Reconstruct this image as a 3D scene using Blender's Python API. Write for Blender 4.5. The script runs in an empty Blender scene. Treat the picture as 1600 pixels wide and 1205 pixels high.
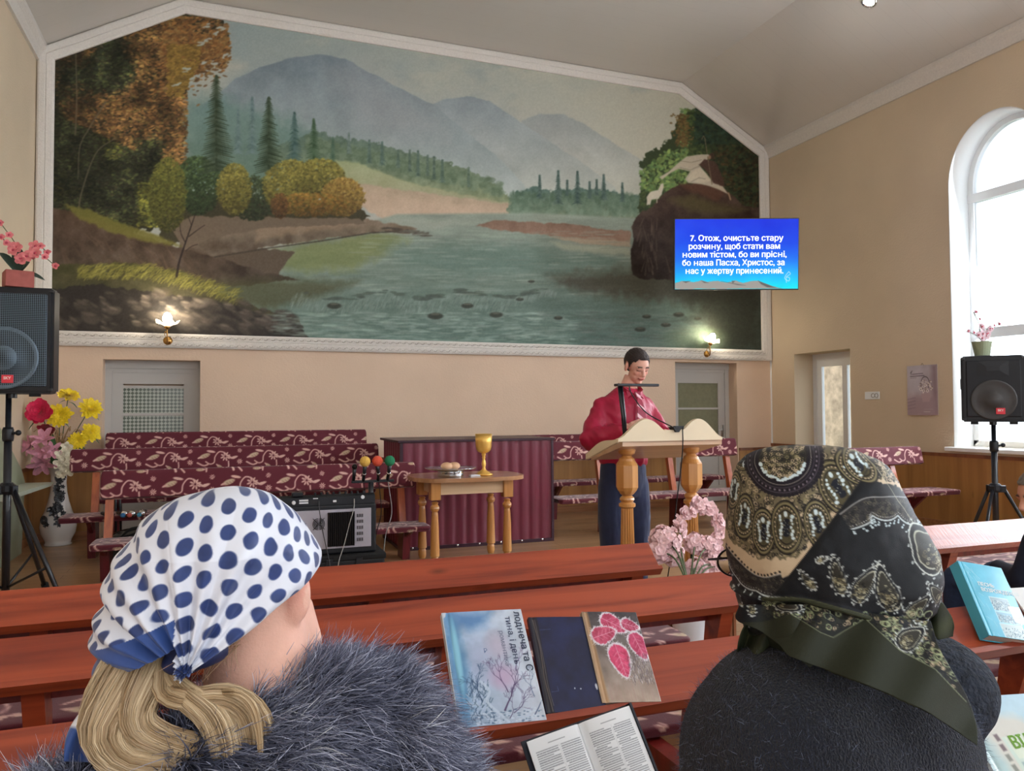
import bpy, bmesh, math, random
import numpy as np
from mathutils import Vector, Matrix, Euler

# ---------------------------------------------------------------- camera, sky, light, exposure
scn = bpy.context.scene
COL = scn.collection
PI = math.pi
YAW, PITCH, ROLL, FPX, EYE = math.radians(20.5), math.radians(1.87), math.radians(-0.287), 1195.0, 1.40
fw = Vector((math.sin(YAW) * math.cos(PITCH), math.cos(YAW) * math.cos(PITCH), math.sin(PITCH)))
rt = Vector((math.cos(YAW), -math.sin(YAW), 0)); up = rt.cross(fw)
rt2 = rt * math.cos(ROLL) + up * math.sin(ROLL); up2 = up * math.cos(ROLL) - rt * math.sin(ROLL)
cam_data = bpy.data.cameras.new('camera'); cam = bpy.data.objects.new('camera', cam_data); COL.objects.link(cam)
cam.matrix_world = Matrix((( rt2.x, up2.x, -fw.x, 0), (rt2.y, up2.y, -fw.y, 0), (rt2.z, up2.z, -fw.z, EYE), (0, 0, 0, 1)))
cam_data.sensor_fit = 'HORIZONTAL'; cam_data.sensor_width = 36.0; cam_data.lens = FPX / 1600 * 36
cam_data.clip_start = 0.02
scn.camera = cam

scn.view_settings.view_transform = 'Standard'; scn.view_settings.look = 'None'
scn.view_settings.exposure = 0.24; scn.view_settings.gamma = 1.0; scn.view_settings.use_curve_mapping = False
scn.display_settings.display_device = 'sRGB'

XL, XR, YB, YF = -1.98, 7.86, 9.63, -3.2          # room: left, right, painted wall, open rear
world = bpy.data.worlds.new('overcast_sky'); scn.world = world; world.use_nodes = True
bg = world.node_tree.nodes['Background']; bg.inputs[0].default_value = (0.93, 0.965, 1.0, 1); bg.inputs[1].default_value = 1.7

def area_light(name, loc, size, power, color, direction, size_y=None):
    d = bpy.data.lights.new(name, 'AREA'); d.energy = power; d.color = color; d.shape = 'RECTANGLE'; d.size = size; d.size_y = size_y or size
    o = bpy.data.objects.new(name, d); COL.objects.link(o); o.location = loc
    o.rotation_euler = Vector(direction).to_track_quat('-Z', 'Y').to_euler(); return o
# daylight entering by the arched windows of the right wall and by those of the rear of the hall
area_light('daylight_front_window', (8.30, 5.9, 2.8), 1.05, 150, (0.86, 0.93, 1.0), (-1, -.1, -.25), 3.2)
area_light('daylight_middle_window', (8.30, 2.9, 2.8), 1.05, 190, (0.86, 0.93, 1.0), (-1, 0, -.25), 3.2)
area_light('daylight_rear_window', (8.30, -.3, 2.8), 1.05, 190, (0.86, 0.93, 1.0), (-1, 0.2, -.25), 3.2)
# ---------------------------------------------------------------- pigment painter (numpy, colours end up as point colours of a mesh)
def srgb(c):
    c = np.asarray(c, float) / 255.0
    return np.where(c <= 0.04045, c / 12.92, ((c + 0.055) / 1.055) ** 2.4)

def vnoise(X, Y, seed=0):
    t = np.random.default_rng(seed).random((128, 128))
    xi = np.floor(X).astype(int); yi = np.floor(Y).astype(int)
    fx = X - xi; fy = Y - yi
    fx = fx * fx * (3 - 2 * fx); fy = fy * fy * (3 - 2 * fy)
    a = t[yi & 127, xi & 127]; b = t[yi & 127, (xi + 1) & 127]
    c = t[(yi + 1) & 127, xi & 127]; d = t[(yi + 1) & 127, (xi + 1) & 127]
    return (a * (1 - fx) + b * fx) * (1 - fy) + (c * (1 - fx) + d * fx) * fy

def fbm(X, Y, s=1.0, seed=0, octv=4):
    r = 0; a = 0.5; n = 0
    for k in range(octv):
        r = r + a * vnoise(X * s * 2 ** k, Y * s * 2 ** k, seed + k * 7); n += a; a *= 0.55
    return r / n

class Canvas:
    def __init__(self, x0, y0, x1, y1, nx, ny, base):
        self.x = np.linspace(x0, x1, nx); self.y = np.linspace(y0, y1, ny)
        self.X, self.Y = np.meshgrid(self.x, self.y)
        self.c = np.empty((ny, nx, 3)); self.c[:] = np.array(base, float)
        self.sx = (nx - 1) / (x1 - x0); self.sy = (ny - 1) / (y1 - y0); self.x0 = x0; self.y0 = y0; self.nx = nx; self.ny = ny
    def win(self, a, b, c, d):
        i0 = max(0, int((a - self.x0) * self.sx) - 1); i1 = min(self.nx, int((c - self.x0) * self.sx) + 3)
        j0 = max(0, int((b - self.y0) * self.sy) - 1); j1 = min(self.ny, int((d - self.y0) * self.sy) + 3)
        return (slice(j0, j1), slice(i0, i1)) if (i1 > i0 and j1 > j0) else None
    def blend(self, w, m, col):
        col = np.asarray(col, float)
        m = m[..., None]
        self.c[w] = self.c[w] * (1 - m) + col * m
    def poly(self, pts, col, a=1.0, wob=0, ws=0.1, seed=1, soft=0.7):
        p = np.array(pts, float)
        e = wob + soft + 1
        w = self.win(p[:, 0].min() - e, p[:, 1].min() - e, p[:, 0].max() + e, p[:, 1].max() + e)
        if w is None: return
        X = self.X[w]; Y = self.Y[w]
        if wob:
            X2 = X + (fbm(X, Y, ws, seed) - .5) * 2 * wob; Y2 = Y + (fbm(X, Y, ws, seed + 50) - .5) * 2 * wob
        else: X2, Y2 = X, Y
        ins = np.zeros(X.shape, bool); dist = np.full(X.shape, 1e9)
        n = len(p)
        for i in range(n):
            ax, ay = p[i]; bx, by = p[(i + 1) % n]
            cr = (ay > Y2) != (by > Y2)
            if by != ay:
                ins ^= cr & (X2 < (bx - ax) * (Y2 - ay) / (by - ay) + ax)
            L = (bx - ax) ** 2 + (by - ay) ** 2 + 1e-9
            t = np.clip(((X2 - ax) * (bx - ax) + (Y2 - ay) * (by - ay)) / L, 0, 1)
            dist = np.minimum(dist, np.hypot(X2 - ax - t * (bx - ax), Y2 - ay - t * (by - ay)))
        sd = np.where(ins, dist, -dist)
        m = np.clip(sd / (2 * soft) + .5, 0, 1) * a
        if callable(col): col = col(X, Y)
        self.blend(w, m, col)
    def dab(self, x, y, rx, ry, col, a=1.0, ang=0.0, hard=2.0):
        r = max(rx, ry) * 1.05
        w = self.win(x - r, y - r, x + r, y + r)
        if w is None: return
        X = self.X[w] - x; Y = self.Y[w] - y
        ca, sa = math.cos(ang), math.sin(ang)
        q = ((X * ca + Y * sa) / rx) ** 2 + ((-X * sa + Y * ca) / ry) ** 2
        self.blend(w, np.clip((1 - q) * hard, 0, 1) * a, col)
    def ring(self, x, y, rx, ry, wd, col, a=1.0, ang=0.0):
        r = max(rx, ry) + wd * 2
        w = self.win(x - r, y - r, x + r, y + r)
        if w is None: return
        X = self.X[w] - x; Y = self.Y[w] - y
        ca, sa = math.cos(ang), math.sin(ang)
        q = np.sqrt(((X * ca + Y * sa) / rx) ** 2 + ((-X * sa + Y * ca) / ry) ** 2)
        self.blend(w, np.clip(1 - np.abs(q - 1) * min(rx, ry) / wd * 2 + .5, 0, 1) * a, col)
    def line(self, pts, wd, col, a=1.0, wd2=None, soft=.6):
        p = np.array(pts, float); e = max(wd, wd2 or 0) + 1.5
        w = self.win(p[:, 0].min() - e, p[:, 1].min() - e, p[:, 0].max() + e, p[:, 1].max() + e)
        if w is None: return
        X = self.X[w]; Y = self.Y[w]; m = np.zeros(X.shape); n = len(p) - 1
        wd2 = wd if wd2 is None else wd2
        for i in range(n):
            ax, ay = p[i]; bx, by = p[i + 1]
            L = (bx - ax) ** 2 + (by - ay) ** 2 + 1e-9
            t = np.clip(((X - ax) * (bx - ax) + (Y - ay) * (by - ay)) / L, 0, 1)
            d = np.hypot(X - ax - t * (bx - ax), Y - ay - t * (by - ay))
            hw = (wd + (wd2 - wd) * (i + t) / n) / 2
            m = np.maximum(m, np.clip((hw - d) / soft + .5, 0, 1))
        self.blend(w, m * a, col)
    def sample(self, px, py):
        fx = np.clip((px - self.x0) * self.sx, 0, self.nx - 1.001); fy = np.clip((py - self.y0) * self.sy, 0, self.ny - 1.001)
        i = fx.astype(int); j = fy.astype(int); u = (fx - i)[..., None]; v = (fy - j)[..., None]
        c = self.c
        return (c[j, i] * (1 - u) + c[j, i + 1] * u) * (1 - v) + (c[j + 1, i] * (1 - u) + c[j + 1, i + 1] * u) * v

def curve(pts, n=8):
    """Catmull-Rom through the points."""
    p = np.array(pts, float); P = np.vstack([2 * p[0] - p[1], p, 2 * p[-1] - p[-2]]); out = []
    for i in range(1, len(P) - 2):
        for k in range(n):
            t = k / n
            out.append(.5 * ((2 * P[i]) + (-P[i - 1] + P[i + 1]) * t + (2 * P[i - 1] - 5 * P[i] + 4 * P[i + 1] - P[i + 2]) * t * t + (-P[i - 1] + 3 * P[i] - 3 * P[i + 1] + P[i + 2]) * t ** 3))
    out.append(P[-2]); return np.array(out)

# ---- the wall painting: autumn river valley
def paint_mural():
    A = np.array
    cv = Canvas(60, 10, 1205, 560, 1400, 660, (150, 152, 145))
    R = random.Random(5)
    X, Y = cv.X, cv.Y
    # sky
    t = np.clip((X - 350) / 750, 0, 1)[..., None]; v = np.clip((Y - 40) / 260, 0, 1)[..., None]
    cv.c = A([128, 143, 142]) * (1 - t) * (1 - v) + A([152, 154, 143]) * t * (1 - v) + A([150, 155, 152]) * (1 - t) * v + A([176, 172, 152]) * t * v
    n = fbm(X, Y * 1.6, .012, 3, 5); m = np.clip((n - .48) * 4, 0, 1) * np.clip((260 - Y) / 160, 0, 1)
    cv.c = cv.c * (1 - m[..., None] * .6) + A([172, 168, 150]) * m[..., None] * .6
    n = fbm(X, Y * 2, .02, 31, 4); m = np.clip((n - .55) * 5, 0, 1) * np.clip((220 - Y) / 100, 0, 1) * .5
    cv.c = cv.c * (1 - m[..., None]) + A([128, 138, 138]) * m[..., None]
    def fade(c0, c1, y0, y1, sd, am=14, sc=.03):
        def f(X, Y):
            t = np.clip((Y - y0) / (y1 - y0), 0, 1)[..., None]
            return A(c0) * (1 - t) + A(c1) * t + (fbm(X, Y, sc, sd)[..., None] - .5) * am * 2
        return f
    # mountains
    cv.poly([(815, 188), (845, 178), (880, 179), (915, 195), (960, 225), (1010, 255), (1060, 285), (1060, 340), (800, 340)], fade((138, 145, 145), (166, 168, 156), 180, 300, 9), wob=2)
    cv.poly([(660, 168), (690, 156), (730, 151), (765, 158), (800, 182), (850, 215), (910, 255), (960, 292), (985, 330), (640, 330)], fade((122, 134, 140), (160, 166, 158), 155, 300, 10), wob=2, ws=.05)
    cv.poly([(280, 190), (335, 152), (368, 124), (405, 106), (450, 92), (500, 86), (540, 92), (575, 112), (625, 138), (680, 165), (725, 205), (770, 240), (820, 290), (830, 335), (280, 335)], fade((104, 119, 128), (152, 163, 160), 95, 300, 11, 16), wob=3, ws=.04)
    cv.poly([(515, 110), (560, 100), (600, 130), (670, 170), (700, 210), (600, 215), (560, 190), (530, 150)], (150, 150, 152), .35, wob=10, soft=22)
    cv.poly([(283, 150), (340, 150), (420, 175), (470, 195), (520, 230), (520, 300), (283, 300)], fade((98, 128, 124), (84, 112, 98), 150, 260, 12, 10), .85, wob=12, soft=14)
    # far woods on the left shore
    cv.poly([(420, 235), (470, 212), (500, 205), (520, 215), (560, 218), (600, 228), (650, 240), (700, 255), (750, 275), (785, 295), (800, 318), (760, 318), (520, 265), (430, 270)], fade((84, 106, 92), (118, 132, 100), 215, 310, 13, 20, .12), wob=6, ws=.15)
    for i in range(420):
        x = R.uniform(480, 785); y = 226 + (x - 500) * .235 + R.uniform(-9, 14)
        cv.dab(x, y, R.uniform(3, 7), R.uniform(3, 6), A([92, 112, 88]) + R.uniform(-16, 22), .5)
    cv.poly([(515, 248), (560, 255), (640, 285), (720, 303), (795, 318), (800, 330), (600, 300), (525, 285)], fade((142, 152, 112), (150, 148, 118), 250, 320, 14), wob=3, soft=2)
    cv.poly([(532, 282), (580, 290), (650, 300), (740, 312), (800, 320), (830, 335), (800, 345), (600, 345), (560, 320)], fade((158, 140, 118), (176, 155, 132), 285, 340, 15, 16, .06), wob=3, soft=1.5)
    cv.poly([(540, 300), (600, 305), (690, 318), (770, 330), (700, 336), (570, 330)], (184, 160, 138), .5, wob=5, soft=5)
    def fir(x, y0, y1, w, col, a=1.0, seed=0, n=None):
        r = random.Random(seed + int(x)); n = n or int((y1 - y0) / 3.2)
        cv.line([(x, y0), (x, y1)], .8, col, a, wd2=2.2)
        for k in range(n):
            t = (k + .6) / n; yy = y0 + (y1 - y0) * t; ww = w * (.12 + .88 * t ** .85)
            for s in (-1, 1):
                L = ww * r.uniform(.65, 1.1)
                c = A(col) + r.uniform(-14, 16)
                cv.line([(x, yy - 1), (x + s * L * .5, yy + L * .10), (x + s * L, yy + L * .16 + 1.5)], max(1.4, (y1 - y0) / n * 1.15), c, a * R.uniform(.75, 1), wd2=.8)
    for x, y0, y1, w, c in [(394, 152, 240, 12, (88, 112, 112)), (372, 172, 240, 10, (92, 116, 116)), (545, 208, 240, 5, (92, 112, 104)), (577, 219, 255, 6, (80, 102, 92)), (597, 222, 258, 6, (74, 98, 90)), (622, 235, 262, 5, (76, 98, 86)), (640, 235, 268, 4, (78, 98, 86)), (653, 236, 275, 5, (74, 96, 86)), (668, 243, 275, 4, (78, 98, 86)), (678, 245, 280, 4, (78, 98, 86)), (691, 250, 285, 5, (74, 96, 84)), (732, 262, 292, 4, (84, 104, 88))]:
        fir(x, y0, y1, w, c, .8)
    # right middle wood
    cv.poly([(788, 342), (795, 318), (808, 300), (830, 292), (860, 298), (900, 295), (950, 298), (985, 305), (1015, 305), (1020, 350), (800, 350)], fade((76, 102, 92), (118, 132, 104), 296, 348, 17, 22, .15), wob=6, ws=.15)
    for i in range(500):
        x = R.uniform(797, 1015); y = R.uniform(302, 338)
        cv.dab(x, y, R.uniform(2, 6), R.uniform(3, 7), A([88, 112, 92]) + (y - 318) * .9 + R.uniform(-18, 22), .45)
    for x, y0, y1, w in [(843, 274, 310, 6), (872, 267, 318, 8), (902, 268, 318, 8), (921, 284, 310, 5), (943, 273, 312, 7), (972, 286, 315, 5), (886, 282, 306, 4), (932, 281, 305, 4)]:
        fir(x, y0, y1, w, (66, 88, 82), .9)
    cv.poly([(790, 340), (850, 337), (930, 340), (1015, 345), (1015, 362), (900, 352), (800, 348)], fade((132, 136, 104), (150, 150, 116), 338, 360, 18), wob=2, soft=2)
    # water
    def water(X, Y):
        t = np.clip((Y - 335) / 190, 0, 1)[..., None]; u = np.clip((X - 350) / 700, 0, 1)[..., None]
        c = A([128, 140, 128]) * (1 - t) + A([88, 112, 104]) * t
        c = c - u * t * 16
        n = fbm(X * .35, Y * 2.2, .07, 20, 4)[..., None] - .5
        return c + n * 34
    cv.poly([(280, 560), (300, 470), (330, 410), (400, 400), (560, 352), (620, 335), (830, 333), (1183, 350), (1200, 560)], water, soft=2)
    cv.poly([(380, 398), (470, 382), (590, 362), (640, 372), (560, 420), (470, 425), (400, 410)], (112, 120, 58), .6, wob=8, soft=9)
    cv.poly([(600, 385), (760, 380), (980, 395), (960, 420), (800, 430), (640, 425)], (76, 106, 98), .45, wob=8, soft=12)
    cv.poly([(560, 362), (620, 340), (760, 345), (700, 356), (640, 366)], (150, 156, 144), .6, wob=5, soft=5)
    cv.poly([(860, 378), (985, 388), (985, 400), (880, 392)], (158, 158, 138), .6, wob=3, soft=3)
    # banks
    cv.poly([(280, 350), (340, 385), (460, 392), (430, 436), (330, 430), (280, 400)], (86, 74, 60), wob=3)
    cv.poly([(285, 330), (350, 335), (430, 338), (520, 340), (575, 342), (610, 350), (650, 357), (640, 366), (600, 362), (520, 372), (430, 385), (370, 395), (330, 400), (280, 380)], fade((122, 106, 88), (96, 84, 70), 335, 390, 21, 26, .06), wob=4, ws=.08)
    cv.poly([(400, 350), (440, 342), (520, 345), (560, 352), (480, 362), (400, 378)], (140, 120, 96), .6, wob=5, soft=4)
    cv.line([(335, 402), (420, 388), (500, 377), (580, 364), (645, 361)], 2.2, (58, 52, 44), .8)
    for i in range(40):
        x = R.uniform(590, 670); cv.dab(x, 357 + (x - 590) * .12 + R.uniform(-3, 3), R.uniform(3, 9), R.uniform(1, 2), (70, 62, 52), .7)
    cv.poly([(742, 352), (775, 344), (800, 346), (880, 350), (985, 362), (985, 378), (900, 372), (820, 364), (770, 358)], fade((120, 94, 78), (140, 110, 92), 345, 380, 22, 18, .08), wob=2.5)
    cv.poly([(860, 370), (985, 377), (985, 386), (900, 380)], (160, 136, 112), .8, wob=2, soft=1.5)
    # left massif: trees
    cv.poly([(78, 560), (78, 20), (285, 20), (350, 30), (356, 70), (330, 95), (300, 120), (288, 150), (286, 260), (288, 350), (150, 370)], (44, 44, 30), wob=10, ws=.09)
    pal_o = [(112, 78, 42), (94, 66, 38), (126, 92, 48), (82, 60, 38), (104, 86, 44)]
    pal_g = [(48, 54, 34), (60, 66, 36), (36, 42, 30), (70, 76, 38), (52, 48, 34)]
    pal_y = [(116, 112, 40), (96, 98, 40), (82, 88, 38)]
    for i in range(15000):
        x = R.uniform(84, 292); y = R.uniform(26, 355)
        o = vnoise(A([x * .017]), A([y * .017]), 40)[0]
        up = (y < 230 + (x - 200) * .45)
        warm = up and o + (x - 190) * .0018 + R.uniform(-.12, .12) > .34
        pal = pal_o if warm else (pal_y if (o + R.uniform(-.1, .1) > .64 or (x > 215 and y > 285)) else pal_g)
        sh = 1.0 + (vnoise(A([x * .05]), A([y * .05]), 41)[0] - .5) * .9
        if x < 150: sh *= .72
        cv.dab(x, y, R.uniform(1.8, 5), R.uniform(.9, 2.1), A(R.choice(pal)) * sh * (R.uniform(.62, 1.1) if i < 11000 else R.uniform(.9, 1.45)), R.uniform(.5, .9), R.uniform(-.6, .6))
    for i in range(2300):                      # overhanging orange branch
        t = R.random() ** .8; x = 250 + t * 108 + R.gauss(0, 5); y = 80 + R.gauss(0, 1) * (36 - 20 * t) - 8 * t
        if x > 358: continue
        cv.dab(x, max(y, 28), R.uniform(2.5, 6), R.uniform(1, 2.2), A(R.choice([(142, 98, 50), (122, 82, 42), (134, 104, 58), (100, 72, 42)])) * R.uniform(.75, 1.15), .85, R.uniform(-.7, .3))
    for i in range(900):
        x = R.uniform(262, 312); y = R.uniform(70, 150)
        if x > 330 - (y - 60) * .5: continue
        cv.dab(x, y, R.uniform(2.5, 5), R.uniform(1, 2), A((132, 104, 44)) * R.uniform(.7, 1.15), .8, R.uniform(-.7, .3))
    for x, y in [(325, 62), (338, 52), (312, 68), (352, 88), (290, 110), (300, 125), (318, 100), (334, 98), (275, 132), (345, 45), (322, 40)]:
        for k in range(4): cv.dab(x + R.uniform(-5, 5), y + R.uniform(-3, 3), R.uniform(2, 6), R.uniform(1, 2.4), (150, 160, 154), .85, R.uniform(-.6, .2))
    for pts in ([(122, 280), (125, 230), (140, 200), (165, 160)], [(182, 215), (150, 240), (128, 300), (122, 335)], [(118, 70), (120, 150), (118, 210)]):
        cv.line(curve(pts), 1.6, (92, 82, 64), .75, wd2=3)
    # middle shrubs and firs
    def bush(cx, cy, rx, ry, pal, n, lean=0):
        for i in range(int(n * 2.2)):
            a = R.uniform(0, 6.283); q = R.random() ** .55
            x = cx + math.cos(a) * rx * q * R.uniform(.9, 1.06); y = cy + math.sin(a) * ry * q
            l = 1.12 - .42 * (y - cy + ry) / (2 * ry) + lean * (x - cx) / rx
            cv.dab(x, y, R.uniform(1.5, 3.6), R.uniform(.9, 2.2), A(R.choice(pal)) * l * R.uniform(.72, 1.2), .75, R.uniform(-1, 1))
    cv.poly([(255, 320), (300, 300), (400, 310), (480, 315), (560, 320), (578, 340), (560, 346), (420, 345), (340, 345), (270, 385), (250, 370)], (60, 56, 38), wob=6, ws=.15)
    cv.poly([(262, 352), (300, 338), (420, 340), (560, 342), (575, 350), (420, 356), (330, 372), (290, 392)], (104, 90, 74), wob=3)
    G = [(58, 78, 44), (48, 66, 40), (70, 90, 52)]
    YB = [(128, 122, 52), (112, 106, 46), (140, 130, 58), (98, 94, 44)]
    bush(310, 290, 36, 46, G, 800); bush(395, 310, 40, 35, [(62, 74, 44), (50, 62, 40)], 500)
    fir(338, 118, 268, 31, (52, 66, 46), 1, 1); fir(420, 152, 268, 25, (50, 66, 46), 1, 2)
    fir(460, 176, 258, 15, (64, 92, 88), 1, 3); fir(490, 186, 262, 14, (58, 84, 58), 1, 4); fir(520, 215, 262, 8, (66, 94, 76), .8, 5)
    bush(366, 296, 27, 40, YB, 700); bush(455, 292, 45, 42, YB, 1100); bush(500, 278, 38, 30, YB, 700)
    bush(535, 308, 34, 30, [(140, 114, 50), (128, 98, 46), (148, 122, 58)], 700); bush(485, 320, 60, 18, [(128, 92, 38), (104, 92, 40), (140, 104, 42)], 500)
    bush(437, 322, 14, 20, [(110, 76, 38), (92, 66, 36)], 120); bush(262, 305, 30, 58, [(98, 98, 40), (80, 84, 38), (112, 112, 46)], 900)
    # left slope and rocks
    cv.poly([(78, 325), (110, 330), (170, 350), (230, 372), (300, 392), (350, 405), (430, 430), (470, 437), (400, 445), (330, 450), (280, 440), (78, 430)], fade((84, 66, 52), (66, 56, 46), 340, 440, 25, 26, .05), wob=4, ws=.08)
    for k in range(60):
        x = R.uniform(90, 330); y = 350 + (x - 90) * .2 + R.uniform(0, 40)
        cv.line([(x, y), (x + R.uniform(6, 22), y + R.uniform(10, 26))], 1.2, A((104, 84, 66)) * R.uniform(.6, 1.1), .35, wd2=4)
    cv.poly([(100, 320), (140, 328), (200, 352), (270, 378), (285, 384), (230, 380), (170, 362), (120, 340)], (108, 104, 42), .9, wob=4, soft=2)
    cv.poly([(78, 415), (200, 410), (290, 425), (340, 455), (400, 480), (470, 500), (470, 520), (78, 520)], fade((70, 70, 38), (62, 58, 40), 410, 470, 27, 20, .05), wob=4)
    cv.poly([(300, 440), (420, 436), (560, 440), (480, 470), (420, 485), (340, 470)], (74, 74, 48), .75, wob=6, soft=8)
    for i in range(700):
        x = R.uniform(120, 370); y = 424 + max(0, x - 230) * .28 + R.uniform(-10, 12)
        cv.line([(x, y + 3), (x + 4, y - 2), (x + R.uniform(6, 12), y - R.uniform(2, 5))], 1, A((126, 122, 52)) * R.uniform(.65, 1.25), .7)
    cv.poly([(78, 452), (150, 445), (230, 455), (330, 470), (400, 488), (470, 505), (485, 540), (78, 540)], (44, 40, 36), wob=5)
    for i in range(120):
        x = R.uniform(85, 465); y = R.uniform(458 + max(0, x - 250) * .15, 520)
        l = R.uniform(.8, 1.5) * (1.25 if 225 < x < 320 and y < 490 else .9)
        r = R.uniform(6, 20); cv.dab(x, y, r, r * .55, A((62, 56, 50)) * l, .7, R.uniform(-.2, .7), 1.4); cv.dab(x - 2, y - r * .25, r * .7, r * .2, A((86, 78, 68)) * l, .6, R.uniform(.1, .6), 1.2)
    for pts, w in [([(276, 432), (280, 410), (288, 385), (300, 350), (305, 335)], 4), ([(290, 380), (283, 365), (281, 350)], 1.6), ([(295, 370), (308, 360), (320, 352)], 1.4), ([(290, 392), (300, 385), (309, 382)], 1.2), ([(299, 352), (294, 338)], 1)]:
        cv.line(curve(pts), w, (36, 28, 26), .9, wd2=.8)
    # rapids
    for i in range(1500):
        x = R.uniform(455, 870); e = 5 * math.sin(x * .05) + 3 * math.sin(x * .13); y = 464 + R.uniform(0, 20) * min(1, (880 - x) / 120) - (x - 460) * .012 + e
        cv.line([(x, y), (x - 3, y + R.uniform(4, 10))], .9, A((140, 160, 150)) * R.uniform(.55, 1.08), .28)
    for i in range(60):
        x = R.uniform(460, 860); cv.dab(x, 463 - (x - 460) * .01 + 5 * math.sin(x * .05) + R.uniform(-3, 3), R.uniform(4, 14), R.uniform(1.2, 3), (64, 76, 68), .6)
    for i in range(1100):
        x = R.uniform(430, 1120); y = R.uniform(488, 548); d = 1 if x < 900 else .65
        cv.dab(x, y, R.uniform(5, 20), R.uniform(.8, 2.2), A((140, 160, 150)) * R.uniform(.7, 1.15) * d, .3, R.uniform(-.1, .1))
    for i in range(260):
        x = R.uniform(560, 1000); y = R.uniform(360, 460)
        cv.dab(x, y, R.uniform(8, 30), R.uniform(.6, 1.6), A((140, 152, 140)) * R.uniform(.75, 1.15), .3)
    for x, y, r in [(522, 478, 13), (730, 478, 11), (812, 468, 7), (680, 494, 14), (775, 492, 12), (872, 497, 8), (1010, 495, 8), (1060, 492, 10), (1000, 515, 10), (1040, 508, 9), (1090, 498, 7), (830, 440, 6)]:
        cv.dab(x, y, r, r * .42, (46, 50, 42), .9, 0, 2); cv.dab(x, y - r * .2, r * .6, r * .14, (96, 98, 84), .6)
    cv.poly([(860, 430), (985, 420), (1200, 430), (1200, 470), (1000, 470), (900, 455)], (66, 62, 50), .75, wob=10, soft=10)
    cv.poly([(1060, 440), (1200, 430), (1200, 560), (1120, 560), (1090, 500)], (40, 42, 34), .85, wob=14, soft=22)
    cv.dab(1085, 530, 60, 24, (104, 122, 92), .55, 0, 1.0)
    # right rock, foliage, shepherd
    cv.poly([(1000, 320), (1003, 250), (1020, 235), (1050, 215), (1060, 180), (1085, 170), (1110, 165), (1205, 240), (1205, 360), (1000, 335)], (50, 62, 36), wob=9, ws=.12)
    for i in range(3600):
        x = R.uniform(1000, 1200); y = R.uniform(170, 350)
        if y < 250 - (x - 1000) * .9 + 20 and x < 1060: continue
        if x < 1062 and y < 235: continue
        light = 1.45 if x < 1075 and y < 300 else .85
        pal = [(70, 92, 48), (56, 76, 44), (84, 100, 52)] if x < 1110 else [(52, 66, 40), (40, 52, 34), (74, 70, 40), (86, 66, 36)]
        if x > 1085 and y < 225: pal = [(48, 72, 54), (40, 60, 46)]
        cv.dab(x, y, R.uniform(2, 5), R.uniform(1.5, 3), A(R.choice(pal)) * light * R.uniform(.7, 1.2) * (.8 if x > 1150 else 1), .8, R.uniform(-1, 1))
    for i in range(260):
        x = R.gauss(1066, 6); y = R.uniform(178, 230); cv.dab(x, y, R.uniform(1.5, 3), R.uniform(1, 2), A((98, 78, 42)) * R.uniform(.8, 1.2), .85)
    rock = [(987, 430), (985, 395), (990, 375), (986, 355), (992, 340), (1003, 330), (1020, 322), (1035, 305), (1050, 293), (1075, 287), (1110, 288), (1140, 300), (1160, 320), (1205, 330), (1205, 440), (1000, 436)]
    cv.poly(rock, fade((70, 50, 40), (44, 34, 30), 290, 420, 29, 22, .06), wob=3, ws=.1)
    cv.poly([(1045, 312), (1080, 305), (1120, 320), (1170, 328), (1130, 335), (1080, 330)], (80, 74, 42), .8, wob=5, soft=5)
    cv.poly([(1060, 288), (1100, 285), (1135, 300), (1120, 315), (1080, 300)], (92, 58, 42), .7, wob=4, soft=3)
    for k in range(26):
        x = R.uniform(1000, 1040); y = R.uniform(340, 410); cv.line([(x, y), (x + R.uniform(-6, 8), y + R.uniform(12, 26))], 1, (104, 90, 80), .35, wd2=3)
    robe = [(1030, 277), (1045, 268), (1058, 256), (1072, 245), (1090, 242), (1108, 243), (1105, 250), (1092, 258), (1100, 268), (1112, 282), (1128, 290), (1138, 304), (1122, 296), (1108, 291), (1095, 288), (1075, 286), (1070, 280), (1078, 268), (1060, 264), (1048, 270), (1034, 281)]
    cv.poly(robe, (172, 162, 142), 1, soft=.8)
    cv.poly([(1073, 281), (1082, 268), (1094, 262), (1104, 272), (1110, 283), (1094, 287)], (186, 176, 154), .9, soft=1)
    cv.poly([(1100, 249), (1116, 252), (1124, 268), (1134, 292), (1114, 286), (1106, 270), (1092, 258)], (76, 52, 44), .95, wob=2)
    cv.dab(1112, 244, 5, 6, (64, 46, 34)); cv.dab(1108, 246, 3, 4, (150, 112, 88), .8)
    for p in ([(1062, 262), (1078, 266), (1092, 260)], [(1080, 284), (1092, 278), (1102, 280)], [(1064, 252), (1080, 254), (1096, 250)]):
        cv.line(p, 1, (120, 108, 92), .8)
    cv.line([(1101, 216), (1106, 250), (1112, 288)], 1.3, (112, 96, 72)); cv.line(curve([(1101, 217), (1099, 213), (1096, 218)]), 1.2, (112, 96, 72))
    cv.line([(1106, 243), (1094, 243)], 3, (168, 160, 140)); cv.line([(1138, 302), (1141, 312)], 2.4, (150, 122, 96))
    cv.poly([(1012, 320), (1010, 308), (1016, 300), (1028, 297), (1031, 288), (1036, 286), (1037, 292), (1034, 304), (1028, 311), (1018, 312), (1016, 320)], (182, 174, 156), 1, wob=1)
    cv.line([(1012, 308), (1011, 320)], 2, (176, 168, 150)); cv.line([(1026, 309), (1026, 317)], 1.6, (160, 152, 134))
    g_ = cv.c.mean(2, keepdims=True); cv.c = g_ + (cv.c - g_) * .86
    for _ in range(1): cv.c[1:-1, 1:-1] = (cv.c[1:-1, 1:-1] * 2 + cv.c[:-2, 1:-1] + cv.c[2:, 1:-1] + cv.c[1:-1, :-2] + cv.c[1:-1, 2:]) / 6
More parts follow.
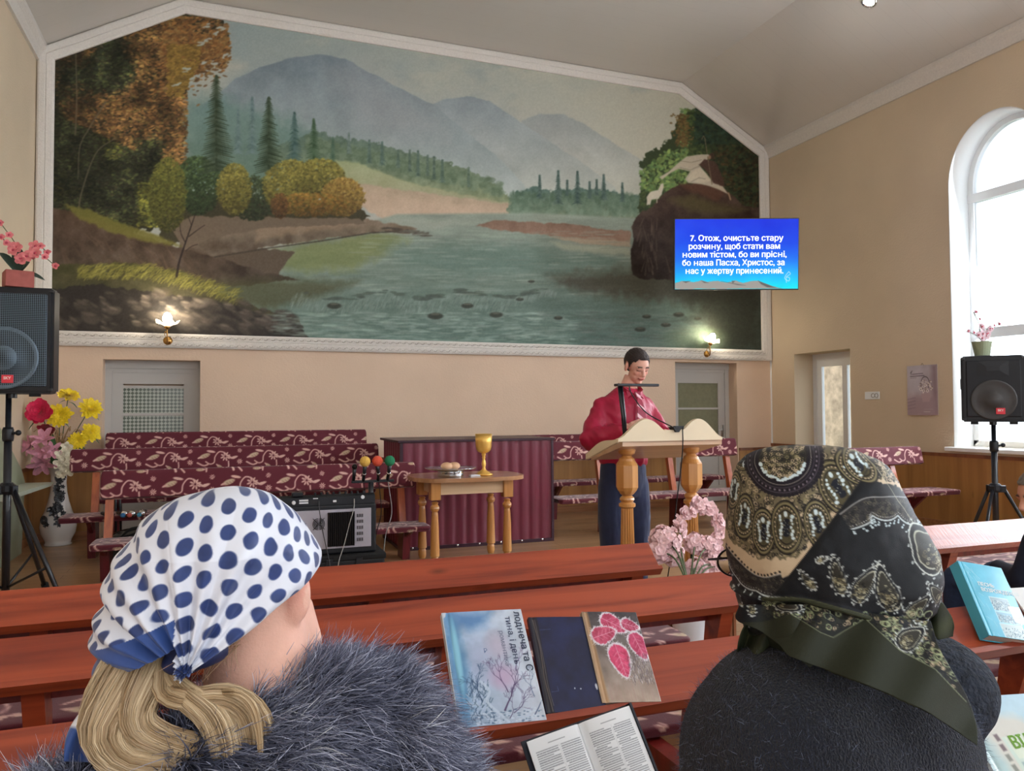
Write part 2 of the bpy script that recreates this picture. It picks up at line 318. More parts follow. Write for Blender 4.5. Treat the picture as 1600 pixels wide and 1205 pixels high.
    n = (fbm(X, Y, .5, 77, 2)[..., None] - .5) * 12
    cv.c = np.clip(cv.c + n, 12, 235)
    return cv
# ---------------------------------------------------------------- helpers
def node(nt, t, **kw):
    n = nt.nodes.new(t)
    for k, v in kw.items(): setattr(n, k, v)
    return n
def lin(c): return tuple(float(v) for v in srgb(c)) + (1,)
def mat(name, col, rough=.6, metal=0.0, spec=.5, coat=0.0, noise=0.0, nscale=8.0, bump=0.0, bscale=60.0, emis=None, estr=0.0, trans=0.0, sheen=0.0, attr=None, alpha=1.0, stretch=None, sss=0.0, ior=1.45):
    m = bpy.data.materials.new(name); m.use_nodes = True; nt = m.node_tree; b = nt.nodes['Principled BSDF']
    b.inputs['Base Color'].default_value = lin(col); b.inputs['Roughness'].default_value = rough; b.inputs['Metallic'].default_value = metal
    b.inputs['Specular IOR Level'].default_value = spec; b.inputs['Coat Weight'].default_value = coat; b.inputs['Coat Roughness'].default_value = .12
    b.inputs['Transmission Weight'].default_value = trans; b.inputs['Sheen Weight'].default_value = sheen; b.inputs['Alpha'].default_value = alpha; b.inputs['IOR'].default_value = ior
    if sss: b.inputs['Subsurface Weight'].default_value = sss; b.inputs['Subsurface Radius'].default_value = (.012, .005, .003); b.inputs['Subsurface Scale'].default_value = 1.0
    if emis: b.inputs['Emission Color'].default_value = lin(emis); b.inputs['Emission Strength'].default_value = estr
    tc = node(nt, 'ShaderNodeTexCoord'); mp = node(nt, 'ShaderNodeMapping'); nt.links.new(tc.outputs['Object'], mp.inputs[0])
    if stretch: mp.inputs['Scale'].default_value = stretch
    src = None
    if attr:
        a = node(nt, 'ShaderNodeAttribute'); a.attribute_name = attr; src = a.outputs['Color']; nt.links.new(src, b.inputs['Base Color'])
        if emis is not None: nt.links.new(src, b.inputs['Emission Color'])
    if noise:
        nz = node(nt, 'ShaderNodeTexNoise'); nz.inputs['Scale'].default_value = nscale; nz.inputs['Detail'].default_value = 5
        nt.links.new(mp.outputs[0], nz.inputs['Vector'])
        mr = node(nt, 'ShaderNodeMapRange'); mr.inputs['From Min'].default_value = .3; mr.inputs['From Max'].default_value = .7
        mr.inputs['To Min'].default_value = 1 - noise; mr.inputs['To Max'].default_value = 1 + noise
        nt.links.new(nz.outputs['Fac'], mr.inputs['Value'])
        mx = node(nt, 'ShaderNodeVectorMath', operation='SCALE')
        if src is not None: nt.links.new(src, mx.inputs[0])
        else: mx.inputs[0].default_value = lin(col)[:3]
        nt.links.new(mr.outputs[0], mx.inputs['Scale']); nt.links.new(mx.outputs[0], b.inputs['Base Color'])
    if bump:
        nb = node(nt, 'ShaderNodeTexNoise'); nb.inputs['Scale'].default_value = bscale; nb.inputs['Detail'].default_value = 3
        nt.links.new(mp.outputs[0], nb.inputs['Vector'])
        bp = node(nt, 'ShaderNodeBump'); bp.inputs['Strength'].default_value = bump; bp.inputs['Distance'].default_value = .01
        nt.links.new(nb.outputs['Fac'], bp.inputs['Height']); nt.links.new(bp.outputs[0], b.inputs['Normal'])
    return m

def wood_mat(name, c1, c2, rough=.3, axis=0, scale=1.0, coat=.4, cracks=False):
    """Varnished planks: grain lines stretched along the given axis."""
    m = bpy.data.materials.new(name); m.use_nodes = True; nt = m.node_tree; b = nt.nodes['Principled BSDF']
    tc = node(nt, 'ShaderNodeTexCoord'); mp = node(nt, 'ShaderNodeMapping'); nt.links.new(tc.outputs['Object'], mp.inputs[0])
    s = [22 * scale] * 3; s[axis] = 1.1 * scale; mp.inputs['Scale'].default_value = s
    nz = node(nt, 'ShaderNodeTexNoise'); nz.inputs['Scale'].default_value = 1.0; nz.inputs['Detail'].default_value = 6; nz.inputs['Distortion'].default_value = .8
    nt.links.new(mp.outputs[0], nz.inputs['Vector'])
    cr = node(nt, 'ShaderNodeValToRGB'); cr.color_ramp.elements[0].position = .32; cr.color_ramp.elements[1].position = .62
    cr.color_ramp.elements[0].color = lin(c2); cr.color_ramp.elements[1].color = lin(c1)
    nt.links.new(nz.outputs['Fac'], cr.inputs[0])
    # knots
    mp2 = node(nt, 'ShaderNodeMapping'); nt.links.new(tc.outputs['Object'], mp2.inputs[0]); s2 = [9.0] * 3; s2[axis] = 3.2; mp2.inputs['Scale'].default_value = s2
    vo = node(nt, 'ShaderNodeTexVoronoi'); vo.inputs['Scale'].default_value = .55; nt.links.new(mp2.outputs[0], vo.inputs['Vector'])
    kr = node(nt, 'ShaderNodeMapRange'); kr.inputs['From Min'].default_value = .02; kr.inputs['From Max'].default_value = .11; kr.inputs['To Min'].default_value = .45; kr.inputs['To Max'].default_value = 1.0
    nt.links.new(vo.outputs['Distance'], kr.inputs['Value'])
    mx = node(nt, 'ShaderNodeVectorMath', operation='SCALE'); nt.links.new(cr.outputs[0], mx.inputs[0]); nt.links.new(kr.outputs[0], mx.inputs['Scale'])
    nt.links.new(mx.outputs[0], b.inputs['Base Color'])
    b.inputs['Roughness'].default_value = rough; b.inputs['Coat Weight'].default_value = coat; b.inputs['Coat Roughness'].default_value = .16
    bp = node(nt, 'ShaderNodeBump'); bp.inputs['Strength'].default_value = .25; bp.inputs['Distance'].default_value = .004
    nt.links.new(nz.outputs['Fac'], bp.inputs['Height'])
    if cracks:    # crackled varnish
        mp3 = node(nt, 'ShaderNodeMapping'); nt.links.new(tc.outputs['Object'], mp3.inputs[0]); mp3.inputs['Scale'].default_value = (75, 11, 11)
        n3 = node(nt, 'ShaderNodeTexNoise'); n3.inputs['Scale'].default_value = 1; n3.inputs['Detail'].default_value = 2; nt.links.new(mp3.outputs[0], n3.inputs['Vector'])
        b3 = node(nt, 'ShaderNodeBump'); b3.inputs['Strength'].default_value = .5; b3.inputs['Distance'].default_value = .004
        nt.links.new(n3.outputs['Fac'], b3.inputs['Height']); nt.links.new(bp.outputs[0], b3.inputs['Normal']); nt.links.new(b3.outputs[0], b.inputs['Normal'])
    else: nt.links.new(bp.outputs[0], b.inputs['Normal'])
    return m

def link(name, me, m, parent=None, smooth=False, loc=None, rot=None):
    o = bpy.data.objects.new(name, me); COL.objects.link(o)
    if m is not None and not isinstance(m, (list, tuple)): m = [m]
    for x in (m or []): me.materials.append(x)
    if smooth and len(me.polygons): me.polygons.foreach_set('use_smooth', np.ones(len(me.polygons), bool))
    if parent: o.parent = parent
    if loc is not None: o.location = loc
    if rot is not None: o.rotation_euler = rot
    return o
def tag(o, label=None, cat=None, group=None, kind=None):
    if label: o['label'] = label
    if cat: o['category'] = cat
    if group: o['group'] = group
    if kind: o['kind'] = kind
    return o
def empty(name, loc=(0, 0, 0), rz=0.0, label=None, cat=None, group=None):
    o = bpy.data.objects.new(name, None); COL.objects.link(o); o.location = loc; o.rotation_euler = (0, 0, rz); o.empty_display_size = .1
    return tag(o, label, cat, group)
def copy_tree(o, parent=None, loc=None, rz=None, label=None):
    c = o.copy(); COL.objects.link(c)
    if parent: c.parent = parent
    for ch in list(o.children): copy_tree(ch, c)
    if loc is not None: c.location = loc
    if rz is not None: c.rotation_euler = (0, 0, rz)
    if label: c['label'] = label
    return c

class MB:
    """Collects shapes into one mesh."""
    def __init__(s): s.v = []; s.f = []
    def add(s, vs, fs, M=None):
        k = len(s.v)
        for p in vs:
            p = Vector(p)
            if M is not None: p = M @ p
            s.v.append(tuple(p))
        for f in fs: s.f.append(tuple(i + k for i in f))
        return s
    def box(s, a, b, M=None, bev=0.0):
        x0, y0, z0 = a; x1, y1, z1 = b
        if bev <= 0:
            vs = [(x0, y0, z0), (x1, y0, z0), (x1, y1, z0), (x0, y1, z0), (x0, y0, z1), (x1, y0, z1), (x1, y1, z1), (x0, y1, z1)]
            return s.add(vs, [(0, 3, 2, 1), (4, 5, 6, 7), (0, 1, 5, 4), (1, 2, 6, 5), (2, 3, 7, 6), (3, 0, 4, 7)], M)
        bm = bmesh.new(); bmesh.ops.create_cube(bm, size=1)
        for v in bm.verts: v.co = Vector(((x0 + x1) / 2 + v.co.x * (x1 - x0), (y0 + y1) / 2 + v.co.y * (y1 - y0), (z0 + z1) / 2 + v.co.z * (z1 - z0)))
        bmesh.ops.bevel(bm, geom=bm.edges[:], offset=bev, segments=2, affect='EDGES', profile=.5)
        bm.verts.ensure_lookup_table(); s.add([v.co for v in bm.verts], [[v.index for v in f.verts] for f in bm.faces], M); bm.free(); return s
    def prism(s, poly, a, b, axis='Y', M=None):
        """Polygon in the plane across the axis, extruded from a to b."""
        n = len(poly)
        def P(u, v, w): return {'Y': (u, w, v), 'X': (w, u, v), 'Z': (u, v, w)}[axis]
        vs = [P(u, v, a) for u, v in poly] + [P(u, v, b) for u, v in poly]
        fs = [tuple(range(n)), tuple(range(2 * n - 1, n - 1, -1))] + [(i, i + n, (i + 1) % n + n, (i + 1) % n) for i in range(n)]
        return s.add(vs, fs, M)
    def lathe(s, prof, seg=24, M=None, cap=True, flute=None):
        """prof: list of (radius, z)."""
        vs = []; fs = []
        for r, z in prof:
            for k in range(seg):
                a = 2 * PI * k / seg; q = r * (1 - (flute or 0) * (k % 2))
                vs.append((q * math.cos(a), q * math.sin(a), z))
        for j in range(len(prof) - 1):
            for k in range(seg):
                fs.append((j * seg + k, j * seg + (k + 1) % seg, (j + 1) * seg + (k + 1) % seg, (j + 1) * seg + k))
        if cap: fs.append(tuple(range(seg - 1, -1, -1))); fs.append(tuple((len(prof) - 1) * seg + k for k in range(seg)))
        return s.add(vs, fs, M)
    def tube(s, pts, r, seg=10, M=None):
        P = [Vector(p) for p in pts]; n = len(P); R = r if isinstance(r, (list, tuple)) else [r] * n
        vs = []; fs = []; ref = None
        for i in range(n):
            t = (P[min(i + 1, n - 1)] - P[max(i - 1, 0)]).normalized()
            if ref is None: ref = Vector((0, 0, 1)) if abs(t.z) < .9 else Vector((1, 0, 0))
            u = t.cross(ref).normalized(); w = t.cross(u).normalized(); ref = -w.cross(t).cross(t) if False else ref
            for k in range(seg):
                a = 2 * PI * k / seg; vs.append(P[i] + (u * math.cos(a) + w * math.sin(a)) * R[i])
        for i in range(n - 1):
            for k in range(seg): fs.append((i * seg + k, (i + 1) * seg + k, (i + 1) * seg + (k + 1) % seg, i * seg + (k + 1) % seg))
        fs.append(tuple(range(seg))); fs.append(tuple((n - 1) * seg + k for k in range(seg - 1, -1, -1)))
        return s.add(vs, fs, M)
    def ball(s, c, r, seg=16, rings=10, M=None):
        rx, ry, rz = r if isinstance(r, (list, tuple)) else (r, r, r)
        vs = [(c[0], c[1], c[2] - rz)]; fs = []
        for j in range(1, rings):
            p = -PI / 2 + PI * j / rings
            for k in range(seg):
                a = 2 * PI * k / seg; vs.append((c[0] + rx * math.cos(p) * math.cos(a), c[1] + ry * math.cos(p) * math.sin(a), c[2] + rz * math.sin(p)))
        vs.append((c[0], c[1], c[2] + rz)); last = len(vs) - 1
        for k in range(seg): fs.append((0, 1 + (k + 1) % seg, 1 + k)); fs.append((last, last - seg + k, last - seg + (k + 1) % seg))
        for j in range(rings - 2):
            for k in range(seg): fs.append((1 + j * seg + k, 1 + j * seg + (k + 1) % seg, 1 + (j + 1) * seg + (k + 1) % seg, 1 + (j + 1) * seg + k))
        return s.add(vs, fs, M)
    def grid(s, P, M=None, close=False):
        """P: rows of points."""
        nj = len(P); ni = len(P[0]); vs = [p for row in P for p in row]; fs = []
        for j in range(nj - 1):
            for i in range(ni if close else ni - 1): fs.append((j * ni + i, j * ni + (i + 1) % ni, (j + 1) * ni + (i + 1) % ni, (j + 1) * ni + i))
        return s.add(vs, fs, M)
    def mesh(s, name):
        me = bpy.data.meshes.new(name); me.from_pydata(s.v, [], s.f); me.update()
        bm = bmesh.new(); bm.from_mesh(me); bmesh.ops.recalc_face_normals(bm, faces=bm.faces); bm.to_mesh(me); bm.free(); return me
    def build(s, name, m, parent=None, smooth=False, **kw):
        o = link(name, s.mesh(name), m, parent, smooth, **kw)
        if smooth == 'auto':
            me = o.data; bm = bmesh.new(); bm.from_mesh(me)
            for f in bm.faces: f.smooth = True
            for e in bm.edges:
                if len(e.link_faces) == 2 and e.calc_face_angle(0) > .6: e.smooth = False
            bm.to_mesh(me); bm.free()
        return o

def np_mesh(name, V, F4, cols=None, cname='Pigment', smooth=True):
    """Mesh from numpy arrays: V (n,3), F4 (m,k) with k = 3 or 4; cols (n,3) linear colours per point."""
    me = bpy.data.meshes.new(name); k = F4.shape[1]
    me.vertices.add(len(V)); me.vertices.foreach_set('co', np.ascontiguousarray(V, np.float32).ravel())
    me.loops.add(F4.size); me.loops.foreach_set('vertex_index', np.ascontiguousarray(F4, np.int32).ravel())
    me.polygons.add(len(F4)); me.polygons.foreach_set('loop_start', np.arange(0, F4.size, k, dtype=np.int32))
    try: me.polygons.foreach_set('loop_total', np.full(len(F4), k, np.int32))
    except Exception: pass
    if smooth: me.polygons.foreach_set('use_smooth', np.ones(len(F4), bool))
    if cols is not None:
        a = me.color_attributes.new(cname, 'FLOAT_COLOR', 'POINT')
        rgba = np.ones((len(V), 4), np.float32); rgba[:, :3] = cols; a.data.foreach_set('color', rgba.ravel())
    me.update(calc_edges=True); me.validate(); return me
def grid_faces(ny, nx, close=False):
    j, i = np.meshgrid(np.arange(ny - 1), np.arange(nx if close else nx - 1), indexing='ij')
    i2 = (i + 1) % nx
    return np.stack([j * nx + i, j * nx + i2, (j + 1) * nx + i2, (j + 1) * nx + i], -1).reshape(-1, 4)
def set_cols(me, cols, cname='Pigment'):
    a = me.color_attributes.new(cname, 'FLOAT_COLOR', 'POINT'); rgba = np.ones((len(me.vertices), 4), np.float32); rgba[:, :3] = cols; a.data.foreach_set('color', rgba.ravel())

def text_mesh(name, body, size, m, parent, M, bold=0.0, align='CENTER', spacing=1.0, depth=.0006, line=1.0, xs=1.0, fat=0.0):
    # two small letters of the built-in face fill wrongly; their capitals are drawn at small-letter height instead
    cu = bpy.data.curves.new(name, 'FONT'); cu.body = body.replace('н', 'Н').replace('ь', 'Ь'); depth = 0; cu.size = size; cu.align_x = align; cu.align_y = 'CENTER'; cu.offset = bold; cu.extrude = depth
    cu.space_character = spacing; cu.space_line = line; cu.resolution_u = 3
    t = bpy.data.objects.new(name + '_src', cu); COL.objects.link(t)
    dg = bpy.context.evaluated_depsgraph_get(); me = bpy.data.meshes.new_from_object(t.evaluated_get(dg))
    bpy.data.objects.remove(t)
    if 'н' in body or 'ь' in body:
        bm = bmesh.new(); bm.from_mesh(me); bmesh.ops.remove_doubles(bm, verts=bm.verts, dist=size * 1e-4); seen = set()
        for v in bm.verts:
            if v in seen: continue
            isl = []; st = [v]; seen.add(v)
            while st:
                q = st.pop(); isl.append(q)
                for e in q.link_edges:
                    w = e.other_vert(q)
                    if w not in seen: seen.add(w); st.append(w)
            xs_ = [q.co.x for q in isl]; ys_ = [q.co.y for q in isl]; h = (max(ys_) - min(ys_)) / size
            ar = sum(f.calc_area() for f in {f for q in isl for f in q.link_faces}) / size ** 2
            if .70 < h < .76 and ((len(isl) == 12 and abs(ar - .165) < .012) or abs(ar - .2028) < .005):
                cx = (max(xs_) + min(xs_)) / 2; y0 = min(ys_)
                for q in isl: q.co.x = cx + (q.co.x - cx) * .86; q.co.y = y0 + (q.co.y - y0) * .74
        bm.to_mesh(me); bm.free()
    if fat:                                  # heavier strokes: the outline drawn again a hair to each side
        b_ = MB(); vs = [tuple(v.co) for v in me.vertices]; fs = [tuple(p.vertices) for p in me.polygons]
        for q, (dx, dy) in enumerate(((-fat, 0), (fat, 0), (0, fat * .5), (0, -fat * .5))): b_.add([(x + dx, y + dy, z + q * 1e-5) for x, y, z in vs], fs)
        me = bpy.data.meshes.new(name); me.from_pydata(b_.v, [], b_.f); me.update()
    me.transform(Matrix.Diagonal((xs, 1, 1, 1))); me.transform(M); me.name = name; me.materials.clear()
    return link(name, me, m, parent)

def remeshed(mb, voxel, smooth_it=4, name='body', fac=.5):
    """One continuous skin over overlapping shapes."""
    me = mb.mesh('tmp'); o = bpy.data.objects.new('tmp', me); COL.objects.link(o)
    r = o.modifiers.new('r', 'REMESH'); r.mode = 'VOXEL'; r.voxel_size = voxel
    s = o.modifiers.new('s', 'SMOOTH'); s.iterations = smooth_it; s.factor = fac
    dg = bpy.context.evaluated_depsgraph_get(); out = bpy.data.meshes.new_from_object(o.evaluated_get(dg)); out.name = name
    bpy.data.objects.remove(o); return out
def verts(me):
    a = np.empty(len(me.vertices) * 3, np.float32); me.vertices.foreach_get('co', a); return a.reshape(-1, 3).astype(float)
def put(me, V): me.vertices.foreach_set('co', np.ascontiguousarray(V, np.float32).ravel()); me.update()
def frame(o, x, y=None, z=None):
    """Matrix from an origin and two axes."""
    x = Vector(x).normalized(); z = Vector(z).normalized(); y = z.cross(x).normalized(); x = y.cross(z)
    return Matrix(((x.x, y.x, z.x, o[0]), (x.y, y.y, z.y, o[1]), (x.z, y.z, z.z, o[2]), (0, 0, 0, 1)))
# ---------------------------------------------------------------- the room
M_wall = mat('peach_plaster', (222, 194, 168), .75, noise=.05, nscale=1.3, bump=.25, bscale=45)
M_wall_r = mat('ochre_plaster', (214, 195, 168), .75, noise=.05, nscale=1.1, bump=.25, bscale=45)
M_white = mat('white_plaster', (238, 240, 240), .6)
M_pvc = mat('white_plastic_frame', (235, 238, 240), .3, coat=.3)
M_grey_door = mat('grey_white_door_paint', (190, 186, 180), .45)
M_mould = mat('white_moulding', (222, 216, 208), .6, bump=.5, bscale=70, noise=.05, nscale=40)
M_wains = wood_mat('wainscot_panel', (176, 128, 70), (150, 104, 56), .45, axis=2, scale=.35, coat=.15)
M_wains_dark = wood_mat('wainscot_dark', (140, 84, 50), (112, 66, 38), .4, axis=2, scale=.4, coat=.2)
M_base = wood_mat('skirting', (170, 116, 74), (140, 92, 56), .4, coat=.2)

ZS, ZF, X1, X2 = 5.42, 6.25, -.52, 6.30             # eaves, flat ceiling, its two edges
def struct(name, mb, m, smooth=False):
    o = mb.build(name, m, None, smooth); o['kind'] = 'structure'; return o

# floor of planks
m = bpy.data.materials.new('floor_boards'); m.use_nodes = True; nt = m.node_tree; b = nt.nodes['Principled BSDF']
tc = node(nt, 'ShaderNodeTexCoord'); br = node(nt, 'ShaderNodeTexBrick'); nt.links.new(tc.outputs['Object'], br.inputs['Vector'])
br.inputs['Color1'].default_value = lin((176, 138, 100)); br.inputs['Color2'].default_value = lin((158, 120, 84)); br.inputs['Mortar'].default_value = lin((96, 68, 46))
br.inputs['Scale'].default_value = 1.0; br.inputs['Brick Width'].default_value = 1.3; br.inputs['Row Height'].default_value = .14; br.inputs['Mortar Size'].default_value = .0025
mp = node(nt, 'ShaderNodeMapping'); mp.inputs['Scale'].default_value = (1.5, 26, 26); nt.links.new(tc.outputs['Object'], mp.inputs[0])
nz = node(nt, 'ShaderNodeTexNoise'); nz.inputs['Scale'].default_value = 1; nz.inputs['Detail'].default_value = 5; nt.links.new(mp.outputs[0], nz.inputs['Vector'])
mr = node(nt, 'ShaderNodeMapRange'); mr.inputs['To Min'].default_value = .75; mr.inputs['To Max'].default_value = 1.25; nt.links.new(nz.outputs['Fac'], mr.inputs['Value'])
sc = node(nt, 'ShaderNodeVectorMath', operation='SCALE'); nt.links.new(br.outputs['Color'], sc.inputs[0]); nt.links.new(mr.outputs[0], sc.inputs['Scale']); nt.links.new(sc.outputs[0], b.inputs['Base Color'])
b.inputs['Roughness'].default_value = .32
M_floor = m
struct('floor', MB().box((XL - .4, YF, -.1), (XR + .6, YB + .6, 0)), M_floor)

# back wall with two door recesses (left of the benches, right behind the lectern)
DL = (-1.30, -.285, 2.0); DR = (6.15, 7.23, 2.10)
mb = MB()
def gable_z(x):
    if x < X1: return ZS + (ZF - ZS) * (x - XL) / (X1 - XL)
    if x > X2: return ZS + (ZF - ZS) * (XR - x) / (XR - X2)
    return ZF
def wall_piece(mb, x0, x1, z0):
    xs = sorted({x0, x1} | {x for x in (X1, X2) if x0 < x < x1})
    poly = [(x0, z0), (x1, z0)] + [(x, gable_z(x)) for x in reversed(xs)]
    mb.prism(poly, YB, YB + .35, 'Y')
wall_piece(mb, XL - .01, DL[0], 0); wall_piece(mb, DL[0], DL[1], DL[2]); wall_piece(mb, DL[1], DR[0], 0); wall_piece(mb, DR[0], DR[1], DR[2]); wall_piece(mb, DR[1], XR + .01, 0)
struct('wall_back', mb, M_wall)

# left wall (whole), right wall with arched windows and a glazed door
mb = MB(); mb.box((XL - .3, YF, 0), (XL, YB + .35, ZS)); struct('wall_left', mb, M_wall_r)
WINS = [5.90, 2.90, -.10]; WR, WSP, WSILL = .585, 3.98, .955
SD = (8.03, 9.11, 2.21)
mb = MB()
def rbox(y0, y1, z0, z1): mb.box((XR, y0, z0), (XR + .42, y1, z1))
edges = [YF]
rbox(SD[1], YB + .35, 0, ZS); rbox(SD[0], SD[1], SD[2], ZS); prev = SD[0]
for wy in WINS:
    rbox(wy + WR, prev, 0, ZS); rbox(wy - WR, wy + WR, 0, WSILL)
    n = 28; arc = [(wy + WR * math.cos(PI * k / n), WSP + .69 * math.sin(PI * k / n)) for k in range(n + 1)]
    poly = [(wy - WR, ZS), (wy + WR, ZS)] + arc
    for k in range(n):   # strips above the arch
        (ya, za), (yb, zb) = arc[k], arc[k + 1]
        mb.prism([(yb, zb), (ya, za), (ya, ZS), (yb, ZS)], XR, XR + .42, 'X')
    prev = wy - WR
rbox(YF, prev, 0, ZS)
struct('wall_right', mb, M_wall_r)

# window linings (white plaster reveal), frames, panes, sills
M_glass = mat('window_glass', (245, 250, 255), .03, trans=1.0, ior=1.05, spec=.2)
for i, wy in enumerate(WINS):
    n = 28; prof = [(wy + WR, WSILL)] + [(wy + WR * math.cos(PI * k / n), WSP + .69 * math.sin(PI * k / n)) for k in range(n + 1)] + [(wy - WR, WSILL)]
    mb = MB(); ins = [(wy + (y - wy) * .985, z - (.01 if z > WSILL + .1 else 0)) for y, z in prof]
    mb.grid([[(XR - .002, y, z) for y, z in prof], [(XR - .002, y, z) for y, z in ins], [(XR + .40, y, z) for y, z in ins], [(XR + .40, y, z) for y, z in prof]])
    o = struct('window_%d' % (i + 1), mb, M_white, True)
    mb = MB(); fx0, fx1 = XR + .30, XR + .37
    def ring(prof, w):
        c = []
        P = prof
        inn = []
        for (y, z) in P:
            zc = WSP if z > WSP else z
            d = Vector((y - wy, z - zc)); L = max(d.length, 1e-6)
            inn.append((y - d.x / L * w, z - d.y / L * w))
        return inn
    inn = ring(prof, .075)
    inn[0] = (inn[0][0], WSILL + .07); inn[-1] = (inn[-1][0], WSILL + .07)
    mb.grid([[(fx0, y, z) for y, z in prof], [(fx0, y, z) for y, z in inn], [(fx1, y, z) for y, z in inn], [(fx1, y, z) for y, z in prof]])
    mb.box((fx0, wy - WR, WSILL), (fx1, wy + WR, WSILL + .07)); mb.box((fx0 - .01, wy - WR, 3.80), (fx1, wy + WR, 3.90)); mb.box((fx0 - .01, wy - WR, 2.20), (fx1, wy + WR, 2.32))
    f = mb.build('window_frame', M_pvc, o, False)
    mb = MB(); mb.prism([(y, z) for y, z in inn], fx0 + .03, fx0 + .036, 'X'); mb.build('pane', M_glass, o)
    mb = MB(); mb.box((XR - .09, wy - WR - .10, WSILL - .045), (XR + .36, wy + WR + .06, WSILL - .001), bev=.006); mb.build('window_sill', M_white, o)

# ceiling: two slopes and the flat middle of glossy panels
m = bpy.data.materials.new('glossy_ceiling_panels'); m.use_nodes = True; nt = m.node_tree; b = nt.nodes['Principled BSDF']
tc = node(nt, 'ShaderNodeTexCoord'); sp = node(nt, 'ShaderNodeSeparateXYZ'); nt.links.new(tc.outputs['Object'], sp.inputs[0])
mm = node(nt, 'ShaderNodeMath', operation='MULTIPLY'); mm.inputs[1].default_value = 4.0; nt.links.new(sp.outputs['Y'], mm.inputs[0])
fr = node(nt, 'ShaderNodeMath', operation='FRACT'); nt.links.new(mm.outputs[0], fr.inputs[0])
gt = node(nt, 'ShaderNodeMath', operation='LESS_THAN'); gt.inputs[1].default_value = .02; nt.links.new(fr.outputs[0], gt.inputs[0])
mr = node(nt, 'ShaderNodeMapRange'); mr.inputs['To Min'].default_value = 1; mr.inputs['To Max'].default_value = .93; nt.links.new(gt.outputs[0], mr.inputs['Value'])
sc = node(nt, 'ShaderNodeVectorMath', operation='SCALE'); sc.inputs[0].default_value = lin((206, 200, 192))[:3]; nt.links.new(mr.outputs[0], sc.inputs['Scale']); nt.links.new(sc.outputs[0], b.inputs['Base Color'])
b.inputs['Roughness'].default_value = .28; b.inputs['Specular IOR Level'].default_value = .35
M_ceil = m
mb = MB(); P = [(XL - .3, ZS - .3 * (ZF - ZS) / (X1 - XL)), (X1, ZF), (X2, ZF), (XR + .3, ZS - .3 * (ZF - ZS) / (XR - X2))]
mb.prism(P + [(XR + .3, ZF + .3), (XL - .3, ZF + .3)], YF, YB + .35, 'Y'); struct('ceiling', mb, M_ceil)

# wainscot and skirting
mb = MB(); t = .015
for a, b_ in ((XL, DL[0] - .02), (DL[1] + .02, DR[0] - .02), (DR[1] + .02, XR)): mb.box((a, YB - t, .08), (b_, YB + .002, .80))
struct('wainscot_back', mb, M_wains)
mb = MB(); mb.box((XL - .002, YF, .08), (XL + t, YB, .80)); struct('wainscot_left', mb, M_wains)
mb = MB(); mb.box((XR - t, YF, .08), (XR + .002, SD[0] - .02, .86)); mb.box((XR - t, SD[1] + .02, .08), (XR + .002, YB, .86)); struct('wainscot_right', mb, M_wains)
mb = MB()
for a, b_ in ((XL, DL[0] - .02), (DL[1] + .02, DR[0] - .02), (DR[1] + .02, XR)): mb.box((a, YB - t - .01, .78), (b_, YB + .002, .82))
mb.box((XL, YF, .78), (XL + t + .01, YB, .82)); mb.box((XR - t - .01, YF, .84), (XR, SD[0] - .02, .88)); mb.box((XR - t - .01, SD[1] + .02, .84), (XR, YB, .88))
struct('trim_1', mb, M_wains_dark)
for nm, boxes in (('baseboard_back', [((a, YB - .03, 0), (b_, YB + .002, .09)) for a, b_ in ((XL, DL[0] - .02), (DL[1] + .02, DR[0] - .02), (DR[1] + .02, XR))]),
                  ('baseboard_left', [((XL - .002, YF, 0), (XL + .03, YB, .09))]), ('baseboard_right', [((XR - .03, YF, 0), (XR + .002, SD[0] - .02, .09)), ((XR - .03, SD[1] + .02, 0), (XR + .002, YB, .09))])):
    mb = MB()
    for a, b_ in boxes: mb.box(a, b_)
    struct(nm, mb, M_base)

# crown moulding along the side walls
def crown(x, s, name):
    prof = [(x, ZS - .14), (x + s * .03, ZS - .14), (x + s * .035, ZS - .11), (x + s * .06, ZS - .05), (x + s * .10, ZS + .0), (x + s * .10, ZS + .05), (x, ZS + .0)]
    mb = MB(); mb.prism(prof, YF, YB, 'Y'); struct(name, mb, M_mould)
crown(XL, 1, 'trim_2'); crown(XR, -1, 'trim_3')
mb = MB(); mb.box((XR - .012, YB - .02, 0.88), (XR, YB, 2.14)); struct('trim_4', mb, M_white)

# moulded frame round the painting: profile swept round the hexagon
outer = [(XL + .01, 2.14), (XR - .01, 2.14), (XR - .01, ZS - .01), (X2, ZF - .005), (X1, ZF - .005), (XL + .01, ZS - .01)]
def inset(poly, d):
    n = len(poly); out = []
    for i in range(n):
        p0, p1, p2 = Vector(poly[i - 1]), Vector(poly[i]), Vector(poly[(i + 1) % n])
        a = (p1 - p0).normalized(); c = (p2 - p1).normalized(); na = Vector((-a.y, a.x)); nc = Vector((-c.y, c.x))
        bi = (na + nc).normalized(); out.append(tuple(p1 + bi * d / max(.2, bi.dot(na))))
    return out
def frame_ring(name, d0, d1, h0, h1, m):
    steps = [(d0, 0), (d0, h0), (d0 + (d1 - d0) * .12, h0 + .012), (d0 + (d1 - d0) * .45, h0 + .01), (d0 + (d1 - d0) * .5, h0), (d0 + (d1 - d0) * .55, h0 + .008), (d0 + (d1 - d0) * .88, h1 + .012), (d1, h1), (d1, 0)]
    rows = [[(x, YB - h, z) for x, z in inset(outer, d)] for d, h in steps]
    mb = MB(); mb.grid(rows, close=True); o = mb.build(name, m, None, False); o['kind'] = 'structure'; return o
frame_ring('trim_5', 0, .165, .045, .03, M_mould)
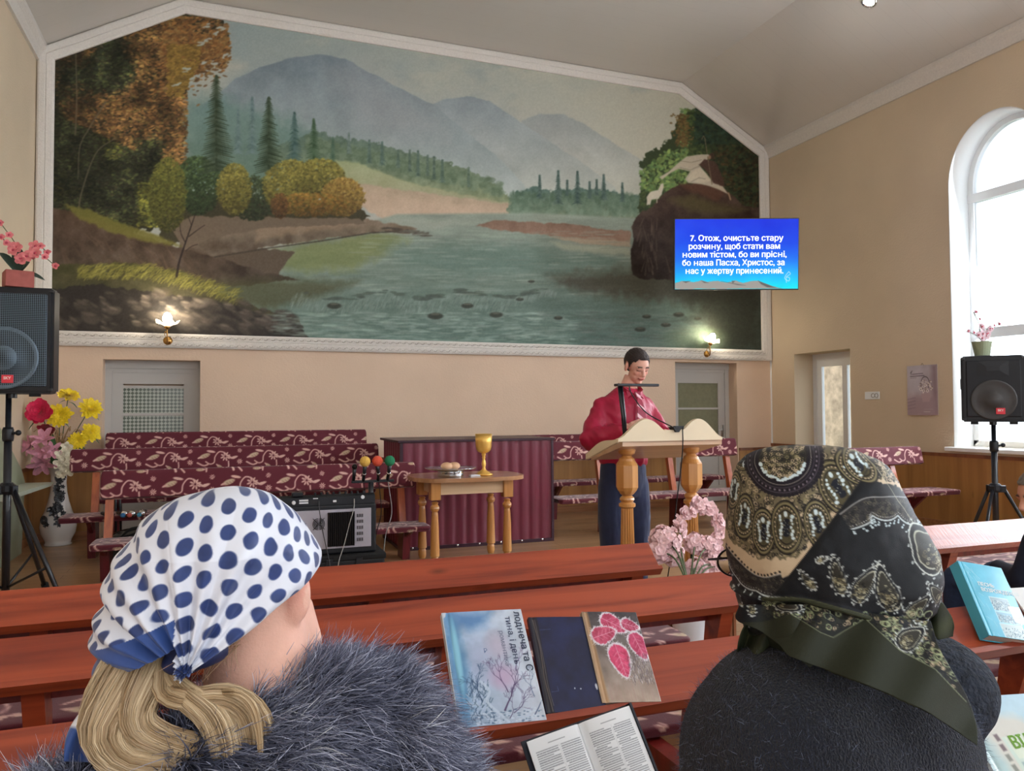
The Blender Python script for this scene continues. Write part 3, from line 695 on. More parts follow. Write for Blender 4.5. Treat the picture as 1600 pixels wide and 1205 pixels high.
# small relief scrolls stamped on the frame
mb = MB(); R = random.Random(2)
for k in range(230):
    x = XL + .12 + k * (XR - XL - .24) / 230
    for z in (2.175, 2.262):
        r = .012; a = (k % 2) * PI
        pts = [(x + r * math.cos(a + q * .9) * (1 + q * .18), YB - .058, z + r * math.sin(a + q * .9) * (1 + q * .18) * .8) for q in range(5)]
        mb.tube(pts, .0035, 4)
o = struct('trim_6', mb, mat('relief', (196, 188, 178), .7), True)

# ---- the painting itself, a pigment layer on the plaster
def mural_object():
    cv = paint_mural()
    nx, nz = 1150, 470
    x = np.linspace(XL + .10, XR - .10, nx); z = np.linspace(2.26, ZF - .1, nz); Xg, Zg = np.meshgrid(x, z)
    # the sketch was measured on an oblique view: this plane-to-plane map straightens it onto the wall
    Q = np.stack([Xg, Zg, np.ones_like(Xg)], -1) @ np.array([[1399.394329, 20.122835, 3155.785999], [218.936996, -1174.687908, 7448.235473], [0.350021, 0.032632, 8.969665]]).T
    sx = Q[..., 0] / Q[..., 2]; sy = Q[..., 1] / Q[..., 2]
    col = srgb(np.clip(cv.sample(sx, sy) * MURAL_GAIN, 0, 250))
    V = np.stack([Xg, np.full_like(Xg, YB - .006), Zg], -1).reshape(-1, 3); F = grid_faces(nz, nx)
    cx = V[F].mean(1); keep = cx[:, 2] < np.interp(cx[:, 0], [XL, X1, X2, XR], [ZS, ZF, ZF, ZS]) - .09; F = F[keep]
    me = np_mesh('painting', V, F, col.reshape(-1, 3), smooth=False)
    mm = mat('painted_plaster', (255, 255, 255), .55, attr='Pigment', spec=.3)
    o = link('wall_painting', me, mm)
    tag(o, 'huge wall painting of an autumn river valley with mountains, firs and a shepherd', 'painting')
MURAL_GAIN = np.array([1.18, 1.17, 1.15])
mural_object()

# ---- doors in the back wall: set back in the recess
M_pat = mat('patterned_glass', (158, 160, 142), .25, spec=.6, coat=.3)
nt = M_pat.node_tree; b = nt.nodes['Principled BSDF']
tc = node(nt, 'ShaderNodeTexCoord'); mpp = node(nt, 'ShaderNodeMapping'); mpp.inputs['Scale'].default_value = (34, 34, 34); mpp.inputs['Rotation'].default_value = (0, PI / 4, 0); nt.links.new(tc.outputs['Object'], mpp.inputs[0])
ck = node(nt, 'ShaderNodeTexChecker'); ck.inputs['Scale'].default_value = 1; nt.links.new(mpp.outputs[0], ck.inputs['Vector'])
ck.inputs['Color1'].default_value = lin((182, 186, 172)); ck.inputs['Color2'].default_value = lin((96, 104, 92))
nt.links.new(ck.outputs['Color'], b.inputs['Base Color'])
bp = node(nt, 'ShaderNodeBump'); bp.inputs['Strength'].default_value = .8; nt.links.new(ck.outputs['Fac'], bp.inputs['Height']); nt.links.new(bp.outputs[0], b.inputs['Normal'])
M_pat2 = mat('frosted_olive_glass', (128, 126, 98), .35, spec=.5, noise=.08, nscale=20)
M_metal = mat('steel', (190, 190, 190), .3, 1.0)
def back_door(num, rec, gm, rows):
    x0, x1, zt = rec; y = YB + .20
    mb = MB()                                     # frame
    mb.box((x0, y, 0), (x0 + .07, y + .08, zt - .09)); mb.box((x1 - .07, y, 0), (x1, y + .08, zt - .09)); mb.box((x0, y - .01, zt - .09), (x1, y + .08, zt)); mb.box((x0 + .07, y + .01, zt - .14), (x1 - .07, y + .1, zt - .09))
    o = struct('door_%d' % num, mb, M_grey_door)
    a, c = x0 + .07, x1 - .07; zt2 = zt - .14
    mb = MB(); s = .115
    mb.box((a, y + .02, .01), (a + s, y + .06, zt2)); mb.box((c - s, y + .02, .01), (c, y + .06, zt2)); mb.box((a + s, y + .02, zt2 - .13), (c - s, y + .06, zt2)); mb.box((a + s, y + .02, .01), (c - s, y + .06, .25))
    mb.box((a + s, y + .035, .25), (c - s, y + .045, .9)); mb.box((a + s, y + .02, .86), (c - s, y + .06, .98))
    tops = rows
    for z0, z1 in tops: mb.box((a + s, y + .022, z1), (c - s, y + .058, z1 + .03))
    lf = mb.build('door_leaf', M_grey_door, o)
    for z0, z1 in tops: MB().box((a + s, y + .038, z0), (c - s, y + .044, z1)).build('glass_pane', gm, o)
    mb = MB(); hx = c - .05; mb.box((hx - .02, y + .01, .98), (hx + .02, y + .02, 1.16)); mb.tube([(hx, y + .02, 1.08), (hx, y - .03, 1.08), (hx - .11, y - .03, 1.08)], .009, 8); mb.build('door_handle', M_metal, o, True)
    mb = MB(); mb.box((x0 - .02, YB + .30, 0), (x1 + .02, YB + .34, zt + .02)); mb.build('door_backing', M_wall, o)
back_door(1, DL, M_pat, [(1.02, 1.36), (1.39, 1.68)])
back_door(2, DR, M_pat2, [(.98, 1.40), (1.43, 1.80)])

# ---- glazed side door in the right wall, with daylight and a stone wall outside
x0 = XR + .34
mb = MB(); y0, y1, zt = SD
mb.box((x0, y0, 0), (x0 + .07, y0 + .07, zt - .08)); mb.box((x0, y1 - .07, 0), (x0 + .07, y1, zt - .08)); mb.box((x0, y0, zt - .08), (x0 + .07, y1, zt))
o = struct('door_3', mb, M_pvc)
mb = MB(); a, c = y0 + .07, y1 - .07
mb.box((x0 + .01, a, .01), (x0 + .06, a + .10, zt - .08)); mb.box((x0 + .01, c - .10, .01), (x0 + .06, c, zt - .08)); mb.box((x0 + .01, a + .1, zt - .19), (x0 + .06, c - .1, zt - .08)); mb.box((x0 + .01, a + .1, .01), (x0 + .06, c - .1, .22))
mb.box((x0 + .01, (a + c) / 2 - .12, .2), (x0 + .06, (a + c) / 2 - .03, zt - .19)); mb.build('door_leaf', M_pvc, o)
MB().box((x0 + .03, a + .08, .2), (x0 + .036, c - .08, zt - .15)).build('glass_pane', M_glass, o)
M_stone = mat('rough_stone_wall', (196, 176, 150), .9, noise=.35, nscale=6, bump=1.0, bscale=9)
tag(MB().box((10.4, 9.7, -.2), (10.8, 13.8, 3.2)).build('stone_wall', M_stone), 'rough beige stone wall outside the glazed side door', 'wall')['kind'] = 'structure'
tag(MB().box((XR + .65, 4, -.25), (26, 26, -.12)).build('ground', mat('grass_ground', (120, 132, 84), .95, noise=.3, nscale=5)), kind='structure')
# small door threshold reveals
mb = MB(); mb.box((XR, SD[0], -.02), (x0 + .07, SD[1], .004)); struct('trim_7', mb, M_base)
# ---------------------------------------------------------------- materials of the furniture
M_pew = wood_mat('red_varnished_pine', (164, 70, 38), (124, 44, 24), .36, axis=0, scale=.9, coat=.25)
M_pew_crk = wood_mat('red_varnished_pine_crackled', (166, 74, 44), (130, 50, 30), .40, axis=0, scale=.8, coat=.25, cracks=True)
M_pewleg = wood_mat('dark_red_varnish', (132, 36, 30), (104, 26, 24), .35, axis=2, coat=.4)
M_post = wood_mat('orange_varnish_post', (184, 96, 52), (158, 72, 38), .35, axis=2, coat=.4)
M_burg = wood_mat('burgundy_painted_wood', (108, 26, 36), (88, 20, 30), .4, axis=2, coat=.3)
M_fabric = mat('burgundy_floral_upholstery', (98, 30, 44), .8, attr='Pigment', sheen=.25, bump=.25, bscale=300)
M_beech = wood_mat('beech_veneer', (226, 196, 158), (206, 172, 132), .4, axis=0, scale=.4, coat=.2)
M_honey = wood_mat('honey_oak', (206, 148, 82), (184, 122, 60), .32, axis=2, scale=.7, coat=.5)
M_tabletop = wood_mat('table_top_oak', (186, 140, 100), (164, 116, 78), .28, axis=0, scale=.6, coat=.5)
M_black = mat('black_plastic', (24, 26, 32), .42, noise=.1, nscale=30)
M_blackm = mat('black_painted_metal', (28, 31, 38), .32, coat=.3)
M_rubber = mat('black_rubber', (20, 20, 22), .8)
M_chrome = mat('chrome', (225, 225, 228), .15, 1.0)

# ---- floral upholstery tile, .48 m by .40 m
def paint_fabric():
    bgc = (98, 26, 42); li = np.array((222, 182, 168)); lt = np.array((206, 186, 152))
    cv = Canvas(0, 0, 48, 40, 145, 121, bgc)
    def star(x, y, r):
        r *= 1.15
        for k in range(8):
            a = k * PI / 4 + .3; cv.dab(x + math.cos(a) * r * .62, y + math.sin(a) * r * .62, r * .42, r * .17, li, 1, a)
        cv.dab(x, y, r * .22, r * .22, bgc); cv.ring(x, y, r * .26, r * .26, .45, li)
    def leaf(x, y, L, a, col=lt):
        cv.dab(x, y, L, L * .42, col, .95, a); cv.dab(x + math.cos(a) * L * .8, y + math.sin(a) * L * .8, L * .45, L * .16, li, 1, a)
        for k in (-.5, -.1, .3): cv.line([(x + math.cos(a) * L * k, y + math.sin(a) * L * k), (x + math.cos(a) * L * (k - .2) - math.sin(a) * L * .3, y + math.sin(a) * L * (k - .2) + math.cos(a) * L * .3)], .3, bgc, .8)
    V = lambda p, w=.8: cv.line(curve(p), w * 1.5, li, 1, wd2=w * 1.5)
    # lower row
    leaf(9, 31, 6.2, .35 + PI); cv.dab(15, 35.5, 5, 1.4, li, 1, -.2)
    V([(10, 25), (14, 22.5), (18, 24), (19, 30), (23, 35), (28, 34), (31, 31)]); star(29, 30, 4.4)
    V([(31, 31), (36, 28), (39, 29)], 1.1); cv.dab(37.5, 29, 4.5, 1.3, li, 1, .25)
    star(43, 24.5, 2.6)
    # upper row
    star(6, 11, 4.6); V([(9, 12), (18, 14), (28, 13), (34, 11)]); V([(16, 14), (12, 8), (13, 2)], 1.3); V([(19, 13), (17, 6), (20, 1)], 1)
    V([(34, 11), (38, 6), (38, 1)]); leaf(33, 3, 4, 0); V([(28, 13), (32, 19), (32, 25)]); cv.dab(40, 12, 5.2, 1.4, li, 1, -.35); V([(34, 14), (38, 11), (44, 12)], 1)
    leaf(24, 19, 4.5, -.7 + PI); cv.dab(20, 9.5, 3.6, 1, li, 1, -.3); star(43, 36, 2.2); V([(2, 24), (8, 21), (12, 22)], 1)
    return cv
FAB = paint_fabric()
def fab_col(u, v):
    return srgb(FAB.sample((u * 100) % 47.9, (v * 100) % 39.9))
def upholstery(name, x0, x1, prof, parent, voff=0.0, uoff=0.0, M=None, step=.0062):
    """Padded strip: rounded profile in (y, z) swept along x, with the woven flowers in its pigment."""
    P = curve(list(prof) + [prof[0]], 4)[:-1]
    d = np.hypot(*(np.roll(P, -1, 0) - P).T); s = np.concatenate([[0], np.cumsum(d)]); L = s[-1]
    ns = max(12, int(L / step)); t = np.linspace(0, L, ns, endpoint=False)
    Pc = np.vstack([P, P[:1]]); py = np.interp(t, s, Pc[:, 0]); pz = np.interp(t, s, Pc[:, 1])
    nu = int((x1 - x0) / step) + 2; X = np.linspace(x0, x1, nu)
    XX, PY = np.meshgrid(X, py); _, PZ = np.meshgrid(X, pz); _, TT = np.meshgrid(X, t)
    V = np.stack([XX, PY, PZ], -1); cyz = np.array([py.mean(), pz.mean()])
    for k, q in ((0, .72), (1, .9), (2, .97)):           # rounded ends
        for e in (k, nu - 1 - k): V[:, e, 1] = cyz[0] + (V[:, e, 1] - cyz[0]) * q; V[:, e, 2] = cyz[1] + (V[:, e, 2] - cyz[1]) * q
    col = fab_col(XX - x0 + uoff, voff + TT).reshape(-1, 3)
    V = V.reshape(-1, 3); j = np.arange(ns)
    F = grid_faces(ns, nu); wrap = np.stack([(ns - 1) * nu + np.arange(nu - 1), (ns - 1) * nu + np.arange(1, nu), np.arange(1, nu), np.arange(nu - 1)], -1)
    F = np.vstack([F, wrap])
    nv = len(V); V = np.vstack([V, [[x0, *cyz]], [[x1, *cyz]]]); c0 = fab_col(np.array([.2]), np.array([.385]))
    col = np.vstack([col, c0, c0])
    caps = []
    for k in range(ns): k2 = (k + 1) % ns; caps.append((nv, k2 * nu, k * nu, nv)); caps.append((nv + 1, k * nu + nu - 1, k2 * nu + nu - 1, nv + 1))
    me = np_mesh(name, V, F, col); 
    mb = bmesh.new(); mb.from_mesh(me); mb.verts.ensure_lookup_table()
    for a, b_, c, _ in caps:
        try: mb.faces.new((mb.verts[a], mb.verts[b_], mb.verts[c])).smooth = True
        except ValueError: pass
    mb.to_mesh(me); mb.free()
    return link(name, me, M_fabric, parent)

# ---------------------------------------------------------------- choir benches
def choir_bench(x0, x1, yb, zt, zs, label, group, h=.21, posts=(), uo=0.0, group_on=True, vo=.0, rz=0.0, loc=(0, 0, 0)):
    """yb: back of the bench; zt: top of the padded band; zs: height of the seat."""
    t = empty('choir_bench', loc, rz, label, 'bench', group)
    lean = .10; zb = zt - h
    def yy(z): return yb - lean * (1 - (z - zs) / (zt - zs))
    y1, y0 = yy(zt), yy(zb)
    prof = [(y0 - .035, zb + .01), (y0 - .045, zb + h * .5), (y1 - .04, zt - .015), (y1 - .012, zt), (y1 + .012, zt - .01), (y0 + .02, zb + .01), (y0 - .01, zb)]
    prof = [(y0 - .04, zb + .012), (y1 - .045, zt - .02), (y1 - .015, zt), (y1 + .012, zt - .015), (y0 + .012, zb + .012), (y0 - .015, zb)]
    upholstery('backrest', x0, x1, prof, t, voff=.19 + vo, uoff=uo)
    sf = yb - lean - .42
    prof = [(sf, zs - .045), (sf - .012, zs - .02), (sf + .03, zs), (yb - lean - .03, zs - .005), (yb - lean, zs - .03), (yb - lean - .02, zs - .05), (sf + .03, zs - .055)]
    upholstery('seat', x0 - .02, x1 + .04, prof, t, voff=.02, uoff=uo + .1, step=.009)
    for px in posts:
        mb = MB(); mb.prism([(yy(zs) - .035, zs - .03), (yy(zs) + .035, zs - .03), (y1 + .055, zt - .06), (y1 + .012, zt - .06), (yy(zb), zb)], px - .032, px + .032, 'X'); mb.build('post', M_post, t)
        mb = MB(); mb.prism([(yy(zs) - .16, 0), (yy(zs) + .05, 0), (yy(zs) + .03, zs - .055), (yy(zs) - .22, zs - .055)], px - .035, px + .035, 'X', None); mb.build('leg', M_burg, t)
        mb = MB(); mb.prism([(sf + .03, zs - .06), (yy(zs) - .1, .18), (yy(zs) - .1, .25), (sf + .12, zs - .06)], px - .018, px + .018, 'X'); mb.build('brace', M_burg, t)
    return t
GB = 'choir benches left of the red box'
choir_bench(-1.00, 1.74, 7.42, .895, .345, 'low burgundy floral bench, front one of the three left of the red box', GB, .235, (-.93, .36, 1.60), uo=.02, vo=.02)
choir_bench(-1.43, 1.60, 8.60, 1.035, .43, 'burgundy floral bench, middle one of the three left of the red box', GB, .22, (-1.20, -.30, 1.48), uo=.30, vo=.0)
choir_bench(-1.24, 1.62, 9.50, 1.172, .50, 'burgundy floral bench in front of the left door, rearmost of the three', GB, .22, (-1.1, .2, 1.5), uo=.10, vo=.01)
GR = 'choir benches behind the lectern'
choir_bench(3.50, 6.35, 9.30, 1.075, .50, 'burgundy floral bench by the painted wall behind the preacher, the rearmost there', GR, .21, (3.95, 5.0, 6.2), uo=.1)
choir_bench(3.36, 5.95, 8.00, 1.04, .45, 'burgundy floral bench right behind the preacher and the lectern', GR, .21, (4.05, 5.0, 5.82), uo=.35, vo=.02)
choir_bench(5.9, 7.60, 6.75, .955, .50, 'short burgundy floral bench beside the right speaker stand', None, .20, (6.35, 7.15), uo=.2)

# ---------------------------------------------------------------- nave pews with slanted book rests
def pew(x0, x1, y, label, group, posts, m=None, seat=True, cut=0.0):
    """y: top edge of the book rest (z .72); it slopes down towards the camera to (y-.11, .61)."""
    t = empty('pew', (0, 0, 0), 0, label, 'pew', group); m = m or M_pew
    mb = MB(); th = .012
    mb.prism([(y, .72), (y - .115, .607), (y - .115 - .014, .621), (y - .112, .595), (y + .014, .706), (y + .014, .716)][:2] + [(y - .101, .590), (y + .014, .704)], x0, x1, 'X')
    o = mb.build('book_rest', m, t)
    mb = MB(); mb.prism([(y - .112, .613), (y - .125, .628), (y - .138, .615), (y - .112, .580), (y - .098, .592)], x0, x1 + .002, 'X'); mb.build('ledge', m, t)
    mb = MB(); mb.prism([(y + .016, .52), (y + .034, .52), (y + .034, .705), (y + .016, .705)][:4], x0 + .02, x1 - .02, 'X'); mb.build('back_board', M_pewleg, t)
    for px in posts:
        mb = MB(); mb.prism([(y - .085, .585), (y - .03, .40), (y - .02, 0), (y + .06, 0), (y + .05, .40), (y + .010, .695)][:6], px - .03, px + .03, 'X'); mb.build('post', M_pew if px != posts[-1] else M_pew, t)
        mb = MB(); mb.prism([(y + .05, 0), (y + .42, 0), (y + .46, .337), (y + .05, .337)], px - .03, px + .03, 'X'); mb.build('leg', M_pewleg, t)
    if seat:
        prof = [(y + .52, .345), (y + .535, .365), (y + .51, .385), (y + .26, .38), (y + .24, .36), (y + .26, .34), (y + .48, .335)]
        upholstery('seat', x0 + .02, x1 - .02, prof, t, voff=.02, uoff=.1, step=.011)
    return t
GP = 'red varnished pews of the nave'
pew(-1.90, 2.03, 3.45, 'red pine pew with slanted book rest, nearest to the communion table', GP, (-.66, .62, 1.92))
pew(-1.90, 1.99, 2.72, 'red pine pew with slanted book rest between the front row and the songbooks', GP, (-.53, .75, 1.92))
pew(-1.90, 4.20, 1.94, 'long red pine pew carrying the worn winter and navy songbooks', GP, (-.60, 1.30, 2.62, 4.1))
pew(-1.90, 4.20, 1.15, 'red pine pew carrying the open book, nearest to the camera', GP, (-.9, 1.10, 2.62, 4.1))
pew(2.95, 7.0, 3.33, 'crackled glossy red pew in front of the right speaker stand', GP, (3.92, 6.6), M_pew_crk)
pew(-1.90, 4.20, .27, 'red pine pew seating the two women in headscarves', GP, (-.9, 1.10, 2.62, 4.1))

# ---------------------------------------------------------------- corrugated burgundy box (covered font)
M_sheet = mat('burgundy_sheet_metal', (108, 21, 46), .38, metal=.0, spec=.6, coat=.3, noise=.05, nscale=3)
M_sheetdk = mat('dark_purple_edge_trim', (58, 26, 42), .4, spec=.5)
def red_box():
    t = empty('corrugated_box', (0, 0, 0), 0, 'long burgundy box of corrugated sheet metal behind the communion table', 'box')
    x0, x1, y0, y1, z = 1.64, 3.30, 7.58, 8.50, 1.10
    def ribs(a, b_, f):
        n = int((b_ - a) / .0115); P = []
        for k in range(n + 1):
            u = a + (b_ - a) * k / n; ph = ((u - a) / .115) % 1
            h = .011 * (.5 + .5 * math.cos(2 * PI * ph)) ** 1.5; P.append(f(u, h))
        return P
    for nm, f in (('front_panel', lambda u, h: (u, y0 + h)), ('side_panel', None)):
        if f: P = ribs(x0, x1, f); 
        else: P = ribs(y0, y1, lambda u, h: (x0 + h, u))
        mb = MB(); mb.grid([[(p[0], p[1], .03) for p in P], [(p[0], p[1], z - .02) for p in P]]); mb.build(nm, M_sheet, t, True)
    MB().box((x0 + .03, y0 + .03, 0), (x1 - .005, y1 - .01, z - .03)).build('core', M_sheetdk, t)
    mb = MB(); mb.box((x0 - .03, y0 - .02, z - .02), (x1 + .02, y1 + .02, z + .005), bev=.004); mb.build('lid', M_sheetdk, t)
    mb = MB()
    mb.box((x0 - .006, y0 - .006, 0), (x0 + .022, y0 + .02, z - .02)); mb.box((x1 - .02, y0 - .006, 0), (x1 + .006, y0 + .02, z - .02)); mb.box((x0, y0 - .004, .0), (x1, y0 + .016, .035)); mb.box((x0 - .004, y0, 0), (x0 + .016, y1, .035)); mb.build('edge_trim', M_sheetdk, t)
    for k in range(7):
        mb = MB(); mb.ball((x0 + .12 + k * .235, y0 - .006, .025), (.012, .006, .012), 8, 6); mb.build('screw', M_chrome, t, True)
red_box()

# ---------------------------------------------------------------- communion table with what stands on it
def table():
    t = empty('communion_table', (2.12, 6.93, 0), 0, 'small honey coloured table with turned legs and rounded top, before the red box', 'table')
    a, b_, ex = .53, .38, 3.2; P = []
    for k in range(48):
        q = 2 * PI * k / 48; c, s = math.cos(q), math.sin(q); P.append((a * math.copysign(abs(c) ** (2 / ex), c), b_ * math.copysign(abs(s) ** (2 / ex), s)))
    mb = MB(); mb.prism(P, .762, .798, 'Z'); mb.build('table_top', M_tabletop, t)
    mb = MB()
    for s in (-1, 1): mb.box((-.36, s * .24 - .011, .645), (.33, s * .24 + .011, .762)); mb.box((s * .345 - .011, -.24, .645), (s * .345 + .011, .24, .762))
    mb.build('apron', M_beech, t)
    prof = [(.022, .585), (.033, .575), (.026, .56), (.04, .54), (.043, .525), (.036, .505), (.026, .495), (.03, .47), (.036, .36), (.04, .2), (.043, .12), (.043, .10), (.03, .09), (.038, .07), (.038, .03), (.028, 0)]
    leg = MB(); leg.box((-.047, -.047, .60), (.047, .047, .762), bev=.007); leg.lathe(prof[::-1], 16); me = leg.mesh('leg')
    for x, y in ((-.36, -.23), (.33, -.23), (-.36, .24), (.33, .24)): link('leg', me.copy(), M_honey, t, False, (x, y, 0))
table()
TZ = .799
M_gold = mat('brushed_gold', (244, 196, 104), .38, .65, noise=.05, nscale=30)
mb = MB(); mb.lathe([(.078, 0), (.085, .006), (.082, .014), (.06, .02), (.056, .028), (.035, .04), (.018, .055), (.014, .075), (.019, .09), (.021, .11), (.016, .13), (.012, .15), (.017, .165), (.015, .18), (.022, .19), (.018, .198), (.022, .205), (.05, .217), (.066, .235), (.074, .27), (.076, .31), (.079, .385), (.074, .383), (.071, .31), (.06, .24), (.0, .225)], 32)
o = mb.build('chalice', M_gold, None, True, loc=(2.25, 6.78, TZ)); tag(o, 'tall golden chalice standing on the communion table', 'chalice')
M_silver = mat('polished_silver', (212, 218, 222), .16, 1.0)
t = empty('bread_tray', (1.93, 6.78, TZ), 0, 'polished silver tray on a drum base on the communion table', 'tray')
mb = MB(); mb.lathe([(.115, 0), (.12, .005), (.118, .02), (.122, .03), (.118, .045), (.12, .055)], 40); mb.build('drum_base', M_silver, t, True)
mb = MB(); mb.lathe([(.12, .055), (.2, .066), (.235, .078), (.238, .083), (.2, .075), (.12, .066)], 40); mb.build('rim', M_silver, t, True)
mb = MB()
for dx, dy in ((-.035, 0), (.04, .01)): mb.ball((dx, dy, .03), (.055, .06, .036), 16, 10)
o = link('bread_loaf', remeshed(mb, .006, 3), mat('bread_crust', (222, 176, 140), .7, noise=.1, nscale=20), None, True, (1.925, 6.77, TZ + .066)); tag(o, 'round pale bread loaf lying on the silver tray', 'bread')
mb = MB(); mb.prism([(0, 0), (.09, .0), (.095, .06), (.0, .065)], 0, .012, 'Z'); o = mb.build('napkin', mat('white_cloth', (232, 232, 236), .8), None, loc=(2.10, 6.70, TZ)); tag(o, 'small folded white napkin lying beside the golden chalice', 'napkin')

# ---------------------------------------------------------------- lectern
M_cream = mat('cream_painted_board', (232, 214, 182), .5, noise=.04, nscale=4)
M_pinkwood = wood_mat('pale_pink_wood', (222, 188, 156), (204, 166, 134), .4, axis=0, scale=.3)
def lectern():
    t = empty('lectern', (2.60, 4.15, 0), 0, 'wooden lectern with cream double-crested desk on two turned posts', 'lectern')
    hw, dp, zf, zb = .375, .42, 1.212, 1.10
    # desk board, sloping down to the reader
    mb = MB(); mb.prism([(-.01, zf), (dp, zb), (dp, zb - .03), (-.01, zf - .035)], -hw + .04, hw + .01, 'X'); 
    mb.build('desk_board', M_pinkwood, t)
    # front crest, two waves like an open book
    def wave(u): return .012 + .118 * (math.sin(PI * min(1, max(0, u))) ** 1.6)
    P = [(-hw + .0, zf - .005)]
    N = 60
    for k in range(N + 1):
        u = k / N; x = -hw + 2 * hw * u
        z = wave(u / .53) if u < .53 else wave((u - .53) / .47)
        if abs(u - .53) < .09: z = max(z, .062 - .2 * (0 if abs(u - .53) > .09 else 0)) 
        P.append((x, zf + max(z, .012)))
    P.append((hw, zf - .005))
    mb = MB(); mb.prism(P, -.03, .0, 'Y'); mb.build('front_crest', M_cream, t)
    # left wing with a smaller crest following the slope
    P = [(0, zf - .012)]
    for k in range(25):
        u = k / 24; y = dp * 1.0 * u + .0; z = zf + (zb - zf) * u + .03 * math.sin(PI * u) ** 1.5 + .01
        P.append((y, z))
    P.append((dp, zb - .025))
    for sx, w in ((-hw, .022), (hw - .02, .022)):
        mb = MB(); mb.prism(P, sx - .0, sx + w, 'X'); mb.build('side_crest', M_cream, t)
    prof = [(.03, 1.19), (.036, 1.178), (.052, 1.16), (.056, 1.145), (.05, 1.125), (.03, 1.112), (.034, 1.104), (.046, 1.096), (.052, 1.08), (.062, 1.066), (.067, 1.058)]
    prof2 = [(.045, .875), (.03, .862), (.044, .85), (.047, .838), (.036, .822), (.052, .812), (.052, .795), (.04, .785)]
    for x in (-.235, .238):
        p = empty('tmp'); bpy.data.objects.remove(p)
        mb = MB(); mb.lathe(prof[::-1], 24)
        oc = [(.067, 1.058), (.072, 1.05), (.072, .915), (.062, .895), (.045, .875)]; mb.lathe(oc[::-1], 8)
        mb.lathe(prof2[::-1], 24)
        mb.lathe([(.055, .10), (.052, .14), (.05, .3), (.047, .45), (.043, .6), (.038, .785)], 32, flute=.13)
        mb.lathe([(.075, .0), (.075, .07), (.06, .09), (.055, .10)], 24)
        link('post', mb.mesh('post'), M_honey, t, False, (x, .12, 0))
    mb = MB(); mb.box((-.36, .0, 0), (.36, .26, .04), bev=.008); mb.build('foot_board', M_honey, t)
lectern()
# cord tied round the left post
mb = MB(); mb.tube([(2.365 + .052 * math.cos(a), 4.27 + .052 * math.sin(a), .52 + .004 * math.sin(a)) for a in np.linspace(0, 2 * PI, 25)], .006, 6); mb.tube([(2.32, 4.24, .52), (2.31, 4.22, .49), (2.315, 4.23, .45)], .009, 6)
tag(mb.build('white_cord', mat('white_rope', (225, 215, 205), .8), None, True), 'white cord tied round the left post of the lectern', 'cord')
# clip-on reading lamp, black
t = empty('reading_lamp', (2.285, 4.17, 1.2), 0, 'black reading lamp with upright arm and flat bar head clamped to the lectern', 'lamp')
mb = MB(); mb.tube([(0.02, .015, .02), (.012, .02, .16), (-.012, .02, .345)], .011, 8); mb.tube([(.028, .01, .02), (.02, .01, .16), (-.0, .01, .345)], .008, 8); mb.build('arm', M_blackm, t, True)
mb = MB(); mb.box((-.045, -.02, .345), (.25, .03, .362), bev=.005); mb.build('lamp_bar', M_blackm, t)
MB().box((.005, .0, .012), (.045, .03, .035), bev=.004).build('clamp', M_black, t)
# microphone clip and its cable hanging in front
t = empty('lectern_microphone', (2.63, 4.12, 1.28), 0, 'small black microphone clip in the dip of the lectern crest with cable down', 'microphone')
mb = MB(); mb.prism([(-.03, .012), (.035, .012), (.012, -.02), (-.008, -.02)], -.02, .04, 'Y'); mb.box((-.012, -.015, -.0), (.05, .01, .018)); mb.build('clip', M_black, t)
mb = MB(); mb.tube(curve([(.04, -.015, .01), (.038, -.018, -.10), (.02, -.02, -.25), (-.02, -.02, -.5), (-.06, -.03, -.75), (-.09, -.02, -.95), (-.12, .02, -1.27)]), .0035, 6); mb.build('cable', M_rubber, t, True)
mb = MB(); mb.tube(curve([(-.02, .0, .01), (-.06, .25, .1), (-.08, .40, .22), (-.11, .38, .275), (-.135, .34, .25)]), .004, 6); mb.build('gooseneck', M_blackm, t, True)
# ---------------------------------------------------------------- sound gear
M_grille = mat('speaker_grille', (70, 84, 96), .5, metal=.4)
nt = M_grille.node_tree; b = nt.nodes['Principled BSDF']
tc = node(nt, 'ShaderNodeTexCoord'); vo = node(nt, 'ShaderNodeTexVoronoi'); vo.inputs['Scale'].default_value = 82; vo.inputs['Randomness'].default_value = 0.0; nt.links.new(tc.outputs['Object'], vo.inputs['Vector'])
cr = node(nt, 'ShaderNodeValToRGB'); cr.color_ramp.elements[0].position = .35; cr.color_ramp.elements[1].position = .5; cr.color_ramp.elements[0].color = lin((14, 18, 24)); cr.color_ramp.elements[1].color = lin((104, 120, 134))
nt.links.new(vo.outputs['Distance'], cr.inputs[0]); nt.links.new(cr.outputs[0], b.inputs['Base Color'])
M_grille2 = mat('dark_speaker_grille', (26, 28, 34), .55)
M_cone = mat('speaker_cone', (64, 62, 62), .55)
M_cone_b = mat('speaker_cone_blue_grey', (98, 112, 124), .5)
M_badge = mat('red_badge', (226, 60, 74), .4)
M_badgetxt = mat('badge_lettering', (250, 225, 222), .5)
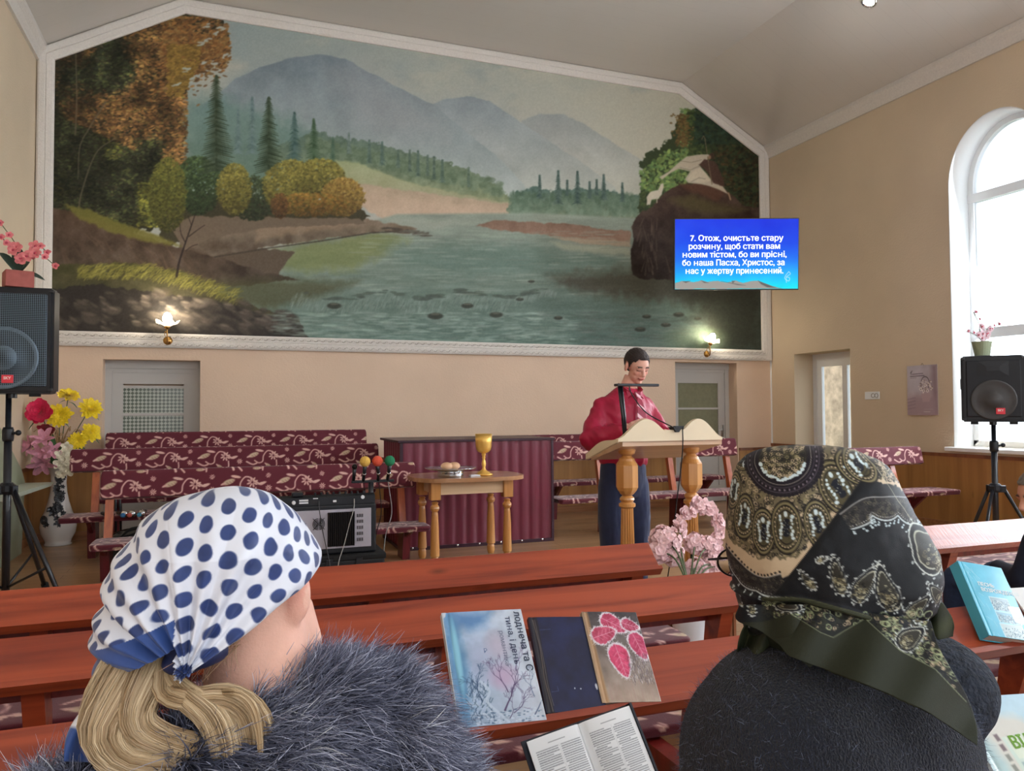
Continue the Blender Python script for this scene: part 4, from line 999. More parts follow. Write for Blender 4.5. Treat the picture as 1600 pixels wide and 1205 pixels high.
def speaker(name_loc, rz, w, h, dp, label, grille, cone, badge_x, horn):
    t = empty('loudspeaker', name_loc, rz, label, 'speaker', 'tripod loudspeakers')
    # cabinet narrows to the rear; front faces -y
    mb = MB(); P = [(-w / 2, 0), (w / 2, 0), (w / 2, dp * .35), (w / 2 - .1, dp), (-w / 2 + .1, dp), (-w / 2, dp * .35)]
    n = 6; c = .03
    bm = bmesh.new(); vs0 = [bm.verts.new((x, y, 0)) for x, y in P]; vs1 = [bm.verts.new((x, y, h)) for x, y in P]
    bm.faces.new(vs0[::-1]); bm.faces.new(vs1)
    for i in range(n): bm.faces.new((vs0[i], vs0[(i + 1) % n], vs1[(i + 1) % n], vs1[i]))
    bmesh.ops.bevel(bm, geom=bm.edges[:], offset=.018, segments=2, affect='EDGES'); bmesh.ops.recalc_face_normals(bm, faces=bm.faces)
    me = bpy.data.meshes.new('cabinet'); bm.to_mesh(me); bm.free(); link('cabinet', me, M_black, t)
    MB().box((-w / 2 + .04, -.012, .045), (w / 2 - .04, .012, h - .045), bev=.008).build('grille', grille, t)
    wz = h * .33; r = w * .36
    mb = MB(); M = Matrix.Translation((0, -.012, wz)) @ Matrix.Rotation(PI / 2, 4, 'X')
    mb.lathe([(r, 0), (r, .006), (r - .012, .008), (r - .03, .003), (r * .4, .0015), (r * .38, .007), (0.001, .012)], 40, M); mb.build('woofer', cone, t, True)
    if horn:
        mb = MB(); M = Matrix.Translation((0, -.013, h * .80))
        mb.add([(-.12, 0, -.07), (.12, 0, -.07), (.12, 0, .07), (-.12, 0, .07), (-.05, -.004, -.02), (.05, -.004, -.02), (.05, -.004, .02), (-.05, -.004, .02)], [(0, 1, 5, 4), (1, 2, 6, 5), (2, 3, 7, 6), (3, 0, 4, 7), (4, 5, 6, 7)], M); mb.build('horn', M_black, t)
    bx = badge_x; bz = .07
    MB().box((bx - .035, -.024, bz), (bx + .035, -.010, bz + .055), bev=.002).build('badge', M_badge, t)
    text_mesh('badge_text', 'SKY', .026, M_badgetxt, t, Matrix.Translation((bx, -.026, bz + .033)) @ Matrix.Rotation(PI / 2, 4, 'X'), .0008, depth=.0006)
    for s in (-1, 1): MB().box((s * w * .3 - .03, .02, -.022), (s * w * .3 + .03, .07, .004)).build('foot', M_rubber, t)
    mb = MB(); mb.box((-w / 2 - .004, .10, h * .5), (-w / 2 + .004, .19, h * .66)); mb.build('side_handle', M_blackm, t)
    mb = MB(); mb.lathe([(.03, -.03), (.03, .0)], 16, Matrix.Translation((0, dp * .45, 0))); mb.build('pole_socket', M_blackm, t)
    for s in (-1, 1):
        for z in (.012, h - .035): MB().box((s * (w / 2 - .018) - .016, -.004, z), (s * (w / 2 - .018) + .016, .022, z + .024), bev=.004).build('corner_guard', M_blackm, t)
    return t
def stand(x, y, ztop, hub, spread, label, feet):
    t = empty('speaker_stand', (x, y, 0), 0, label, 'stand', 'tripod speaker stands')
    mb = MB(); mb.tube([(0, 0, hub - .35), (0, 0, ztop)], .019, 12); mb.build('pole', M_blackm, t, True)
    mb = MB(); mb.tube([(0, 0, .14), (0, 0, hub + .36)], .026, 12); mb.build('outer_tube', M_blackm, t, True)
    mb = MB(); mb.lathe([(.045, hub - .03), (.055, hub - .01), (.055, hub + .03), (.035, hub + .05)], 16); 
    for a in feet: mb.box((.0, -.02, hub - .03), (.085, .02, hub + .03), Matrix.Rotation(a, 4, 'Z'))
    mb.build('leg_hub', M_black, t)
    mb = MB(); mb.lathe([(.033, hub + .34), (.037, hub + .36), (.037, hub + .42), (.03, hub + .44)], 16); mb.tube([(0, 0, hub + .39), (.06, -.03, hub + .40)], .01, 8); mb.ball((.07, -.035, hub + .40), .02, 10, 8); mb.build('height_clamp', M_black, t, True)
    for a in feet:
        c, s = math.cos(a), math.sin(a)
        mb = MB(); mb.tube([(.07 * c, .07 * s, hub), (spread * c, spread * s, .03)], .016, 10); lg = mb.build('leg', M_blackm, t, True)
        mb = MB(); mb.tube([((spread * .97) * c, (spread * .97) * s, .07), (spread * 1.04 * c, spread * 1.04 * s, .0)], .026, 10); mb.build('rubber_foot', M_rubber, lg, True)
        mb = MB(); mb.tube([(.0, .0, .17), (spread * .62 * c, spread * .62 * s, hub * .39)], .009, 8); mb.build('strut', M_blackm, t, True)
    return t
speaker((-1.43, 6.12, 1.535), math.radians(-4), .60, .735, .42, 'tall black loudspeaker with blue-grey mesh front on the left tripod', M_grille, M_grille, .03, False)
stand(-1.44, 6.31, 1.545, .86, .62, 'black tripod stand under the left loudspeaker', (math.radians(-42), math.radians(222), math.radians(78)))
speaker((6.47, 4.93, 1.275), math.radians(-50), .50, .60, .40, 'smaller black loudspeaker with dark front before the bright window', M_grille2, M_cone, .05, True)
stand(6.61, 5.045, 1.285, .66, .40, 'black tripod stand under the right loudspeaker', (math.radians(-160), math.radians(-40), math.radians(80)))

# ---- powered mixer with small console on top, standing on a black case
M_panel = mat('lilac_silver_panel', (176, 172, 182), .45, metal=.2)
M_fin = mat('heat_sink', (26, 20, 20), .35, metal=.5)
def amp():
    x0, y0 = .36, 5.86; w, h, dp, zb = .72, .37, .32, .33
    t = empty('equipment_case', (x0, y0, 0), 0, 'low black equipment case on the floor under the silver amplifier', 'case')
    MB().box((-.02, -.03, 0), (w + .06, dp + .02, zb - .04), bev=.015).build('case_body', M_black, t)
    MB().box((-.03, -.04, zb - .05), (w + .07, dp + .03, zb - .003), bev=.012).build('case_lid', M_rubber, t)
    for k in range(3): MB().box((.12 + k * .22, -.05, zb - .08), (.17 + k * .22, -.035, zb - .03)).build('latch', M_blackm, t)
    t = empty('amplifier', (x0, y0, zb), 0, 'silver panelled amplifier in black casing with fan and heat sink', 'amplifier')
    MB().box((0, 0, 0), (w, dp, h), bev=.014).build('casing', M_black, t)
    MB().box((.04, -.008, .045), (w - .04, .006, h - .035), bev=.003).build('rear_panel', M_panel, t)
    mb = MB(); n = 13
    for k in range(n): mb.box((.36 + k * .0155, -.03, .065), (.366 + k * .0155, -.006, h - .06))
    mb.box((.355, -.012, .06), (.555, -.006, h - .055)); mb.build('heat_sink', M_fin, t)
    mb = MB(); M = Matrix.Translation((.29, -.012, .235)) @ Matrix.Rotation(PI / 2, 4, 'X')
    for r in (.012, .022, .032, .042):
        mb.tube([M @ Vector((r * math.cos(a), r * math.sin(a), .004)) for a in np.linspace(0, 2 * PI, 25)], .0025, 5)
    for a in (.8, .8 + PI / 2, .8 + PI, .8 + 3 * PI / 2): mb.tube([M @ Vector((0, 0, .004)), M @ Vector((.06 * math.cos(a), .06 * math.sin(a), .004))], .002, 5)
    mb.build('fan_guard', M_fin, t, True)
    mb = MB()
    for i in range(5):
        for j in range(4): mb.box((.572 + j * .013, -.011, .09 + i * .045), (.578 + j * .013, -.0075, .115 + i * .045))
    mb.build('louvres', M_fin, t)
    mb = MB()
    for i in range(3): mb.box((.07, -.011, .12 + i * .06), (.20, -.0075, .124 + i * .06))
    mb.box((.17, -.013, .2), (.2, -.0075, .235)); mb.build('slots', M_fin, t)
    # console
    c = empty('mixing_console', (x0 + .05, y0 + .0, zb + h), 0, 'small black mixing console lying on the silver amplifier', 'mixer')
    MB().prism([(0, 0), (.26, 0), (.26, .05), (.05, .075), (0, .06)], -.03, .66, 'X').build('console_body', M_black, c)
    mb = MB()
    mb.lathe([(.014, 0), (.014, .02), (.008, .022)], 12, Matrix.Translation((.06, -.002, .03)) @ Matrix.Rotation(PI / 2, 4, 'X')); mb.lathe([(.014, 0), (.014, .012)], 12, Matrix.Translation((.565, -.002, .05)) @ Matrix.Rotation(PI / 2, 4, 'X'))
    mb.box((.10, -.005, .018), (.165, .001, .03)); mb.box((.10, -.005, .036), (.165, .001, .048)); mb.box((.2, -.005, .05), (.235, .001, .056)); mb.box((.345, -.005, .02), (.37, .001, .035)); mb.build('white_jacks', mat('white_plastic', (230, 232, 236), .4), c)
    mb = MB()
    for k in range(9): mb.lathe([(.009, 0), (.009, .018), (.004, .02)], 10, Matrix.Translation((.22 + k * .045, .05, .072)))
    mb.build('knobs', M_blackm, c)
    MB().box((.05, .01, .07), (.13, .07, .10), bev=.006).build('power_block', M_black, c)
    for nm, P in (('signal_cable', [(.24, -.02, .035), (.242, -.028, -.02), (.26, -.03, -.15), (.29, -.04, -.3), (.31, -.05, -.4), (.33, -.06, -.55)]), ('power_cable', [(.5, -.015, .04), (.495, -.03, -.03), (.46, -.035, -.15), (.42, -.045, -.3), (.38, -.06, -.42), (.36, -.07, -.6)])):
        mb = MB(); mb.tube(curve(P), .0035, 6); mb.build(nm, mat(nm, (60, 58, 60) if nm[0] == 's' else (170, 168, 165), .5), c, True)
amp()

# ---- microphone stand with a bar of clips, coloured foam balls
def mic_set():
    x, y = 1.06, 5.98
    t = empty('microphone_stand', (x, y, 0), 0, 'black microphone stand with a cross bar of clips behind the amplifier', 'stand')
    mb = MB(); mb.tube([(0, 0, .02), (0, 0, .86)], .012, 10); mb.tube([(0, 0, .60), (0, 0, .85)], .021, 10); mb.build('pole', M_blackm, t, True)
    mb = MB(); mb.lathe([(.0, 0), (.12, 0), (.12, .015), (.02, .03)], 24); mb.build('base', M_blackm, t, True)
    MB().box((-.15, -.015, .845), (.18, .015, .865), bev=.004).build('cross_bar', M_black, t)
    for k, xx in enumerate((-.135, -.06, .055, .13)):
        mb = MB(); mb.tube([(xx, -.0, .86), (xx, -.02, .90)], .012, 8); mb.build('clip', M_black, t, True)
    for xx, cx, col, nm in ((-.06, -.06, (236, 190, 92), 'yellow'), (.055, .035, (236, 96, 70), 'orange-red'), (.13, .13, (48, 142, 98), 'green')):
        m_ = empty('microphone', (x + xx, y - .02, .90), 0, 'black handheld microphone with %s foam ball on the cross bar' % nm, 'microphone', 'microphones with foam balls')
        d = cx - xx
        mb = MB(); mb.tube([(0, .01, -.04), (d * .3, -.03, .02), (d, -.06, .085)], [.011, .013, .018], 10); mb.build('handle', M_blackm, m_, True)
        mb = MB(); mb.tube([(d * .25, -.02, .012), (d * .35, -.03, .025)], .0165, 10); mb.build('ring', M_chrome, m_, True)
        mb = MB(); mb.ball((d, -.065, .115), .041, 18, 12); mb.build('foam_ball', mat('foam_' + nm, col, .95, noise=.12, nscale=80, bump=.8, bscale=200), m_, True)
        mb = MB(); mb.tube(curve([(0, .01, -.04), (.01, .0, -.12), (.015 + xx * .1, .0, -.3), (-.02, .02, -.5), (-.04, .03, -.88)]), .0035, 6); mb.build('cable', M_rubber if nm != 'green' else mat('grey_cable', (150, 150, 150), .5), m_, True)
    m_ = empty('microphone', (x - .135, y - .02, .90), 0, 'all-black handheld microphone at the left end of the cross bar', 'microphone', 'microphones with foam balls')
    mb = MB(); mb.tube([(0, .01, -.03), (0, -.03, .06)], [.011, .016], 10); mb.build('handle', M_blackm, m_, True)
    mb = MB(); mb.ball((0, -.035, .075), .022, 12, 8); mb.build('grille_head', M_fin, m_, True)
mic_set()

# ---- four wireless microphones lying on the middle bench, with a bag and two rods behind
for k, (x, c, nm) in enumerate(((-1.03, (214, 70, 58), 'red-ended'), (-.91, (64, 130, 190), 'blue-ended'), (-.82, (206, 96, 84), 'coral-ended'), (-.73, (72, 150, 180), 'teal-ended'))):
    y = 8.06; z = .4475
    t = empty('wireless_microphone', (x, y, z), (.5, .4, .05, -.05)[k], '%s silver microphone lying on the middle choir bench' % nm, 'microphone', 'microphones lying on the bench')
    M = Matrix.Rotation(PI / 2, 4, 'X')
    mb = MB(); mb.lathe([(.016, -.13), (.022, .0), (.030, .05)], 12, M); mb.build('handle', M_black, t, True)
    mb = MB(); mb.ball((0, -.07, .004), .033, 14, 10); mb.build('head', M_chrome, t, True)
    mb = MB(); mb.lathe([(.0, .0), (.021, .0), (.021, .03), (.0, .03)], 12, Matrix.Translation((-.02, -.075, -.005)) @ M); mb.build('end_cap', mat('cap_' + nm, c, .4), t, True)
t = empty('equipment_bag', (-.80, 8.00, 0), 0, 'shiny black bag standing under the middle choir bench', 'bag')
mb = MB(); mb.ball((0, .0, .17), (.26, .13, .15), 20, 12); mb.ball((.1, 0, .22), (.24, .13, .12), 20, 12); mb.box((-.2, -.1, .0), (.28, .1, .18)); link('bag_body', remeshed(mb, .02, 6), mat('black_vinyl', (26, 27, 32), .25, coat=.4), t, True)
mb = MB(); mb.tube(curve([(-.1, -.1, .25), (0, -.13, .33), (.14, -.1, .29)]), .012, 8); mb.build('handle', M_rubber, t, True)
t = empty('microphone_rods', (-1.0, 8.70, 0), 0, 'two thin black rods leaning behind the middle choir bench', 'rods')
for k in (0, 1):
    mb = MB(); mb.tube([(-.03 + k * .05, -.04, .0), (-.05 + k * .03, .03, .9)], .011, 8); mb.build('rod', M_blackm, t, True)
t = empty('case', (.2, 6.2, 0)); bpy.data.objects.remove(t)
# grey-green folded panel against the left wall
t = empty('folding_panel', (XL + .03, 7.9, 0), 0, 'grey-green panel slanting against the left wall behind the speaker pole', 'panel')
MB().prism([(-.7, 0), (1.0, 0), (1.10, .70), (.95, .84), (.1, 1.30), (-.7, 1.62)], .0, .05, 'X').build('board', mat('grey_green_paint', (150, 156, 132), .6, noise=.06, nscale=3), t)
MB().prism([(1.00, .66), (1.13, .69), (-.7, .73), (-.7, .69)], -.005, .30, 'X').build('shelf', mat('pale_green_paint', (176, 184, 168), .6), t)

# ---------------------------------------------------------------- television
t = empty('television', (0, 0, 0), 0, 'wall television by the right corner showing white scripture text on blue', 'television')
c0 = Vector((6.105, 8.10, 3.385)); ax = (Vector((6.85, 7.823, 0)) - Vector((5.359, 8.379, 0))).normalized()
nrm = Vector((ax.y, -ax.x, 0)); tilt = Matrix.Rotation(math.radians(4), 4, 'X')
TM = frame(c0, ax, None, nrm) @ Matrix.Rotation(math.radians(4), 4, 'X')      # x right, y up, z to the viewer; leans down a little
W, H_ = 1.60, .915
MB().box((-W / 2, -H_ / 2, -.035), (W / 2, H_ / 2, 0), TM, bev=.006).build('tv_casing', M_blackm, t)
def paint_screen():
    cv = Canvas(0, 0, 160, 90, 481, 271, (40, 90, 220))
    v = np.clip(cv.Y / 90, 0, 1)
    st = np.array([0, .35, .6, .8, .95, 1.0]); cs = np.array([(22, 52, 214), (20, 72, 222), (28, 118, 232), (26, 170, 240), (20, 214, 236), (20, 220, 232)])
    for k in range(3): cv.c[..., k] = np.interp(v, st, cs[:, k])
    n = fbm(cv.X, cv.Y, .03, 5, 3); cv.c += ((n - .5) * 40)[..., None] * np.array([.6, .8, .4])
    cv.poly([(0, 90), (0, 82), (8, 79), (16, 80), (24, 81), (34, 79), (42, 81), (56, 79.5), (68, 82), (78, 79), (88, 82), (98, 80), (108, 79.5), (116, 83), (128, 87), (140, 90)], (150, 146, 140), wob=1)
    for p in ([(10, 80), (20, 79.4), (14, 82)], [(34, 79), (44, 82), (38, 82)], [(60, 80), (92, 85.5), (82, 85), (70, 82)], [(74, 79.5), (78, 80), (75, 83)], [(108, 79.5), (132, 89), (120, 88), (112, 84)]): cv.poly(p, (96, 92, 90))
    for p in ([(148, 68), (144, 73), (143, 77), (148, 80), (149, 76), (145, 75)], [(148, 68), (150, 71), (145, 75), (145, 82)]): cv.line(curve(p), .8, (190, 220, 250), .9)
    return cv
SCR = paint_screen()
nx, ny = 481, 271; U, Vv = np.meshgrid(np.linspace(-W / 2 + .012, W / 2 - .012, nx), np.linspace(H_ / 2 - .012, -H_ / 2 + .014, ny))
MM = np.array(TM); pts = np.stack([U, Vv, np.full_like(U, .0015), np.ones_like(U)], -1) @ MM.T
me = np_mesh('screen', pts[..., :3].reshape(-1, 3), grid_faces(ny, nx), srgb(np.clip(SCR.c, 0, 255)).reshape(-1, 3))
M_scr = mat('lit_screen', (20, 20, 20), .12, attr='Pigment', emis=(255, 255, 255), estr=1.0, spec=.08)
nt = M_scr.node_tree; b = nt.nodes['Principled BSDF']
for l in list(b.inputs['Base Color'].links): nt.links.remove(l)
b.inputs['Base Color'].default_value = (.01, .01, .01, 1)
link('screen', me, M_scr, t)
M_scrtxt = mat('lit_letters', (20, 20, 20), .3, emis=(255, 255, 255), estr=1.25)
TXT = ['7. Отож, очистьте стару', 'розчину, щоб стати вам', 'новим тістом, бо ви прісні,', 'бо наша Пасха, Христос, за', 'нас у жертву принесений.']
big = MB()
for k, (s, wd, xo) in enumerate(zip(TXT, (1.19, 1.17, 1.33, 1.31, 1.25), (.03, .0, -.0, -.01, -.0))):
    o = text_mesh('lettering', s, .104, M_scrtxt, None, Matrix.Identity(4), .0, 'CENTER', fat=.0026)
    V = verts(o.data); s_ = wd / (V[:, 0].max() - V[:, 0].min()); X = Matrix.Translation((xo - .03, .20 - k * .104, .004)) @ Matrix.Diagonal((s_, 1.0, 1, 1))
    big.add([X @ Vector(v) for v in V], [tuple(p.vertices) for p in o.data.polygons]); bpy.data.objects.remove(o)
me = bpy.data.meshes.new('lettering'); me.from_pydata(big.v, [], big.f); me.transform(TM); me.update(); link('lettering', me, M_scrtxt, t)
mb = MB(); mb.box((-.15, -.15, -.06), (.15, .15, -.03), TM); mb.tube([TM @ Vector((0, 0, -.05)), (6.6, 8.8, 3.54), (7.3, 9.66, 3.74)], .03, 8); mb.build('wall_bracket', M_blackm, t)

# ---------------------------------------------------------------- small things on the right wall
def paint_calendar():
    cv = Canvas(0, 0, 42, 60, 169, 241, (206, 190, 200)); v = np.clip(cv.Y / 60, 0, 1)[..., None]
    cv.c = np.array([186, 178, 186]) * (1 - v) + np.array([186, 160, 168]) * v + ((fbm(cv.X, cv.Y, .12, 4)[..., None] - .5) * 30)
    cv.poly([(0, 5), (20, 2), (22, 34), (0, 36)], (210, 206, 216), .6, soft=5)
    cv.poly([(34, 0), (42, 0), (42, 60), (36, 40)], (130, 104, 108), .7, soft=4)
    cv.poly([(0, 44), (14, 37), (42, 40), (42, 60), (0, 60)], (168, 146, 152), .7, soft=3)
    for y in (41, 45, 49, 53): cv.line([(0, y), (12, y - 2)], 1, (140, 120, 134), .6)
    cv.poly([(20.5, 34), (33, 34), (31.5, 44), (22.5, 44)], (188, 162, 168), 1, soft=.6)
    cv.ring(26, 22, 5.5, 8, .8, (96, 84, 88)); R = random.Random(3)
    for k in range(60): a = R.uniform(0, 6.28); q = R.uniform(.2, 1.2); cv.dab(27 + math.cos(a) * 8 * q, 26 + math.sin(a) * 7 * q, 1.2, .9, (232, 222, 216) if k % 3 else (150, 128, 120), .9)
    for x, y in ((20, 29), (24, 31), (29, 31), (26, 24)): cv.dab(x, y, 2.2, 2.2, (238, 230, 228)); cv.dab(x, y, .8, .8, (96, 80, 84))
    cv.line(curve([(6, 11), (7, 7), (5, 9), (8, 6)]), .7, (90, 80, 90)); cv.line([(8, 10.4), (23, 10)], 1.1, (104, 92, 104), .8); cv.line([(5, 13), (25, 12.6)], 1, (92, 80, 92), .9); cv.line([(5, 15), (14, 15)], .5, (120, 104, 116), .8)
    cv.line([(24, 56), (32, 56)], .8, (226, 220, 220), .7); cv.line([(24, 53), (36, 53)], .5, (206, 196, 196), .5)
    return cv
CAL = paint_calendar(); t = empty('wall_calendar', (XR, 6.89, 1.32), 0, 'paper wall calendar with a potted white flower, beside the window', 'calendar')
nx, ny = 85, 121; U, Vv = np.meshgrid(np.linspace(0, 42, nx), np.linspace(0, 60, ny))
P = np.stack([-.012 - .010 * np.sin(U / 42 * PI) - .006 * (Vv / 60), .215 - U / 100 * 1.02, .60 - Vv / 100], -1)
link('printed_sheet', np_mesh('printed_sheet', P.reshape(-1, 3), grid_faces(ny, nx), srgb(np.clip(CAL.sample(U, Vv), 0, 255)).reshape(-1, 3)), mat('printed_paper', (255, 255, 255), .4, attr='Pigment'), t)
MB().box((-.010, -.21, 0), (-.001, .215, .60)).build('page_block', mat('calendar_pages', (196, 186, 176), .7), t)
mb = MB(); mb.tube([(-.005, .02, .60), (-.004, .0, .625), (-.005, -.02, .60)], .002, 5); mb.build('hanger', M_blackm, t)
t = empty('wall_socket', (XR, 7.66, 1.57), 0, 'white double wall socket left of the calendar', 'socket')
MB().box((-.012, -.12, -.05), (0, .12, .05), bev=.006).build('plate', M_pvc, t)
for s in (-.055, .0):
    mb = MB(); M = Matrix.Translation((-.012, s - .02, 0)) @ Matrix.Rotation(-PI / 2, 4, 'Y'); mb.lathe([(.03, 0), (.03, .004), (.024, .004), (.022, .0)], 20, M, cap=False); mb.build('socket_ring', mat('socket_grey', (150, 146, 140), .5), t, True)

# ---------------------------------------------------------------- wall sconces on the frame of the painting
M_brass = mat('brass', (196, 150, 84), .3, 1.0); M_shade = mat('frosted_glass_shade', (250, 240, 220), .4, emis=(255, 236, 200), estr=1.6)
M_bulb = mat('lit_bulb', (255, 255, 255), .4, emis=(255, 244, 225), estr=22)
def sconce(x, label, dirn, tl):
    t = empty('wall_sconce', (x, YB - .05, 2.44), 0, label, 'lamp', 'glowing wall sconces')
    mb = MB(); mb.lathe([(.05, 0), (.05, .008), (.02, .03)], 20, Matrix.Translation((0, .0, -.22)) @ Matrix.Rotation(PI / 2, 4, 'X')); mb.build('wall_plate', M_brass, t, True)
    mb = MB(); mb.tube(curve([(0, -.01, -.22), (0, -.07, -.25), (dirn * .02, -.12, -.2), (dirn * .03, -.13, -.1)]), .007, 8); mb.tube(curve([(0, -.02, -.2), (-.03, -.05, -.16), (-.02, -.08, -.12), (.0, -.07, -.16)]), .004, 6); mb.build('arm', M_brass, t, True)
    M = Matrix.Translation((dirn * .03, -.13, -.10)) @ Matrix.Rotation(tl, 4, 'Y')
    mb = MB(); mb.lathe([(.0, 0), (.02, .0), (.035, .02), (.03, .035)], 16, M); mb.build('cup', M_brass, t, True)
    rows = []
    for r, z in ((.028, .03), (.06, .05), (.095, .075), (.125, .085)):
        rows.append([M @ Vector((r * (1 + .08 * math.cos(5 * a)) * math.cos(a), r * (1 + .08 * math.cos(5 * a)) * math.sin(a), z + (.02 * math.cos(5 * a) if r > .09 else 0))) for a in np.linspace(0, 2 * PI, 60, endpoint=False)])
    mb = MB(); mb.grid(rows, close=True); mb.build('petal_shade', M_shade, t, True)
    mb = MB(); mb.ball((0, 0, .12), (.05, .05, .07), 16, 10, M); mb.build('bulb', M_bulb, t, True)
    d = bpy.data.lights.new('sconce_light', 'POINT'); d.energy = 9; d.color = (1, .86, .66); d.shadow_soft_size = .05
    l = bpy.data.objects.new('sconce_light', d); COL.objects.link(l); p = M @ Vector((0, -.04, .22)); l.location = (x + p.x, YB - .05 + p.y, 2.44 + p.z)
sconce(-.63, 'lit glass sconce on the painting frame above the left door', 0, 0)
sconce(6.66, 'lit glass sconce on the painting frame above the right door', -1, .35)
# recessed ceiling spot
n_ = Vector((-.47, 0, -.88)).normalized()
t = empty('ceiling_spotlight', (0, 0, 0), 0, 'small bright spotlight in the right ceiling slope', 'lamp')
Ms = frame((6.77, 6.53, 5.995), (0, 1, 0), None, n_)
mb = MB(); mb.lathe([(.085, -.01), (.085, .012), (.06, .014), (.06, -.01)], 28, Ms); mb.build('rim', M_chrome, t, True)
mb = MB(); mb.ball((0, 0, .004), (.058, .058, .02), 18, 10, Ms); mb.build('lens', mat('lit_lens', (255, 255, 255), .4, emis=(255, 246, 226), estr=14), t, True)
# ---------------------------------------------------------------- people
def M_skin(name, c): return mat(name, c, .52, attr='Pigment', sss=.10, spec=.3, noise=.05, nscale=45, bump=.12, bscale=260)
def limb(mb, pts, rs, seg=14):
    mb.tube(pts, list(rs), seg)
    for p, r in zip(pts, rs): mb.ball(p, r, seg, 8)
def mk(M, P): return [M @ Vector(p) for p in P]
def head_shapes(mb, M, slim=1.0):
    """Head facing local +y, origin between the ears at eye level."""
    def B(c, r, rot=None):
        T = M @ Matrix.Translation(c) @ (rot or Matrix.Identity(4)); mb.ball((0, 0, 0), r, 22, 16, T)
    B((0, -.018, .032), (.074 * slim, .095, .084)); B((0, .022, .02), (.064 * slim, .068, .075)); B((0, .03, -.035), (.056 * slim, .058, .066)); B((0, .042, -.08), (.036, .036, .030)); B((0, .066, -.092), (.02, .018, .018))
    for s in (-1, 1):
        B((s * .034, .024, -.056), (.022, .048, .036)); B((s * .033, .058, -.022), (.024, .020, .022)); B((s * .028, .078, .018), (.026, .014, .008))
        B((s * .080 * slim, -.008, -.008), (.012, .020, .033), Matrix.Rotation(s * -.25, 4, 'Z')); B((s * .080 * slim, -.014, .010), (.006, .016, .014), Matrix.Rotation(s * -.4, 4, 'Z')); B((s * .031, .074, .001), (.015, .010, .010))
    mb.tube(mk(M, [(0, .082, .012), (0, .096, -.008), (0, .106, -.028), (0, .098, -.040)]), [.009, .010, .0135, .010], 12)
    for s in (-1, 1): B((s * .012, .093, -.034), (.0085, .010, .008))
    B((0, .086, -.056), (.023, .010, .0065)); B((0, .085, -.066), (.020, .011, .007))
def head_colors(V, Mi, base, lips=(176, 92, 84), brow=(58, 42, 34), closed=True):
    """Skin tones by place on the face."""
    h = np.hstack([V, np.ones((len(V), 1))]) @ np.array(Mi).T
    x, y, z = h[:, 0], h[:, 1], h[:, 2]; C = np.tile(np.array(base, float), (len(V), 1))
    def paint(m, col):
        nonlocal C; m = np.clip(m, 0, 1)[:, None]; C = C * (1 - m) + np.array(col, float) * m
    near = (np.abs(x) < .09) & (np.abs(z) < .13) & (np.abs(y) < .14)
    f = near & (y > .03)
    paint(f * np.exp(-(((np.abs(x) - .036) / .018) ** 2 + ((z + .028) / .02) ** 2)) * .35, (206, 120, 104))
    paint(f * (y > .07) * np.clip(1.4 - np.hypot(x / .021, (z + .061) / .0075), 0, 1) * 1.5, lips)
    paint(f * (y > .07) * (np.abs(x) < .022) * np.exp(-((z + .061) / .0018) ** 2) * .8, (92, 44, 42))
    bx = np.abs(x); paint(f * (bx > .012) * (bx < .046) * np.clip(1.6 - np.abs(z - .024 + (bx - .028) ** 2 * 8) / .0035, 0, 1), brow)
    if closed: paint(f * (bx > .017) * (bx < .044) * np.clip(1.5 - np.abs(z + .004 - (bx - .03) ** 2 * 10) / .0022, 0, 1), (54, 38, 34))
    paint(near * (np.abs(x) > .072) * np.exp(-((z) / .03) ** 2) * .25, (214, 110, 96))
    return srgb(np.clip(C, 0, 255))
def hand(mb, wrist, dirn, palm_n, size=1.0, curl=.35, thumb_side=1):
    """Palm and five separate bent fingers."""
    w = Vector(wrist); d = Vector(dirn).normalized(); n = Vector(palm_n).normalized(); n = (n - d * n.dot(d)).normalized(); s = d.cross(n)
    def P(a, b, c): return w + (d * a + s * b + n * c) * size
    for k, b in enumerate((-.028, -.010, .010, .028)): mb.tube([P(0, b * .55, 0), P(.04, b * .9, 0), P(.085, b, .0)], [.014 * size, .0155 * size, .012 * size], 10)
    mb.ball(P(.04, 0, 0), .024 * size, 12, 8)
    for b, L in ((-.031, .060), (-.0105, .076), (.0105, .082), (.031, .072)):
        a0 = P(.085, b, 0); q = L
        pts = [a0, P(.085 + q * .45, b * 1.12, -q * .10 * curl * 2), P(.085 + q * .78, b * 1.16, -q * .35 * curl * 2), P(.085 + q * .95, b * 1.16, -q * .62 * curl * 2)]
        mb.tube(pts, [.0098 * size, .0088 * size, .008 * size, .0065 * size], 10); mb.ball(pts[-1], .0066 * size, 10, 6)
    t = thumb_side
    pts = [P(.015, t * .022, 0), P(.045, t * .048, -.006), P(.072, t * .060, -.012), P(.092, t * .062, -.020)]
    mb.tube(pts, [.013 * size, .0115 * size, .0098 * size, .0075 * size], 10); mb.ball(pts[-1], .0076 * size, 10, 6)
def skin_obj(name, mb, voxel, root, Mhead, base, mtl, **kw):
    me = remeshed(mb, voxel, 7, name, .5); V = verts(me); C = head_colors(V, Mhead.inverted(), base, **kw)
    set_cols(me, C); return link(name, me, mtl, root, True)
